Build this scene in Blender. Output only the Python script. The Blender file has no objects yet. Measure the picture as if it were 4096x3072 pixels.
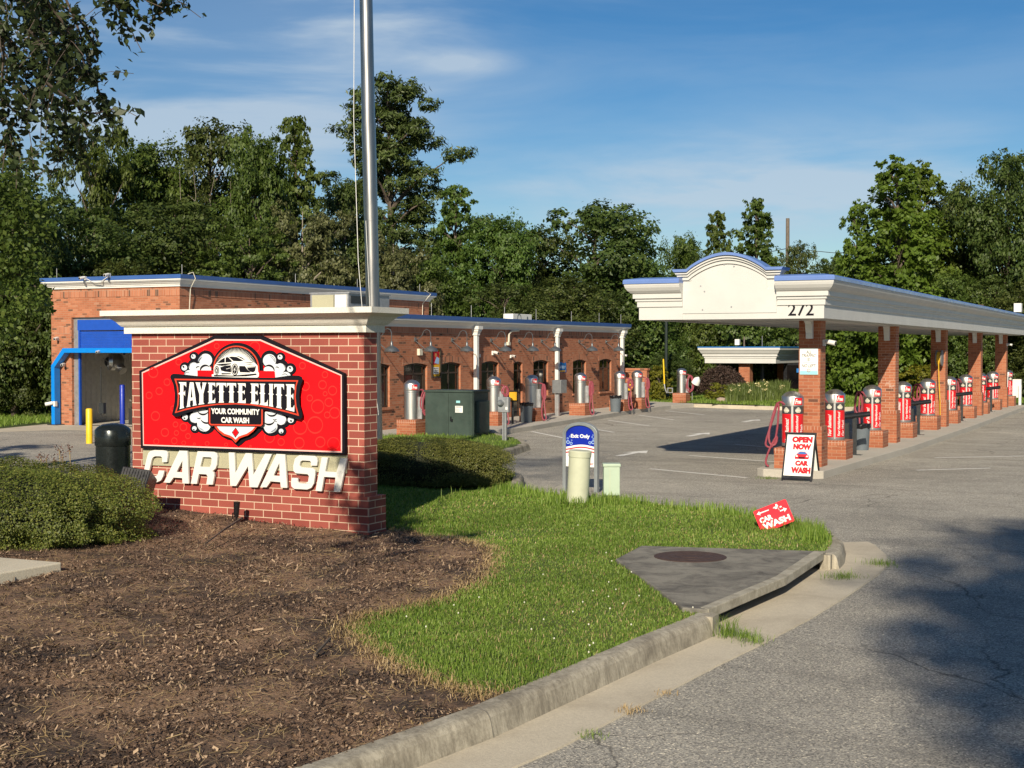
import bpy, bmesh, math, random
import numpy as np
from mathutils import Vector, Matrix
from mathutils.geometry import tessellate_polygon

# ------------------------------------------------------------------ camera
scene = bpy.context.scene
FOC, PCX, PCY = 5500.0, 2048.0, 1536.0          # photograph pixels (4096 x 3072)
YAW, PIT, EYE = math.radians(26.2), math.atan(141 / 5500.0), 2.5
cam_d = bpy.data.cameras.new("camera"); cam = bpy.data.objects.new("camera", cam_d)
scene.collection.objects.link(cam); scene.camera = cam
cam_d.sensor_width = 36.0; cam_d.lens = FOC / 4096.0 * 36.0
cam_d.clip_start = 0.1; cam_d.clip_end = 3000
cam.location = (0, 0, EYE)
cam.rotation_euler = (math.pi / 2 - PIT, 0, YAW)

# ------------------------------------------------------------------ light
SUN = Vector((0.50, -1.87, 1.0)).normalized()      # towards the sun
EL = math.asin(SUN.z)
w = bpy.data.worlds.new("World"); scene.world = w; w.use_nodes = True
sun_d = bpy.data.lights.new("sun", 'SUN'); sun = bpy.data.objects.new("sun", sun_d)
scene.collection.objects.link(sun)
sun_d.energy = 5.0; sun_d.angle = math.radians(0.55); sun_d.color = (1.0, 0.88, 0.70)
sun.rotation_euler = (-SUN).to_track_quat('-Z', 'Y').to_euler()
scene.view_settings.view_transform = 'Standard'; scene.view_settings.look = 'None'
scene.view_settings.exposure = 0.32; scene.view_settings.gamma = 1.0
scene.cycles.max_bounces = 8
scene.cycles.transparent_max_bounces = 16

def sky():
    nt = w.node_tree; N = nt.nodes; L = nt.links; N.clear()
    out = N.new('ShaderNodeOutputWorld'); bg = N.new('ShaderNodeBackground')
    st = N.new('ShaderNodeTexSky'); st.sky_type = 'NISHITA'; st.sun_disc = False
    st.sun_elevation = EL; st.sun_rotation = math.atan2(SUN.x, SUN.y)
    st.air_density = 1.0; st.dust_density = 0.2; st.ozone_density = 3.0; st.altitude = 200
    tc = N.new('ShaderNodeTexCoord')
    # thin cirrus: stretched noise, gathered in two bands of the sky
    mp = N.new('ShaderNodeMapping'); mp.inputs['Rotation'].default_value = (0.0, 0.06, 0.45)
    mp.inputs['Scale'].default_value = (2.2, 2.2, 13.0)
    L.new(tc.outputs['Generated'], mp.inputs['Vector'])
    nz = N.new('ShaderNodeTexNoise'); nz.inputs['Scale'].default_value = 1.6; nz.inputs['Detail'].default_value = 8; nz.inputs['Roughness'].default_value = 0.55; nz.inputs['Distortion'].default_value = 0.4
    L.new(mp.outputs[0], nz.inputs['Vector'])
    def near(px, py, r, soft):          # 1 near the given direction of sky, 0 far from it
        d = Vector((math.cos(YAW), math.sin(YAW), 0)) * ((px - 1106) * 1.8517 / FOC) + Vector((-math.sin(YAW), math.cos(YAW), 0)) + Vector((0, 0, 1)) * ((752 - py) * 1.8517 / FOC)
        d.normalize()
        vm = N.new('ShaderNodeVectorMath'); vm.operation = 'SUBTRACT'; vm.inputs[1].default_value = d
        L.new(tc.outputs['Generated'], vm.inputs[0])
        sc = N.new('ShaderNodeVectorMath'); sc.operation = 'MULTIPLY'; sc.inputs[1].default_value = soft
        L.new(vm.outputs[0], sc.inputs[0])
        ln = N.new('ShaderNodeVectorMath'); ln.operation = 'LENGTH'; L.new(sc.outputs[0], ln.inputs[0])
        mr = N.new('ShaderNodeMapRange'); mr.interpolation_type = 'SMOOTHSTEP'
        mr.inputs['From Min'].default_value = r; mr.inputs['From Max'].default_value = 0.0
        L.new(ln.outputs['Value'], mr.inputs['Value'])
        return mr.outputs[0]
    def math_(op, a, b):
        m = N.new('ShaderNodeMath'); m.operation = op
        for i, q in enumerate((a, b)):
            if isinstance(q, (int, float)): m.inputs[i].default_value = q
            else: L.new(q, m.inputs[i])
        return m.outputs[0]
    m1 = near(400, 100, 0.30, (1, 1, 1.25)); m2 = near(1700, 400, 0.27, (1, 1, 4.6)); m3 = near(1000, 138, 0.055, (1, 1, 4)); m4 = near(700, 20, 0.16, (1, 1, 1.6)); m5=near(1250, 470, 0.25, (1,1,4.5))
    cov = math_('ADD', math_('ADD', math_('MULTIPLY', m1, 1.2), math_('MULTIPLY', m2, 1.25)), math_('ADD', math_('MULTIPLY', m3, .9), math_('ADD', math_('MULTIPLY', m4, 0.7), math_('MULTIPLY', m5, .6))))
    rp = N.new('ShaderNodeMapRange'); rp.interpolation_type = 'SMOOTHSTEP'
    rp.inputs['From Min'].default_value = 0.32; rp.inputs['From Max'].default_value = 0.72
    L.new(nz.outputs['Fac'], rp.inputs['Value'])
    fac = math_('MULTIPLY', cov, math_('ADD', math_('MULTIPLY', rp.outputs[0], 0.72), 0.12))
    faint = math_('MULTIPLY', rp.outputs[0], 0.16)
    fac = math_('MINIMUM', math_('ADD', fac, faint), 0.75)
    pre = N.new('ShaderNodeVectorMath'); pre.operation = 'SCALE'; pre.inputs['Scale'].default_value = 0.072; L.new(st.outputs[0], pre.inputs[0])
    gm = N.new('ShaderNodeGamma'); gm.inputs['Gamma'].default_value = 1.22; L.new(pre.outputs[0], gm.inputs['Color'])
    post = N.new('ShaderNodeVectorMath'); post.operation = 'SCALE'; post.inputs['Scale'].default_value = 1 / 0.066; L.new(gm.outputs[0], post.inputs[0])
    mx = N.new('ShaderNodeMix'); mx.data_type = 'RGBA'
    L.new(fac, mx.inputs['Factor']); L.new(post.outputs[0], mx.inputs[6])
    mx.inputs[7].default_value = (6.9, 7.9, 8.9, 1)
    hs = N.new('ShaderNodeHueSaturation'); hs.inputs['Saturation'].default_value = 1.22
    L.new(mx.outputs[2], hs.inputs['Color'])
    L.new(hs.outputs[0], bg.inputs['Color']); bg.inputs['Strength'].default_value = 0.066
    L.new(bg.outputs[0], out.inputs['Surface'])
sky()

# ------------------------------------------------------------------ projection helpers (pixels of the photograph to points of the place)
_c, _s = math.cos(YAW), math.sin(YAW)
FW = np.array([-_s * math.cos(PIT), _c * math.cos(PIT), -math.sin(PIT)]); RT = np.array([_c, _s, 0.0]); UP = np.cross(RT, FW)
CAM = np.array([0, 0, EYE])
def plane(x, y, ax, val):
    d = FW + RT * (x - PCX) / FOC - UP * (y - PCY) / FOC
    return CAM + d * ((val - CAM[ax]) / d[ax])
DS = 1.8517                                        # 2212-wide view of the photograph to full size
def gp(x, y, z=0.0): return plane(x * DS, y * DS, 2, z)
def far(px, dist, z=0.0):                          # ground point under a column of the picture at a distance
    k = (px - 1106) * DS / FOC
    p = np.array([-_s, _c, 0]) * dist + RT * k * dist
    return np.array([p[0], p[1], z])

# ------------------------------------------------------------------ materials
M = {}
def newmat(name):
    m = bpy.data.materials.new(name); m.use_nodes = True
    nt = m.node_tree; b = nt.nodes['Principled BSDF']; M[name] = m
    return m, nt, nt.nodes, nt.links, b
def noise(N, L, vec, scale, detail=4, rough=0.5, dist=0.0):
    n = N.new('ShaderNodeTexNoise'); n.inputs['Scale'].default_value = scale; n.inputs['Detail'].default_value = detail
    n.inputs['Roughness'].default_value = rough; n.inputs['Distortion'].default_value = dist
    if vec is not None: L.new(vec, n.inputs['Vector'])
    return n.outputs['Fac']
def ramp(N, L, fac, stops):
    r = N.new('ShaderNodeValToRGB'); e = r.color_ramp.elements
    while len(e) < len(stops): e.new(0.5)
    for i, (p, c) in enumerate(stops):
        e[i].position = p; e[i].color = (*c, 1) if len(c) == 3 else c
    L.new(fac, r.inputs['Fac']); return r.outputs['Color']
def mixc(N, L, fac, a, b, mode='MIX'):
    m = N.new('ShaderNodeMix'); m.data_type = 'RGBA'; m.blend_type = mode
    for sock, q in ((m.inputs['Factor'], fac), (m.inputs[6], a), (m.inputs[7], b)):
        if isinstance(q, (int, float)): sock.default_value = q
        elif isinstance(q, tuple): sock.default_value = (*q, 1)
        else: L.new(q, sock)
    return m.outputs[2]
def bump(N, L, b, h, strength=0.3, dist=0.01):
    bp = N.new('ShaderNodeBump'); bp.inputs['Strength'].default_value = strength; bp.inputs['Distance'].default_value = dist
    L.new(h, bp.inputs['Height']); L.new(bp.outputs[0], b.inputs['Normal'])
def maprange(N, L, v, a, b_, c=0.0, d=1.0):
    m = N.new('ShaderNodeMapRange'); L.new(v, m.inputs['Value'])
    m.inputs['From Min'].default_value = a; m.inputs['From Max'].default_value = b_; m.inputs['To Min'].default_value = c; m.inputs['To Max'].default_value = d
    return m.outputs[0]
def math2(N, L, op, a, b_=0.0):
    m = N.new('ShaderNodeMath'); m.operation = op
    for i, q in enumerate((a, b_)):
        if isinstance(q, (int, float)): m.inputs[i].default_value = q
        else: L.new(q, m.inputs[i])
    return m.outputs[0]

def plain(name, col, rough=0.5, metal=0.0, var=0.12, scale=6.0, coat=0.0, bmp=0.0):
    m, nt, N, L, b = newmat(name)
    tc = N.new('ShaderNodeTexCoord').outputs['Object']
    f = noise(N, L, tc, scale, 5, 0.6)
    dark = tuple(c * (1 - var) for c in col); lite = tuple(min(1, c * (1 + var * 0.6)) for c in col)
    L.new(ramp(N, L, f, [(0.3, dark), (0.7, lite)]), b.inputs['Base Color'])
    b.inputs['Roughness'].default_value = rough; b.inputs['Metallic'].default_value = metal
    b.inputs['Coat Weight'].default_value = coat
    r2 = noise(N, L, tc, scale * 3, 3)
    L.new(maprange(N, L, r2, 0.3, 0.7, max(0.02, rough - 0.08), min(1, rough + 0.1)), b.inputs['Roughness'])
    if bmp: bump(N, L, b, noise(N, L, tc, scale * 12, 4), bmp, 0.004)
    return m

def brick(name, cols, mortar, bw, rh, ms, soldier=False, rough=0.8, stain=0.25, white=0.0):
    m, nt, N, L, b = newmat(name)
    tc = N.new('ShaderNodeTexCoord').outputs['Object']
    sp = N.new('ShaderNodeSeparateXYZ'); L.new(tc, sp.inputs[0])
    g = N.new('ShaderNodeNewGeometry'); sn = N.new('ShaderNodeSeparateXYZ'); L.new(g.outputs['True Normal'], sn.inputs[0])
    ax = math2(N, L, 'GREATER_THAN', math2(N, L, 'ABSOLUTE', sn.outputs['X']), 0.5)
    az = math2(N, L, 'GREATER_THAN', math2(N, L, 'ABSOLUTE', sn.outputs['Z']), 0.5)
    def pick(f, a, c_):   # a when f=0 else c_
        return math2(N, L, 'ADD', math2(N, L, 'MULTIPLY', a, math2(N, L, 'SUBTRACT', 1.0, f)), math2(N, L, 'MULTIPLY', c_, f))
    u = pick(ax, sp.outputs['X'], sp.outputs['Y']); v = pick(az, sp.outputs['Z'], sp.outputs['Y'])
    cb = N.new('ShaderNodeCombineXYZ')
    if soldier: L.new(v, cb.inputs[1]); L.new(u, cb.inputs[0])
    else: L.new(u, cb.inputs[0]); L.new(v, cb.inputs[1])
    bt = N.new('ShaderNodeTexBrick'); L.new(cb.outputs[0], bt.inputs['Vector'])
    bt.inputs['Scale'].default_value = 1.0; bt.inputs['Mortar Size'].default_value = ms; bt.inputs['Mortar Smooth'].default_value = 0.15
    bt.inputs['Brick Width'].default_value = bw; bt.inputs['Row Height'].default_value = rh
    bt.inputs['Color1'].default_value = (0, 0, 0, 1); bt.inputs['Color2'].default_value = (1, 1, 1, 1); bt.inputs['Mortar'].default_value = (0.5, 0.5, 0.5, 1)
    if soldier: bt.offset = 0.0
    col = ramp(N, L, bt.outputs['Color'], cols)
    fine = noise(N, L, tc, 90, 4, 0.7)
    col = mixc(N, L, maprange(N, L, fine, 0.3, 0.7, 0.0, 0.3), col, tuple(c * 0.55 for c in cols[len(cols) // 2][1]))
    big = noise(N, L, tc, 0.9, 5, 0.6)
    col = mixc(N, L, bt.outputs['Fac'], col, mortar)
    col = mixc(N, L, maprange(N, L, big, 0.45, 0.75, 0.0, stain), col, tuple(c * 0.55 for c in mortar), 'MULTIPLY') if stain else col
    if white:
        wn = noise(N, L, tc, 3.0, 8, 0.75)
        col = mixc(N, L, maprange(N, L, wn, 0.58, 0.66, 0.0, white), col, (0.62, 0.55, 0.48))
    L.new(col, b.inputs['Base Color']); b.inputs['Roughness'].default_value = rough
    h = math2(N, L, 'ADD', math2(N, L, 'MULTIPLY', bt.outputs['Fac'], -1.0), math2(N, L, 'MULTIPLY', fine, 0.4))
    bump(N, L, b, h, 0.6, 0.006)
    return m

OR = [(0.0, (0.09, 0.05, 0.032)), (0.07, (0.15, 0.07, 0.04)), (0.12, (0.37, 0.125, 0.058)), (0.55, (0.44, 0.155, 0.074)), (0.9, (0.50, 0.19, 0.095)), (1.0, (0.46, 0.22, 0.13))]
brick('wall_brick', OR, (0.38, 0.21, 0.13), 0.203, 0.0677, 0.006)
brick('soldier_brick', OR, (0.42, 0.28, 0.20), 0.0677, 0.23, 0.006, soldier=True)
PR = [(0.0, (0.09, 0.045, 0.03)), (0.05, (0.33, 0.10, 0.045)), (0.5, (0.40, 0.125, 0.055)), (1.0, (0.46, 0.18, 0.09))]
brick('column_brick', PR, (0.42, 0.23, 0.14), 0.203, 0.0677, 0.006)
brick('column_brick_worn', PR, (0.50, 0.30, 0.21), 0.203, 0.0677, 0.006, white=0.55)
brick('plinth_soldier', PR, (0.52, 0.33, 0.24), 0.0677, 0.12, 0.006, soldier=True)
brick('sign_brick', [(0.0, (0.25, 0.052, 0.038)), (0.5, (0.32, 0.072, 0.052)), (1.0, (0.39, 0.098, 0.070))], (0.64, 0.47, 0.34), 0.305, 0.1016, 0.0065, rough=0.75, stain=0.35)

def asphalt():
    m, nt, N, L, b = newmat('asphalt')
    tc = N.new('ShaderNodeTexCoord').outputs['Object']
    big = noise(N, L, tc, 0.16, 6, 0.6); mid = noise(N, L, tc, 1.1, 6, 0.65, 0.6); fine = noise(N, L, tc, 55, 3, 0.6)
    vo = N.new('ShaderNodeTexVoronoi'); vo.inputs['Scale'].default_value = 85; L.new(tc, vo.inputs['Vector'])
    base = ramp(N, L, big, [(0.30, (0.34, 0.325, 0.285)), (0.5, (0.44, 0.42, 0.37)), (0.72, (0.54, 0.515, 0.45))])
    base = mixc(N, L, maprange(N, L, mid, 0.35, 0.7, 0.0, 0.30), base, (0.12, 0.12, 0.115))
    st = N.new('ShaderNodeMapping'); st.inputs['Scale'].default_value = (0.10, 1.6, 1.0); st.inputs['Rotation'].default_value = (0, 0, 0.25); L.new(tc, st.inputs[0])
    streak = noise(N, L, st.outputs[0], 1.0, 7, 0.65, 0.4)
    base = mixc(N, L, maprange(N, L, streak, 0.52, 0.72, 0.0, 0.38), base, (0.085, 0.083, 0.08))
    agg = ramp(N, L, vo.outputs['Color'], [(0.0, (0.22, 0.215, 0.21)), (0.5, (0.90, 0.89, 0.88)), (0.82, (1.35, 1.3, 1.2)), (1.0, (2.9, 2.75, 2.4))])
    base = mixc(N, L, 0.9, base, agg, 'MULTIPLY')
    # cracks: edges of large warped cells
    wp = N.new('ShaderNodeTexNoise'); wp.inputs['Scale'].default_value = 0.9; wp.inputs['Detail'].default_value = 5; L.new(tc, wp.inputs['Vector'])
    vm = N.new('ShaderNodeVectorMath'); vm.operation = 'MULTIPLY_ADD'; vm.inputs[1].default_value = (1.3, 1.3, 0); L.new(wp.outputs['Color'], vm.inputs[0]); L.new(tc, vm.inputs[2])
    vc = N.new('ShaderNodeTexVoronoi'); vc.feature = 'DISTANCE_TO_EDGE'; vc.inputs['Scale'].default_value = 0.28; L.new(vm.outputs[0], vc.inputs['Vector'])
    cr = maprange(N, L, vc.outputs['Distance'], 0.0, 0.0045, 1.0, 0.0)
    cr = math2(N, L, 'MULTIPLY', cr, maprange(N, L, noise(N, L, tc, 0.35, 3), 0.44, 0.58, 0.0, 0.75))
    base = mixc(N, L, cr, base, (0.05, 0.045, 0.04))
    L.new(base, b.inputs['Base Color']); b.inputs['Roughness'].default_value = 0.9
    b.inputs['Specular IOR Level'].default_value = 0.3
    bump(N, L, b, math2(N, L, 'ADD', math2(N, L, 'MULTIPLY', vo.outputs['Distance'], 0.8), math2(N, L, 'SUBTRACT', fine, cr)), 0.8, 0.012)
asphalt()

def concrete(name, col, grime, gscale=1.2, spots=0.5, streaks=False):
    m, nt, N, L, b = newmat(name)
    tc = N.new('ShaderNodeTexCoord').outputs['Object']
    a = noise(N, L, tc, gscale, 7, 0.7, 0.5); f = noise(N, L, tc, 60, 4, 0.7)
    c0 = ramp(N, L, f, [(0.3, tuple(x * 0.82 for x in col)), (0.7, tuple(min(1, x * 1.12) for x in col))])
    c0 = mixc(N, L, maprange(N, L, a, 0.42, 0.72, 0.0, spots), c0, grime)
    if streaks:
        mp = N.new('ShaderNodeMapping'); mp.inputs['Scale'].default_value = (16, 16, 1.2); L.new(tc, mp.inputs[0])
        s = noise(N, L, mp.outputs[0], 1.6, 7, 0.75)
        c0 = mixc(N, L, maprange(N, L, s, 0.42, 0.70, 0.0, 0.6), c0, tuple(x * 0.6 for x in grime))
    L.new(c0, b.inputs['Base Color']); b.inputs['Roughness'].default_value = 0.92
    bump(N, L, b, math2(N, L, 'ADD', f, math2(N, L, 'MULTIPLY', noise(N, L, tc, 220, 2), 0.7)), 0.5, 0.006)
    return m
concrete('curb_concrete', (0.46, 0.42, 0.33), (0.13, 0.11, 0.08), 3.2, 0.85, True)
concrete('gutter_concrete', (0.56, 0.50, 0.385), (0.26, 0.215, 0.155), 1.3, 0.5)
concrete('drain_concrete', (0.25, 0.235, 0.195), (0.055, 0.05, 0.045), 3.0, 0.95)
concrete('drain_edge', (0.42, 0.39, 0.31), (0.16, 0.14, 0.10), 5.0, 0.9)
concrete('walk_concrete', (0.47, 0.44, 0.38), (0.30, 0.27, 0.22), 0.8, 0.4)
concrete('pad_concrete', (0.60, 0.55, 0.43), (0.40, 0.35, 0.26), 0.9, 0.4)
concrete('stucco', (0.42, 0.40, 0.27), (0.34, 0.32, 0.22), 1.5, 0.4)
concrete('cast_stone', (0.74, 0.72, 0.64), (0.50, 0.47, 0.39), 2.0, 0.3)
concrete('rock', (0.42, 0.33, 0.26), (0.22, 0.17, 0.13), 3.0, 0.6)

plain('white_paint', (0.72, 0.715, 0.67), 0.5, var=0.05, scale=2.5)
plain('fascia_white', (0.57, 0.567, 0.54), 0.55, var=0.06, scale=1.5, bmp=0.1)
plain('blue_metal', (0.045, 0.115, 0.34), 0.35, var=0.12, scale=1.2)
plain('blue_light', (0.14, 0.23, 0.52), 0.3, var=0.12, scale=1.2)
plain('door_blue', (0.012, 0.075, 0.42), 0.4, var=0.1)
plain('arch_blue', (0.0, 0.21, 0.68), 0.4, var=0.08)
plain('bollard_blue', (0.01, 0.035, 0.38), 0.4)
plain('yellow', (0.80, 0.52, 0.015), 0.45, var=0.15)
plain('yellow_hose', (0.75, 0.45, 0.03), 0.5)
plain('galvanised', (0.40, 0.41, 0.42), 0.45, 0.6, var=0.2)
plain('grey_metal', (0.26, 0.28, 0.29), 0.4, 0.5, var=0.15)
plain('lamp_metal', (0.17, 0.185, 0.195), 0.35, 0.6, var=0.2)
plain('dark_metal', (0.03, 0.033, 0.035), 0.4, var=0.2)
plain('black', (0.008, 0.008, 0.010), 0.35, var=0.1)
plain('black_gloss', (0.022, 0.028, 0.028), 0.26, 0.5, var=0.3, coat=0.15)
plain('black_rubber', (0.02, 0.02, 0.02), 0.7)
plain('bag_black', (0.010, 0.010, 0.012), 0.25, bmp=0.5)
plain('bin_grey', (0.13, 0.155, 0.175), 0.5, var=0.1)
plain('hose_red', (0.27, 0.05, 0.07), 0.5, var=0.2, scale=20)
plain('cabinet_green', (0.040, 0.062, 0.050), 0.5, var=0.25, scale=2.5)
plain('dark_green', (0.012, 0.022, 0.018), 0.5)
plain('pedestal_green', (0.42, 0.52, 0.40), 0.5, var=0.08)
plain('tube_green', (0.52, 0.54, 0.40), 0.55, var=0.10, scale=5)
plain('frame_alu', (0.27, 0.30, 0.31), 0.4, 0.3, var=0.08)
plain('window_frame', (0.045, 0.03, 0.02), 0.5)
plain('bronze_frame', (0.11, 0.065, 0.035), 0.45)
plain('offwhite', (0.66, 0.62, 0.50), 0.55, var=0.1)
plain('wood_pole', (0.16, 0.13, 0.10), 0.85, var=0.25)
plain('iron', (0.085, 0.052, 0.042), 0.7, 0.3, var=0.3, scale=12, bmp=0.6)
plain('bark', (0.11, 0.085, 0.065), 0.9, var=0.4, scale=5, bmp=0.6)
plain('bark_pale', (0.30, 0.26, 0.21), 0.9, var=0.3, scale=5, bmp=0.4)
plain('stem_tan', (0.30, 0.24, 0.12), 0.8)
plain('seed_brown', (0.13, 0.075, 0.06), 0.9)
plain('interior_wall', (0.72, 0.71, 0.66), 0.7, var=0.15)
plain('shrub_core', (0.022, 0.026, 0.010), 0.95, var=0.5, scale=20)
plain('dark_inside', (0.012, 0.012, 0.012), 0.8)
plain('maple_leaf', (0.055, 0.032, 0.022), 0.7)
plain('paper', (0.75, 0.75, 0.72), 0.6)
# flat printed inks
INK = dict(ink_red=(0.86, 0.003, 0.008), ink_bubble=(0.90, 0.028, 0.022), ink_black=(0.006, 0.005, 0.010), ink_white=(0.83, 0.83, 0.79), ink_pink=(0.80, 0.50, 0.45), ink_orange=(0.62, 0.055, 0.025),
           ink_foam=(0.66, 0.70, 0.74), ink_foamshade=(0.33, 0.38, 0.46), ink_silver=(0.42, 0.46, 0.49), wrap_red=(0.66, 0.008, 0.016), wrap_dark=(0.045, 0.048, 0.052),
           ink_blue=(0.004, 0.022, 0.34), ink_sky=(0.35, 0.52, 0.75), ink_text_red=(0.48, 0.018, 0.028), ink_teal=(0.30, 0.62, 0.66), sign_red=(0.82, 0.028, 0.045), ink_yellow=(0.75, 0.42, 0.03),
           ink_midblue=(0.02, 0.16, 0.45), ink_grey=(0.2, 0.2, 0.2), ink_skin=(0.5, 0.2, 0.08))
for k, v in INK.items():
    plain(k, v, 0.7, var=0.03, scale=3); M[k].node_tree.nodes['Principled BSDF'].inputs['Specular IOR Level'].default_value = 0.2
for k in ('wrap_red', 'wrap_dark'):
    b = M[k].node_tree.nodes['Principled BSDF']; b.inputs['Coat Weight'].default_value = 0.8; b.inputs['Coat Roughness'].default_value = 0.12

def steel(name, col, r0, r1, aniso=True):
    m, nt, N, L, b = newmat(name)
    tc = N.new('ShaderNodeTexCoord').outputs['Object']
    mp = N.new('ShaderNodeMapping'); mp.inputs['Scale'].default_value = (6, 6, 0.5); L.new(tc, mp.inputs[0])
    f = noise(N, L, mp.outputs[0], 2.0, 6, 0.6)
    L.new(ramp(N, L, f, [(0.3, tuple(c * 0.75 for c in col)), (0.7, col)]), b.inputs['Base Color'])
    b.inputs['Metallic'].default_value = 1.0
    L.new(maprange(N, L, f, 0.3, 0.7, r0, r1), b.inputs['Roughness'])
    return m
steel('steel', (0.70, 0.69, 0.66), 0.36, 0.46)
steel('glint_steel', (0.95, 0.94, 0.92), 0.26, 0.30)  # pale metal for the strip that stands in for the vacuums' sun glint
steel('pole_steel', (0.40, 0.395, 0.385), 0.30, 0.42)
def glass_dark():
    m, nt, N, L, b = newmat('dark_glass')
    tc = N.new('ShaderNodeTexCoord').outputs['Object']
    L.new(ramp(N, L, noise(N, L, tc, 1.5, 3), [(0.4, (0.004, 0.004, 0.005)), (0.7, (0.016, 0.013, 0.011))]), b.inputs['Base Color'])
    b.inputs['Roughness'].default_value = 0.06
glass_dark()

def leafmat(name, cols, trans=0.35, objvar=0.12, rough=0.5, spec=0.35):
    m, nt, N, L, b = newmat(name)
    g = N.new('ShaderNodeNewGeometry'); oi = N.new('ShaderNodeObjectInfo')
    n = len(cols); stops = [(i / (n - 1), c) for i, c in enumerate(cols)]
    c = ramp(N, L, g.outputs['Random Per Island'], stops)
    tc = N.new('ShaderNodeTexCoord').outputs['Object']
    c = mixc(N, L, maprange(N, L, noise(N, L, tc, 0.5, 3), 0.35, 0.65, 0.0, 0.45), c, tuple(x * 0.6 for x in cols[0]))
    hs = N.new('ShaderNodeHueSaturation'); L.new(c, hs.inputs['Color'])
    L.new(maprange(N, L, oi.outputs['Random'], 0, 1, 0.5 - objvar * 0.16, 0.5 + objvar * 0.12), hs.inputs['Hue'])
    L.new(maprange(N, L, oi.outputs['Random'], 0, 1, 1 - objvar, 1 + objvar), hs.inputs['Value'])
    L.new(hs.outputs[0], b.inputs['Base Color']); b.inputs['Roughness'].default_value = rough; b.inputs['Specular IOR Level'].default_value = spec
    tr = N.new('ShaderNodeBsdfTranslucent'); L.new(hs.outputs[0], tr.inputs['Color'])
    mx = N.new('ShaderNodeMixShader'); mx.inputs[0].default_value = trans
    L.new(b.outputs[0], mx.inputs[1]); L.new(tr.outputs[0], mx.inputs[2]); L.new(mx.outputs[0], N['Material Output'].inputs['Surface'])
    return m
leafmat('leaf_green', [(0.058, 0.102, 0.018), (0.105, 0.165, 0.028), (0.165, 0.225, 0.048)], trans=.42)
leafmat('leaf_dark', [(0.050, 0.080, 0.018), (0.092, 0.132, 0.028), (0.145, 0.180, 0.044)], trans=.42)
leafmat('leaf_light', [(0.085, 0.160, 0.018), (0.130, 0.225, 0.026), (0.185, 0.290, 0.045)], trans=.42)
leafmat('leaf_pale', [(0.080, 0.105, 0.032), (0.140, 0.165, 0.058), (0.28, 0.30, 0.14)], trans=.4)
leafmat('leaf_pine', [(0.046, 0.072, 0.018), (0.082, 0.112, 0.026), (0.130, 0.158, 0.042)], trans=0.3)
leafmat('leaf_yellow', [(0.13, 0.14, 0.012), (0.20, 0.20, 0.02), (0.28, 0.25, 0.03)])
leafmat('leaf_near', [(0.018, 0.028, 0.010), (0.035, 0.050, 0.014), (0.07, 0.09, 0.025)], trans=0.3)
leafmat('leaf_box', [(0.075, 0.12, 0.018), (0.145, 0.20, 0.034), (0.30, 0.33, 0.075)], trans=0.3)
leafmat('leaf_hedge', [(0.09, 0.11, 0.022), (0.155, 0.175, 0.035), (0.28, 0.27, 0.07)], trans=0.3)
leafmat('blade_green', [(0.135, 0.235, 0.030), (0.24, 0.38, 0.05), (0.42, 0.52, 0.13)], trans=0.45, objvar=0)
leafmat('blade_straw', [(0.32, 0.22, 0.10), (0.48, 0.34, 0.16), (0.62, 0.48, 0.26)], trans=0.2, objvar=0)
leafmat('chip', [(0.028, 0.018, 0.013), (0.060, 0.037, 0.026), (0.115, 0.072, 0.048), (0.23, 0.15, 0.10), (0.55, 0.40, 0.26)], trans=0.0, objvar=0, rough=0.85)
leafmat('iris_leaf', [(0.09, 0.13, 0.03), (0.14, 0.19, 0.045), (0.20, 0.25, 0.07)], objvar=0)
leafmat('petal_white', [(0.75, 0.74, 0.60), (0.85, 0.83, 0.7)], trans=0.1, objvar=0)
leafmat('petal_cream', [(0.80, 0.70, 0.30), (0.85, 0.8, 0.5)], trans=0.1, objvar=0)

def soil(name, stops, sc=1.6, fine=38):
    m, nt, N, L, b = newmat(name)
    tc = N.new('ShaderNodeTexCoord').outputs['Object']
    f = noise(N, L, tc, sc, 8, 0.7, 0.3); g = noise(N, L, tc, fine, 6, 0.75)
    c = ramp(N, L, f, stops); c = mixc(N, L, maprange(N, L, g, 0.35, 0.65, 0.0, 0.75), c, tuple(x * 0.4 for x in stops[0][1]))
    L.new(c, b.inputs['Base Color']); b.inputs['Roughness'].default_value = 0.95
    bump(N, L, b, g, 1.0, 0.03)
soil('mulch', [(0.36, (0.05, 0.032, 0.023)), (0.45, (0.17, 0.105, 0.068)), (0.53, (0.42, 0.255, 0.15)), (0.72, (0.58, 0.36, 0.21))], 0.9)
soil('lawn_soil', [(0.3, (0.09, 0.13, 0.02)), (0.55, (0.13, 0.20, 0.03)), (0.75, (0.22, 0.24, 0.06))], 2.0)
soil('far_ground', [(0.3, (0.05, 0.075, 0.018)), (0.55, (0.08, 0.11, 0.022)), (0.75, (0.13, 0.13, 0.04))], 0.5, 9)

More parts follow.
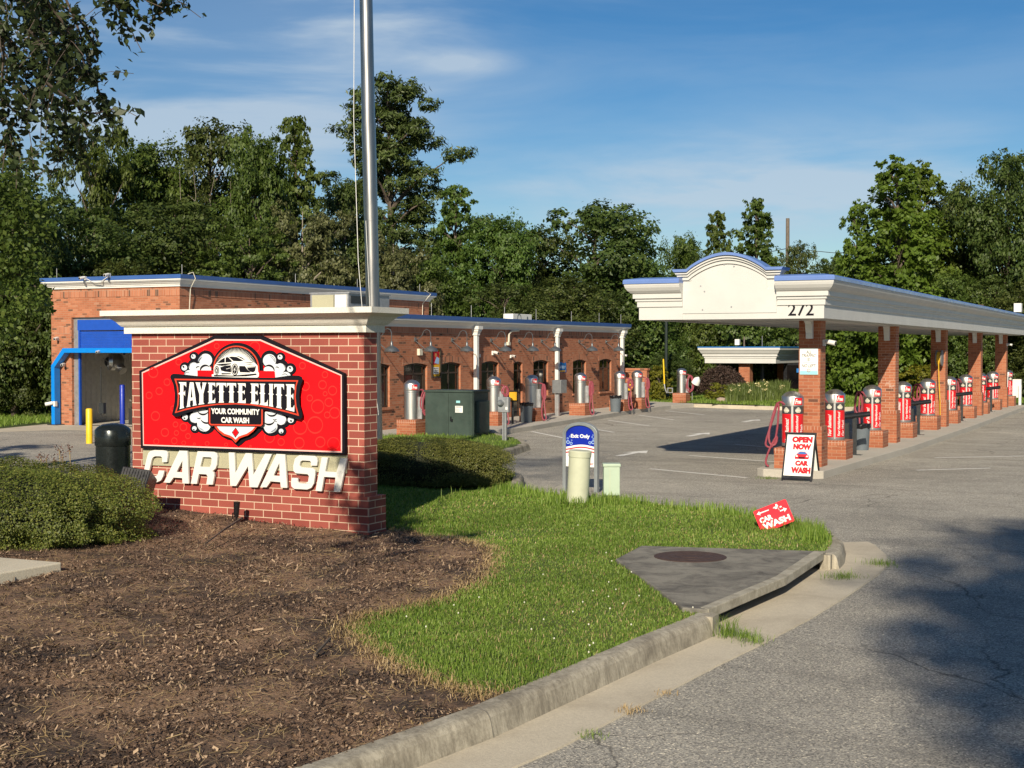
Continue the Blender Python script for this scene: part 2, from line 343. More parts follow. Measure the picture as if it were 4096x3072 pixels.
# ------------------------------------------------------------------ mesh helpers
COL = scene.collection
ORG = {}
def fast(name, V, F, mat, parent=None, smooth=False, org=None, mats=None, midx=None):
    """V (n,3), F (m,k) with one k: a mesh from arrays."""
    V = np.asarray(V, np.float32).reshape(-1, 3); F = np.asarray(F, np.int32)
    o3 = np.array(ORG[parent.name] if parent is not None else (0, 0, 0)) if org is None else np.array(org)
    V = V - o3.astype(np.float32)
    me = bpy.data.meshes.new(name); k = F.shape[1]
    me.vertices.add(len(V)); me.vertices.foreach_set('co', V.ravel())
    me.loops.add(F.size); me.loops.foreach_set('vertex_index', F.ravel())
    me.polygons.add(len(F)); me.polygons.foreach_set('loop_start', np.arange(0, F.size, k, dtype=np.int32))
    me.polygons.foreach_set('loop_total', np.full(len(F), k, np.int32))
    me.materials.append(M[mat]); me.update(calc_edges=True)
    ob = bpy.data.objects.new(name, me); COL.objects.link(ob)
    if parent is not None: ob.parent = parent; ORG[ob.name] = ORG[parent.name]
    else: ob.location = o3; ORG[ob.name] = tuple(o3)
    if smooth: me.shade_smooth()
    return ob

class MB:
    def __init__(s): s.v = []; s.f = []
    def add(s, vs, fs):
        n = len(s.v); s.v += [tuple(map(float, p)) for p in vs]; s.f += [tuple(i + n for i in f) for f in fs]; return s
    def box(s, x0, x1, y0, y1, z0, z1):
        if x0 > x1: x0, x1 = x1, x0
        if y0 > y1: y0, y1 = y1, y0
        v = [(x0, y0, z0), (x1, y0, z0), (x1, y1, z0), (x0, y1, z0), (x0, y0, z1), (x1, y0, z1), (x1, y1, z1), (x0, y1, z1)]
        return s.add(v, [(3, 2, 1, 0), (4, 5, 6, 7), (0, 1, 5, 4), (1, 2, 6, 5), (2, 3, 7, 6), (3, 0, 4, 7)])
    def cbox(s, c, d, rz=0.0, rx=0.0, ry=0.0):
        m = MB(); m.box(-d[0] / 2, d[0] / 2, -d[1] / 2, d[1] / 2, -d[2] / 2, d[2] / 2)
        R = Matrix.Rotation(rz, 3, 'Z') @ Matrix.Rotation(ry, 3, 'Y') @ Matrix.Rotation(rx, 3, 'X')
        return s.add([R @ Vector(p) + Vector(c) for p in m.v], m.f)
    def lathe(s, prof, cx, cy, n=28, rot=None):
        vs = []; fs = []
        for r, z in prof:
            for i in range(n):
                a = 2 * math.pi * i / n; vs.append((cx + r * math.cos(a), cy + r * math.sin(a), z))
        for j in range(len(prof) - 1):
            for i in range(n):
                k = (i + 1) % n; fs.append((j * n + i, j * n + k, (j + 1) * n + k, (j + 1) * n + i))
        fs.append(tuple(range(n - 1, -1, -1))); fs.append(tuple((len(prof) - 1) * n + i for i in range(n)))
        return s.add(vs, fs)
    def tube(s, pts, r, n=8, closed=False):
        P = [Vector(p) for p in pts]; m = len(P); rr = r if isinstance(r, (list, tuple)) else [r] * m
        vs = []; prev = None
        for i, p in enumerate(P):
            t = (P[(i + 1) % m] - P[i - 1]) if closed else (P[min(i + 1, m - 1)] - P[max(i - 1, 0)])
            if t.length < 1e-9: t = Vector((0, 0, 1))
            t.normalize()
            if prev is None: a = t.orthogonal().normalized()
            else:
                a = prev - t * prev.dot(t)
                a = a.normalized() if a.length > 1e-6 else t.orthogonal().normalized()
            prev = a; bb = t.cross(a)
            for k in range(n):
                an = 2 * math.pi * k / n; vs.append(p + (a * math.cos(an) + bb * math.sin(an)) * rr[i])
        fs = []
        for i in range(m if closed else m - 1):
            j = (i + 1) % m
            for k in range(n):
                l = (k + 1) % n; fs.append((i * n + k, i * n + l, j * n + l, j * n + k))
        if not closed: fs.append(tuple(range(n - 1, -1, -1))); fs.append(tuple((m - 1) * n + k for k in range(n)))
        return s.add(vs, fs)
    def poly(s, loops, fn, t):
        """2D loops (outer, holes) -> plate: fn(u, v, w) gives the 3D point, w runs 0..t."""
        L3 = [[Vector((p[0], p[1], 0)) for p in lp] for lp in loops]
        tri = tessellate_polygon(L3); flat = [p for lp in loops for p in lp]; n = len(flat)
        vs = [fn(p[0], p[1], 0) for p in flat] + [fn(p[0], p[1], t) for p in flat]
        fs = []
        for a, b_, c in tri:
            if len({a, b_, c}) < 3: continue
            fs.append((a, b_, c)); fs.append((c + n, b_ + n, a + n))
        k = 0
        if t:
            for lp in loops:
                q = len(lp)
                for i in range(q): fs.append((k + i, k + (i + 1) % q, k + (i + 1) % q + n, k + i + n))
                k += q
        else:
            fs = [f for f in fs if max(f) < n]; vs = vs[:n]
        return s.add(vs, fs)
    def sweep(s, path, prof, closed=True):
        """path: 2D points, outward is to the right of travel; prof: (out, z) from bottom to top."""
        m = len(path); P = [Vector(p) for p in path]; ring = []
        for i in range(m):
            a = P[i - 1] if (closed or i > 0) else None; c = P[(i + 1) % m] if (closed or i < m - 1) else None
            d1 = (P[i] - a).normalized() if a is not None else None; d2 = (c - P[i]).normalized() if c is not None else None
            n1 = Vector((d1.y, -d1.x)) if d1 is not None else None; n2 = Vector((d2.y, -d2.x)) if d2 is not None else None
            if n1 is None: mt = n2
            elif n2 is None: mt = n1
            else: mt = (n1 + n2); mt = mt / max(0.2, (1 + n1.dot(n2)))
            ring.append(mt)
        vs = []; k = len(prof)
        for i in range(m):
            for o, z in prof: q = P[i] + ring[i] * o; vs.append((q.x, q.y, z))
        fs = []
        for i in range(m if closed else m - 1):
            j = (i + 1) % m
            for a in range(k - 1): fs.append((i * k + a, j * k + a, j * k + a + 1, i * k + a + 1))
        if not closed: fs.append(tuple(range(k))); fs.append(tuple((m - 1) * k + a for a in range(k - 1, -1, -1)))
        return s.add(vs, fs)
    def build(s, name, mat, parent=None, smooth=False, org=None, bevel=0.0, auto=None):
        V = np.array(s.v, float).reshape(-1, 3)
        o3 = np.array(ORG[parent.name] if parent is not None else (0, 0, 0)) if org is None else np.array(org, float)
        me = bpy.data.meshes.new(name); me.from_pydata((V - o3).tolist(), [], s.f); me.update()
        bm = bmesh.new(); bm.from_mesh(me); bmesh.ops.recalc_face_normals(bm, faces=bm.faces); bm.to_mesh(me); bm.free()
        me.materials.append(M[mat])
        ob = bpy.data.objects.new(name, me); COL.objects.link(ob)
        if parent is not None: ob.parent = parent; ORG[ob.name] = ORG[parent.name]
        else: ob.location = o3; ORG[ob.name] = tuple(o3)
        if smooth:
            me.shade_smooth()
            try: me.set_sharp_from_angle(angle=math.radians(40))
            except Exception: pass
        if bevel:
            md = ob.modifiers.new('bevel', 'BEVEL'); md.width = bevel; md.segments = 2; md.limit_method = 'ANGLE'
        return ob

def thing(name, label, cat, loc=(0, 0, 0), group=None):
    o = bpy.data.objects.new(name, None); COL.objects.link(o); o.empty_display_size = 0.2
    o.location = loc; ORG[o.name] = tuple(loc); o['label'] = label; o['category'] = cat
    if group: o['group'] = group
    return o
def tag(o, label, cat, group=None):
    o['label'] = label; o['category'] = cat
    if group: o['group'] = group
    return o
def struct(o, kind='structure'): o['kind'] = kind; return o
def dup(root, loc, label, rz=0.0, scale=None, group=None):
    r = root.copy(); COL.objects.link(r); r.location = loc; r.rotation_euler = (0, 0, rz); r['label'] = label
    if scale is not None: r.scale = scale
    if group: r['group'] = group
    for ch in list(root.children):
        c = ch.copy(); COL.objects.link(c); c.parent = r
        for g in ch.children:
            d = g.copy(); COL.objects.link(d); d.parent = c
    ORG[r.name] = tuple(loc)
    return r

def text2d(s, bold=0.0, shear=0.0, spacing=1.0):
    """outline text as flat triangles in its own unit box: returns verts (n,2) scaled to 0..1, faces, aspect."""
    cu = bpy.data.curves.new('t', 'FONT'); cu.body = s; cu.size = 1.0; cu.offset = bold; cu.shear = shear; cu.space_character = spacing; cu.resolution_u = 3
    ob = bpy.data.objects.new('t', cu); COL.objects.link(ob)
    dg = bpy.context.evaluated_depsgraph_get(); me = bpy.data.meshes.new_from_object(ob.evaluated_get(dg))
    V = [(v.co.x, v.co.y) for v in me.vertices]; F = [tuple(p.vertices) for p in me.polygons]
    bpy.data.objects.remove(ob); bpy.data.curves.remove(cu); bpy.data.meshes.remove(me)
    V = np.array(V); lo = V.min(0); hi = V.max(0); d = hi - lo
    return (V - lo) / d, F, d[0] / d[1]
def text_on(mb, s, fn, bold=0.03, shear=0.0, spacing=1.0):
    """fn(u, v) with u, v in 0..1 gives the 3D point."""
    V, F, a = text2d(s, bold, shear, spacing)
    return mb.add([fn(p[0], p[1]) for p in V], F)
def circ(cx, cy, r, n=24, ry=None): return [(cx + r * math.cos(2 * math.pi * i / n), cy + (ry or r) * math.sin(2 * math.pi * i / n)) for i in range(n)]
rnd = random.Random(7); npr = np.random.default_rng(11)

# ------------------------------------------------------------------ ground
def sheet(name, pts, z, mat, sub=None):
    mb = MB(); mb.poly([pts], lambda u, v, w_: (u, v, z), 0); o = mb.build(name, mat); struct(o)
    if o.data.polygons and o.data.polygons[0].normal.z < 0: o.data.flip_normals()
    return o
def gh(x, y):      # the land falls a little beyond the lot
    t = min(1, max(0, (y - 61) / 9.0)) * min(1, max(0, (-x - 7.5) / 4.0)); return -1.1 * t * t * (3 - 2 * t)
mb = MB(); xs = [-900, -400, -200, -120] + list(range(-100, 61, 4)) + [120, 300, 900]; ys = [-400, -150, -60] + list(range(-40, 121, 4)) + [180, 300, 600, 1500]
vs = [(x, y, gh(x, y) - 0.03) for y in ys for x in xs]; n = len(xs)
fs = [(j * n + i, j * n + i + 1, (j + 1) * n + i + 1, (j + 1) * n + i) for j in range(len(ys) - 1) for i in range(n - 1)]
mb.add(vs, fs); struct(mb.build('ground', 'far_ground'))
LOT = [(-31.3, 24.5), (-33.0, 30), (-33.9, 33.9), (-33.9, 34.0), (-21.2, 34.0), (-21.2, 62), (-5.0, 62), (-4.2, 68), (40, 75), (60, -60), (-60, -60), (-60, 5)]
sheet('parking_lot', LOT, 0.0, 'asphalt')

# curb, gutter and lawn edge ------------------------------------------------
CURB = [(-4.55, 5.0), (-4.2, 6.4), (-3.97, 7.8), (-3.86, 9.2), (-3.78, 10.3), (-3.68, 11.3), (-3.58, 12.6), (-3.53, 14.0), (-3.52, 15.3), (-3.56, 16.0), (-3.70, 16.7), (-3.98, 17.45), (-4.45, 18.15), (-5.1, 18.75), (-6.0, 19.3), (-7.8, 19.85), (-9.3, 20.3), (-10.2, 21.1), (-11.0, 22.9), (-12.6, 25.2), (-13.9, 27.8), (-14.55, 30.6), (-15.2, 31.7), (-16.5, 33.2), (-18.1, 35.2)]
# bed outline for grids: this curb, then the rest hidden behind the bushes
BED = CURB + [(-19.3, 34.9), (-19.4, 31.0), (-18.4, 27.0), (-17.6, 22.0), (-17.3, 17.0), (-17.6, 12.0), (-16.0, 6.0), (-12, 2.0), (-4.9, 3.6)]
def inside(x, y, poly):
    x = np.asarray(x); y = np.asarray(y); c = np.zeros(x.shape, bool); n = len(poly)
    for i in range(n):
        x1, y1 = poly[i]; x2, y2 = poly[(i + 1) % n]
        if y1 == y2: continue
        c ^= ((y1 > y) != (y2 > y)) & (x < (x2 - x1) * (y - y1) / (y2 - y1) + x1)
    return c
def hb(x, y):
    x = np.asarray(x, float); y = np.asarray(y, float)
    t = np.clip((-x - 6.0) / 8.0, 0, 1); t = t * t * (3 - 2 * t); e = np.clip((24 - y) / 6, 0, 1)
    dip = 0.11 * np.exp(-((x + 9.3) / 1.9) ** 2 - ((y - 15.6) / 2.2) ** 2)
    dip = dip + 0.12 * np.exp(-((x + 11.8) / 1.3) ** 2 - ((y - 21.0) / 1.6) ** 2)
    t = np.clip((-x - 10.5) / 3.5, 0, 1); t = t * t * (3 - 2 * t)
    return 0.165 - dip + 0.11 * t * e + 0.018 * np.sin(x * 2.1 + y * 1.3) * np.sin(y * 1.7 - x) + 0.008 * np.sin(x * 7) * np.sin(y * 6.1)
# curb with a real step; its outward (road) side is to the right of travel when going away from camera
i0 = 5; i1 = 9                                     # the stretch replaced by the drain inlet
def curb_prof(): return [(0.0, -0.05), (0.0, 0.0), (-0.03, 0.13), (-0.055, 0.165), (-0.09, 0.175), (-0.20, 0.175), (-0.20, -0.05)]
inlet_a, inlet_b = (-3.66, 11.55), (-3.52, 15.55)
mb = MB(); mb.sweep(CURB[:6] + [inlet_a], curb_prof(), closed=False)
struct(mb.build('kerb', 'curb_concrete', bevel=0.012))
mb = MB(); mb.sweep([inlet_b] + CURB[9:], curb_prof(), closed=False)
struct(mb.build('kerb', 'curb_concrete', bevel=0.012))
GUT = [(-3.42 + 0.0, 5.0)]
gut = [(-0.32, 0.004), (0.15, 0.008), (0.47, 0.014), (0.48, -0.03)]
gpath = CURB[:12] + [(-4.1, 17.65)]
mb = MB(); mb.sweep(gpath, gut, closed=False); struct(mb.build('gutter', 'gutter_concrete'))

# mulch bed and lawn: one surface cut in two along the mulch edge
MULCH = [tuple(gp(*p, .08 if p[1] < 1215 else .15)[:2]) for p in [(835, 1140), (890, 1142), (960, 1160), (1030, 1180), (1062, 1200), (1062, 1222), (1040, 1262), (970, 1295), (880, 1315), (800, 1335), (745, 1362), (800, 1410), (880, 1455), (960, 1485), (1090, 1510)]] + [(-3.9, 8.2), (-4.0, 7.0), (-5, 3.0), (-12.5, 1.5), (-18, 6), (-18.5, 17), (-13.9, 17.2), (-13.7, 15.9)]
st = 0.08
gx = np.arange(-19.6, -3.4, st); gy = np.arange(1.5, 36, st)
X, Y = np.meshgrid(gx, gy); cxm = X[:-1, :-1] + st / 2; cym = Y[:-1, :-1] + st / 2
inb = inside(cxm, cym, BED)
dx_in = inside(cxm + 0.13, cym, BED) & inside(cxm, cym + 0.12, BED)
inb &= dx_in
mul = inside(cxm + 0.05 * np.sin(cym * 9), cym + 0.05 * np.sin(cxm * 11), MULCH)
SLAB = [tuple(gp(*p, .17)[:2]) for p in [(1330, 1213), (1385, 1184)]] + [(-3.68, 15.55), (-3.62, 13.6), (-3.78, 11.6), (-4.02, 11.6), (-4.35, 12.1)]
idx = np.arange(X.size).reshape(X.shape); Z = hb(X, Y)
def gridmesh(name, mask, mat):
    a = idx[:-1, :-1][mask]; b_ = idx[:-1, 1:][mask]; c = idx[1:, 1:][mask]; d = idx[1:, :-1][mask]
    F = np.stack([a, b_, c, d], 1); u, inv = np.unique(F, return_inverse=True)
    V = np.stack([X.ravel()[u], Y.ravel()[u], Z.ravel()[u]], 1)
    return struct(fast(name, V, inv.reshape(F.shape), mat, smooth=True))
slabm = inside(cxm, cym, SLAB)
gridmesh('mulch_bed', inb & mul & ~slabm, 'mulch')
gridmesh('lawn', inb & ~mul & ~slabm, 'lawn_soil')

# grass blades, straw, chips ---------------------------------------------------
def blades(P, h, wd, lean=0.5):
    """one bent triangle pair per blade; P (n,3)"""
    n = len(P); a = npr.uniform(0, 2 * np.pi, n); d = np.stack([np.cos(a), np.sin(a), np.zeros(n)], 1)
    sdir = np.stack([-d[:, 1], d[:, 0], np.zeros(n)], 1)
    h = h[:, None]; wd = wd[:, None]; l = npr.uniform(0.15, 1.0, (n, 1)) * lean
    b0 = P - sdir * wd / 2; b1 = P + sdir * wd / 2
    m0 = P + d * h * l * 0.35 + [0, 0, 1] * h * 0.6; tip = P + d * h * l * 1.0 + [0, 0, 1] * h * (1 - 0.25 * l)
    V = np.stack([b0, b1, m0 + sdir * wd * 0.36, m0 - sdir * wd * 0.36, tip], 1).reshape(-1, 3)
    i = np.arange(n)[:, None] * 5
    F3 = np.concatenate([i + [[0, 1, 2]], i + [[0, 2, 3]], i + [[3, 2, 4]]], 0)
    return V, F3
def scatter(n, x0, x1, y0, y1, poly, notp=(), dens=None):
    x = npr.uniform(x0, x1, n); y = npr.uniform(y0, y1, n); k = inside(x, y, poly)
    for q in notp: k &= ~inside(x, y, q)
    if dens is not None: k &= npr.uniform(0, 1, n) < dens(x, y)
    return x[k], y[k]
near = lambda x, y: np.clip((11.0 / np.maximum(8, np.hypot(x, y))) ** 1.6, 0.06, 1)
edge_in = [(x - 0.20, y - 0.12) for x, y in CURB]
LAWNP = [(x - 0.17, y) if i < 12 else (x - 0.1, y - 0.17) for i, (x, y) in enumerate(CURB)] + BED[len(CURB):]
x, y = scatter(900000, -14.5, -3.5, 8.3, 24.5, LAWNP, (MULCH, SLAB), near)
dist = np.hypot(x, y); hh = npr.uniform(0.016, 0.046, len(x)) * (1 + 0.35 * np.sin(x * 1.9 + 1) * np.sin(y * 1.3)) * np.where(dist > 18, 1.3, 1.0)
tall = (npr.uniform(0, 1, len(x)) < 0.006); hh = np.where(tall, hh * 1.9, hh)
V, F = blades(np.stack([x, y, hb(x, y) - 0.004], 1), hh, npr.uniform(0.004, 0.008, len(x)) * np.clip(dist / 10, 1, 2.2), 0.9)
o = fast('grass', V, F, 'blade_green'); struct(o, 'stuff'); o['label'] = 'bright green mown grass beside the curb and sign'
# longer fringe along the far edge of the lawn and around the utility boxes
pts = []
for i in range(10, 17):
    (xa, ya), (xb, yb) = CURB[i], CURB[i + 1]
    for k in range(300): t = rnd.random(); pts.append((xa + (xb - xa) * t - rnd.uniform(.12, .4), ya + (yb - ya) * t - rnd.uniform(.15, .5)))
for cx_, cy_, k, s in ((-8.3, 18.75, 260, .2), (-7.9, 19.4, 300, .25), (-9.5, 19.6, 250, .6), (-4.2, 17.3, 260, .28), (-8.1, 19.0, 200, .4)):
    for q in range(k): pts.append((cx_ + rnd.gauss(0, s), cy_ + rnd.gauss(0, s * .6)))
pts = np.array(pts); k = inside(pts[:, 0], pts[:, 1], LAWNP); pts = pts[k]
V, F = blades(np.stack([pts[:, 0], pts[:, 1], hb(pts[:, 0], pts[:, 1])], 1), npr.uniform(0.07, 0.2, len(pts)), npr.uniform(0.008, 0.014, len(pts)), 0.5)
o = fast('grass_fringe', V, F, 'blade_green'); struct(o, 'stuff')
# dry fringe where lawn meets mulch
pts = []
for i in range(0, 14):
    (xa, ya), (xb, yb) = MULCH[i], MULCH[i + 1]
    for q in range(420 if i > 1 else 160): t = rnd.random(); pts.append((xa + (xb - xa) * t + rnd.gauss(0, .09), ya + (yb - ya) * t + rnd.gauss(0, .09)))
pts = np.array(pts); k = inside(pts[:, 0], pts[:, 1], LAWNP); pts = pts[k]
V, F = blades(np.stack([pts[:, 0], pts[:, 1], hb(pts[:, 0], pts[:, 1])], 1), npr.uniform(0.02, 0.07, len(pts)), npr.uniform(0.004, 0.009, len(pts)), 2.0)
o = fast('dry_grass', V, F, 'blade_straw'); struct(o, 'stuff')
# mulch chips
PADP = [(-10.62, 9.0), (-10.82, 11.04), (-16, 10.7), (-16, 6), (-10.5, 6)]
def flakes(x, y, z, ln, wd, mat, name, tilt=0.5):
    n = len(x); a = npr.uniform(0, 2 * np.pi, n); t1 = npr.normal(0, tilt, n); 
    d = np.stack([np.cos(a) * np.cos(t1), np.sin(a) * np.cos(t1), np.sin(t1)], 1)
    s = np.stack([-np.sin(a), np.cos(a), npr.normal(0, tilt, n)], 1)
    P = np.stack([x, y, z], 1); l = ln[:, None]; w_ = wd[:, None]
    V = np.stack([P - d * l - s * w_ * .7, P + d * l * .8 - s * w_, P + d * l + s * w_ * .6, P - d * l * .9 + s * w_], 1).reshape(-1, 3)
    o = fast(name, V, np.arange(4 * n).reshape(-1, 4), mat); struct(o, 'stuff'); return o
nd = lambda x, y: np.clip((9.0 / np.maximum(7, np.hypot(x, y))) ** 1.8, 0.05, 1)
x, y = scatter(420000, -16, -3.8, 5.0, 17.0, LAWNP, ([(p[0], p[1]) for p in [(-30, -30), (-29, -30), (-29, -29)]], PADP), nd)
k = inside(x, y, MULCH); x = x[k]; y = y[k]
patch = np.sin(x * 2.9 + 2) * np.sin(y * 2.3 + x * 1.1) + .5 * np.sin(x * 7.1 + y) * np.sin(y * 6.3) + .25 * np.sin(x * 17) * np.sin(y * 19 + x) > 0.46
TAN = [(*gp(a, b_, .2)[:2], s) for a, b_, s in ((980, 1262, .42), (900, 1290, .35), (1040, 1215, .2), (700, 1400, .42), (760, 1430, .3), (30, 1350, .7), (70, 1300, .4), (560, 1275, .3), (300, 1330, .3), (480, 1200, .35), (640, 1235, .35), (850, 1500, .35), (330, 1500, .3), (150, 1590, .35), (900, 1580, .3), (520, 1600, .3), (240, 1225, .3), (1010, 1490, .25))]
def tan(x, y):
    v = np.zeros(np.shape(x))
    for a, b_, s in TAN: v = np.maximum(v, np.exp(-(((x - a) / s) ** 2 + ((y - b_) / (s * 1.3)) ** 2)))
    return v
patch = patch | (tan(x, y) * npr.uniform(.5, 1.1, len(x)) > .38)
k = ~patch | (npr.uniform(0, 1, len(x)) < .22); xc, yc = x[k], y[k]
flakes(xc, yc, hb(xc, yc) + npr.uniform(0, .022, len(xc)), npr.gamma(2.2, .0052, len(xc)).clip(.003, .045) * np.clip(np.hypot(xc, yc) / 9, 1, 1.5), npr.uniform(.002, .008, len(xc)), 'chip', 'mulch_chips')
x, y = scatter(60000, -16, -3.8, 5.0, 17.0, LAWNP, (PADP,), lambda x, y: .07 + .93 * ((tan(x, y) > .3) | (np.sin(x * 2.9 + 2) * np.sin(y * 2.3 + x * 1.1) + .5 * np.sin(x * 7.1 + y) * np.sin(y * 6.3) + .25 * np.sin(x * 17) * np.sin(y * 19 + x) > .42))); k = inside(x, y, MULCH); x = x[k]; y = y[k]
flakes(x, y, hb(x, y) + npr.uniform(.004, .03, len(x)), npr.uniform(.015, .060, len(x)), npr.uniform(.0012, .0030, len(x)), 'blade_straw', 'dry_straw', .25)
x, y = scatter(60000, -14.5, -3.5, 8.3, 24.5, LAWNP, (MULCH, SLAB), near)
V, F = blades(np.stack([x, y, hb(x, y)], 1), npr.uniform(.012, .05, len(x)), npr.uniform(.003, .006, len(x)) * np.clip(np.hypot(x, y) / 10, 1, 2), 1.6)
o = fast('dry_grass', V, F, 'blade_straw'); struct(o, 'stuff')
# joints across the kerb
mb = MB()
for q0 in ((-4.03, 7.45), (-3.835, 9.62), (-3.655, 16.5), (-4.9, 18.58)):
    q = Vector(q0); i = min(range(len(CURB) - 1), key=lambda i: (Vector(CURB[i]) - q).length); d = (Vector(CURB[i + 1]) - Vector(CURB[i])).normalized(); a = Vector(CURB[i]); q = a + d * max(0, (q - a).dot(d))
    mb.sweep([tuple(q), tuple(q + d * .009)], [(o_ + .002 if o_ > -.15 else o_, z_ + .002) for o_, z_ in curb_prof()], closed=False)
struct(mb.build('kerb_joints', 'drain_concrete'))
# clover heads in the lawn
x, y = scatter(900, -8, -3.8, 9, 18, LAWNP, (MULCH, SLAB), lambda x, y: np.where((x > -6.0) & (y < 14.5), .16, .015))
mb = MB()
for a, b_ in zip(x, y):
    z = float(hb(a, b_)) + rnd.uniform(.06, .11); mb.lathe([(.002, z - .006), (.007, z), (.006, z + .006), (.002, z + .010)], a, b_, 6)
o = mb.build('clover_flowers', 'petal_white'); struct(o, 'stuff')

# storm drain slab, manhole, inlet
t = thing('storm_drain', 'dark weathered concrete drain slab with an open kerb inlet at the lawn corner', 'drain', (-4.5, 13.6, 0))
mb = MB(); mb.poly([SLAB], lambda u, v, w_: (u, v, 0.115 + w_), 0.085); mb.build('slab', 'drain_concrete', t, bevel=0.012)
mb = MB(); cs_ = (sum(p[0] for p in SLAB) / len(SLAB), sum(p[1] for p in SLAB) / len(SLAB)); mb.poly([SLAB[2:5], ] and [[SLAB[2], SLAB[3], SLAB[4], (SLAB[4][0] - .10, SLAB[4][1] + .06), (SLAB[3][0] - .11, SLAB[3][1]), (SLAB[2][0] - .13, SLAB[2][1] - .04)]], lambda u, v, w_: (u + .004, v, .112 + w_), .091); mb.build('lip', 'drain_edge', t, bevel=.01)
mb = MB(); mb.poly([[(-3.90, 11.6), (-3.82, 15.5), (-5.2, 14.9), (-5.2, 13.8)]], lambda u, v, w_: (u, v, -.02 + w_), 0.12); mb.build('pit', 'dark_inside', t)
mb = MB(); mb.box(-3.72, -3.6, 15.45, 15.62, 0, .17); mb.box(-3.86, -3.68, 11.42, 11.60, 0, .172); mb.build('cheek', 'curb_concrete', t)
t = thing('manhole_cover', 'round rusty iron manhole cover set in the drain slab', 'manhole cover', (-4.92, 14.46, .2))
mb = MB(); mb.lathe([(.40, .19), (.40, .205), (.385, .209), (.37, .203), (.36, .207), (.30, .207), (.29, .203), (.24, .203), (.23, .208), (.17, .208), (.16, .203), (.10, .203), (.09, .209), (.001, .209)], -4.92, 14.46, 40); mb.build('cover', 'iron', t)

# concrete pad lower left
mb = MB(); c1 = gp(133, 1217, .26); c2 = gp(120, 1232, .24)
mb.poly([[(c1[0], c1[1]), (-16.5, 10.55), (-16.5, 7.2), (-10.55, 7.2), (-10.62, 9.6)]], lambda u, v, w_: (u, v, .06 + w_), 0.21)
o = mb.build('concrete_pad', 'pad_concrete', bevel=.015); struct(o)

# building walk, planting strip kerbs, canopy island --------------------------------
WALK = [(-18.1, 35.5), (-19.5, 35.2), (-19.6, 31.6), (-21.1, 31.6), (-21.1, 53.1), (-22.5, 56.0), (-21.5, 59.5), (-19.6, 59.8), (-18.9, 56.2), (-19.3, 54.2), (-19.25, 50), (-18.6, 44), (-18.25, 40), (-18.0, 38), (-17.9, 36.4)]
mb = MB(); mb.poly([WALK], lambda u, v, w_: (u, v, -.02 + w_), .17); struct(mb.build('walkway', 'walk_concrete', bevel=.015))
ISL = [(-7.45, 26.28), (-6.45, 26.2), (-6.28, 26.35), (-5.98, 34), (-5.92, 45), (-5.98, 60.5), (-6.1, 60.8), (-7.6, 60.8), (-7.62, 26.45)]
mb = MB(); mb.poly([ISL], lambda u, v, w_: (u, v, -.02 + w_), .17); struct(mb.build('island_kerb', 'walk_concrete', bevel=.015))
# planting island at the back
PLN = [(-19.0, 56.1), (-17.2, 55.4), (-15.0, 54.9), (-12.5, 55.4), (-11.2, 57.2), (-11.2, 70), (-24, 78), (-24, 58.5), (-21, 57.0)]
mb = MB(); mb.sweep(PLN[:6], [(0, -.03), (0, .0), (-.02, .15), (-.17, .15), (-.17, -.03)], closed=False); struct(mb.build('kerb', 'gutter_concrete'))
mb = MB()
gxs = np.arange(-26, -10.9, .5); gys = np.arange(54.6, 78, .5); vv = []; ff = []
for b_ in gys:
    for a in gxs:
        m = 0.5 * math.exp(-((a + 16.5) / 3.4) ** 2 - ((b_ - 61.5) / 4.2) ** 2)
        vv.append((a, b_, .10 + m + (gh(a, b_) if b_ > 64 else 0)))
n = len(gxs)
pin = inside(np.array([a for b_ in gys for a in gxs]) , np.array([b_ for b_ in gys for a in gxs]) , [(x_, y_ + .05) for x_, y_ in PLN])
for j in range(len(gys) - 1):
    for i in range(n - 1):
        q = (j * n + i, j * n + i + 1, (j + 1) * n + i + 1, (j + 1) * n + i)
        if sum(pin[k] for k in q) >= 3: ff.append(q)
mb.add(vv, ff); struct(mb.build('planting_bed', 'far_ground', smooth=True))
def far_grass(name, x0, x1, y0, y1, poly, n, zf, h0=.05, h1=.14, mat='blade_green', wd=.03):
    x, y = scatter(n, x0, x1, y0, y1, poly); z = np.array([zf(a, b_) for a, b_ in zip(x, y)])
    V, F = blades(np.stack([x, y, z], 1), npr.uniform(h0, h1, len(x)), npr.uniform(wd * .6, wd, len(x)), .7)
    o = fast(name, V, F, mat); struct(o, 'stuff'); return o
far_grass('grass', -24, -11, 55, 62, [(p[0] + .1 if p[0] > -19 else p[0], p[1] + .3) for p in PLN], 30000, lambda a, b_: .10 + 0.5 * math.exp(-((a + 16.5) / 3.4) ** 2 - ((b_ - 61.5) / 4.2) ** 2))
LEFTG = [(-60, 25), (-32.0, 24), (-33.4, 30), (-34.6, 34.0), (-34.2, 44), (-60, 44)]
far_grass('grass', -48, -33, 24, 44, LEFTG, 50000, lambda a, b_: .0, .06, .22)
far_grass('grass', -24, -20.5, 53, 62, [(-24, 53), (-22.4, 53.5), (-23.0, 56.2), (-21.7, 59.8), (-19.5, 60.2), (-19.5, 62), (-25, 62)], 12000, lambda a, b_: .02, .06, .2)
far_grass('grass', -11, 3, 66, 72, [(-11, 66), (3, 69), (3, 73), (-11, 73)], 20000, lambda a, b_: gh(a, b_), .06, .2)
far_grass('grass', -19.4, -12.6, 22, 35, [(x_ - .15, y_ - .25) for x_, y_ in BED[17:]], 20000, lambda a, b_: float(hb(a, b_)), .04, .1, wd=.014)
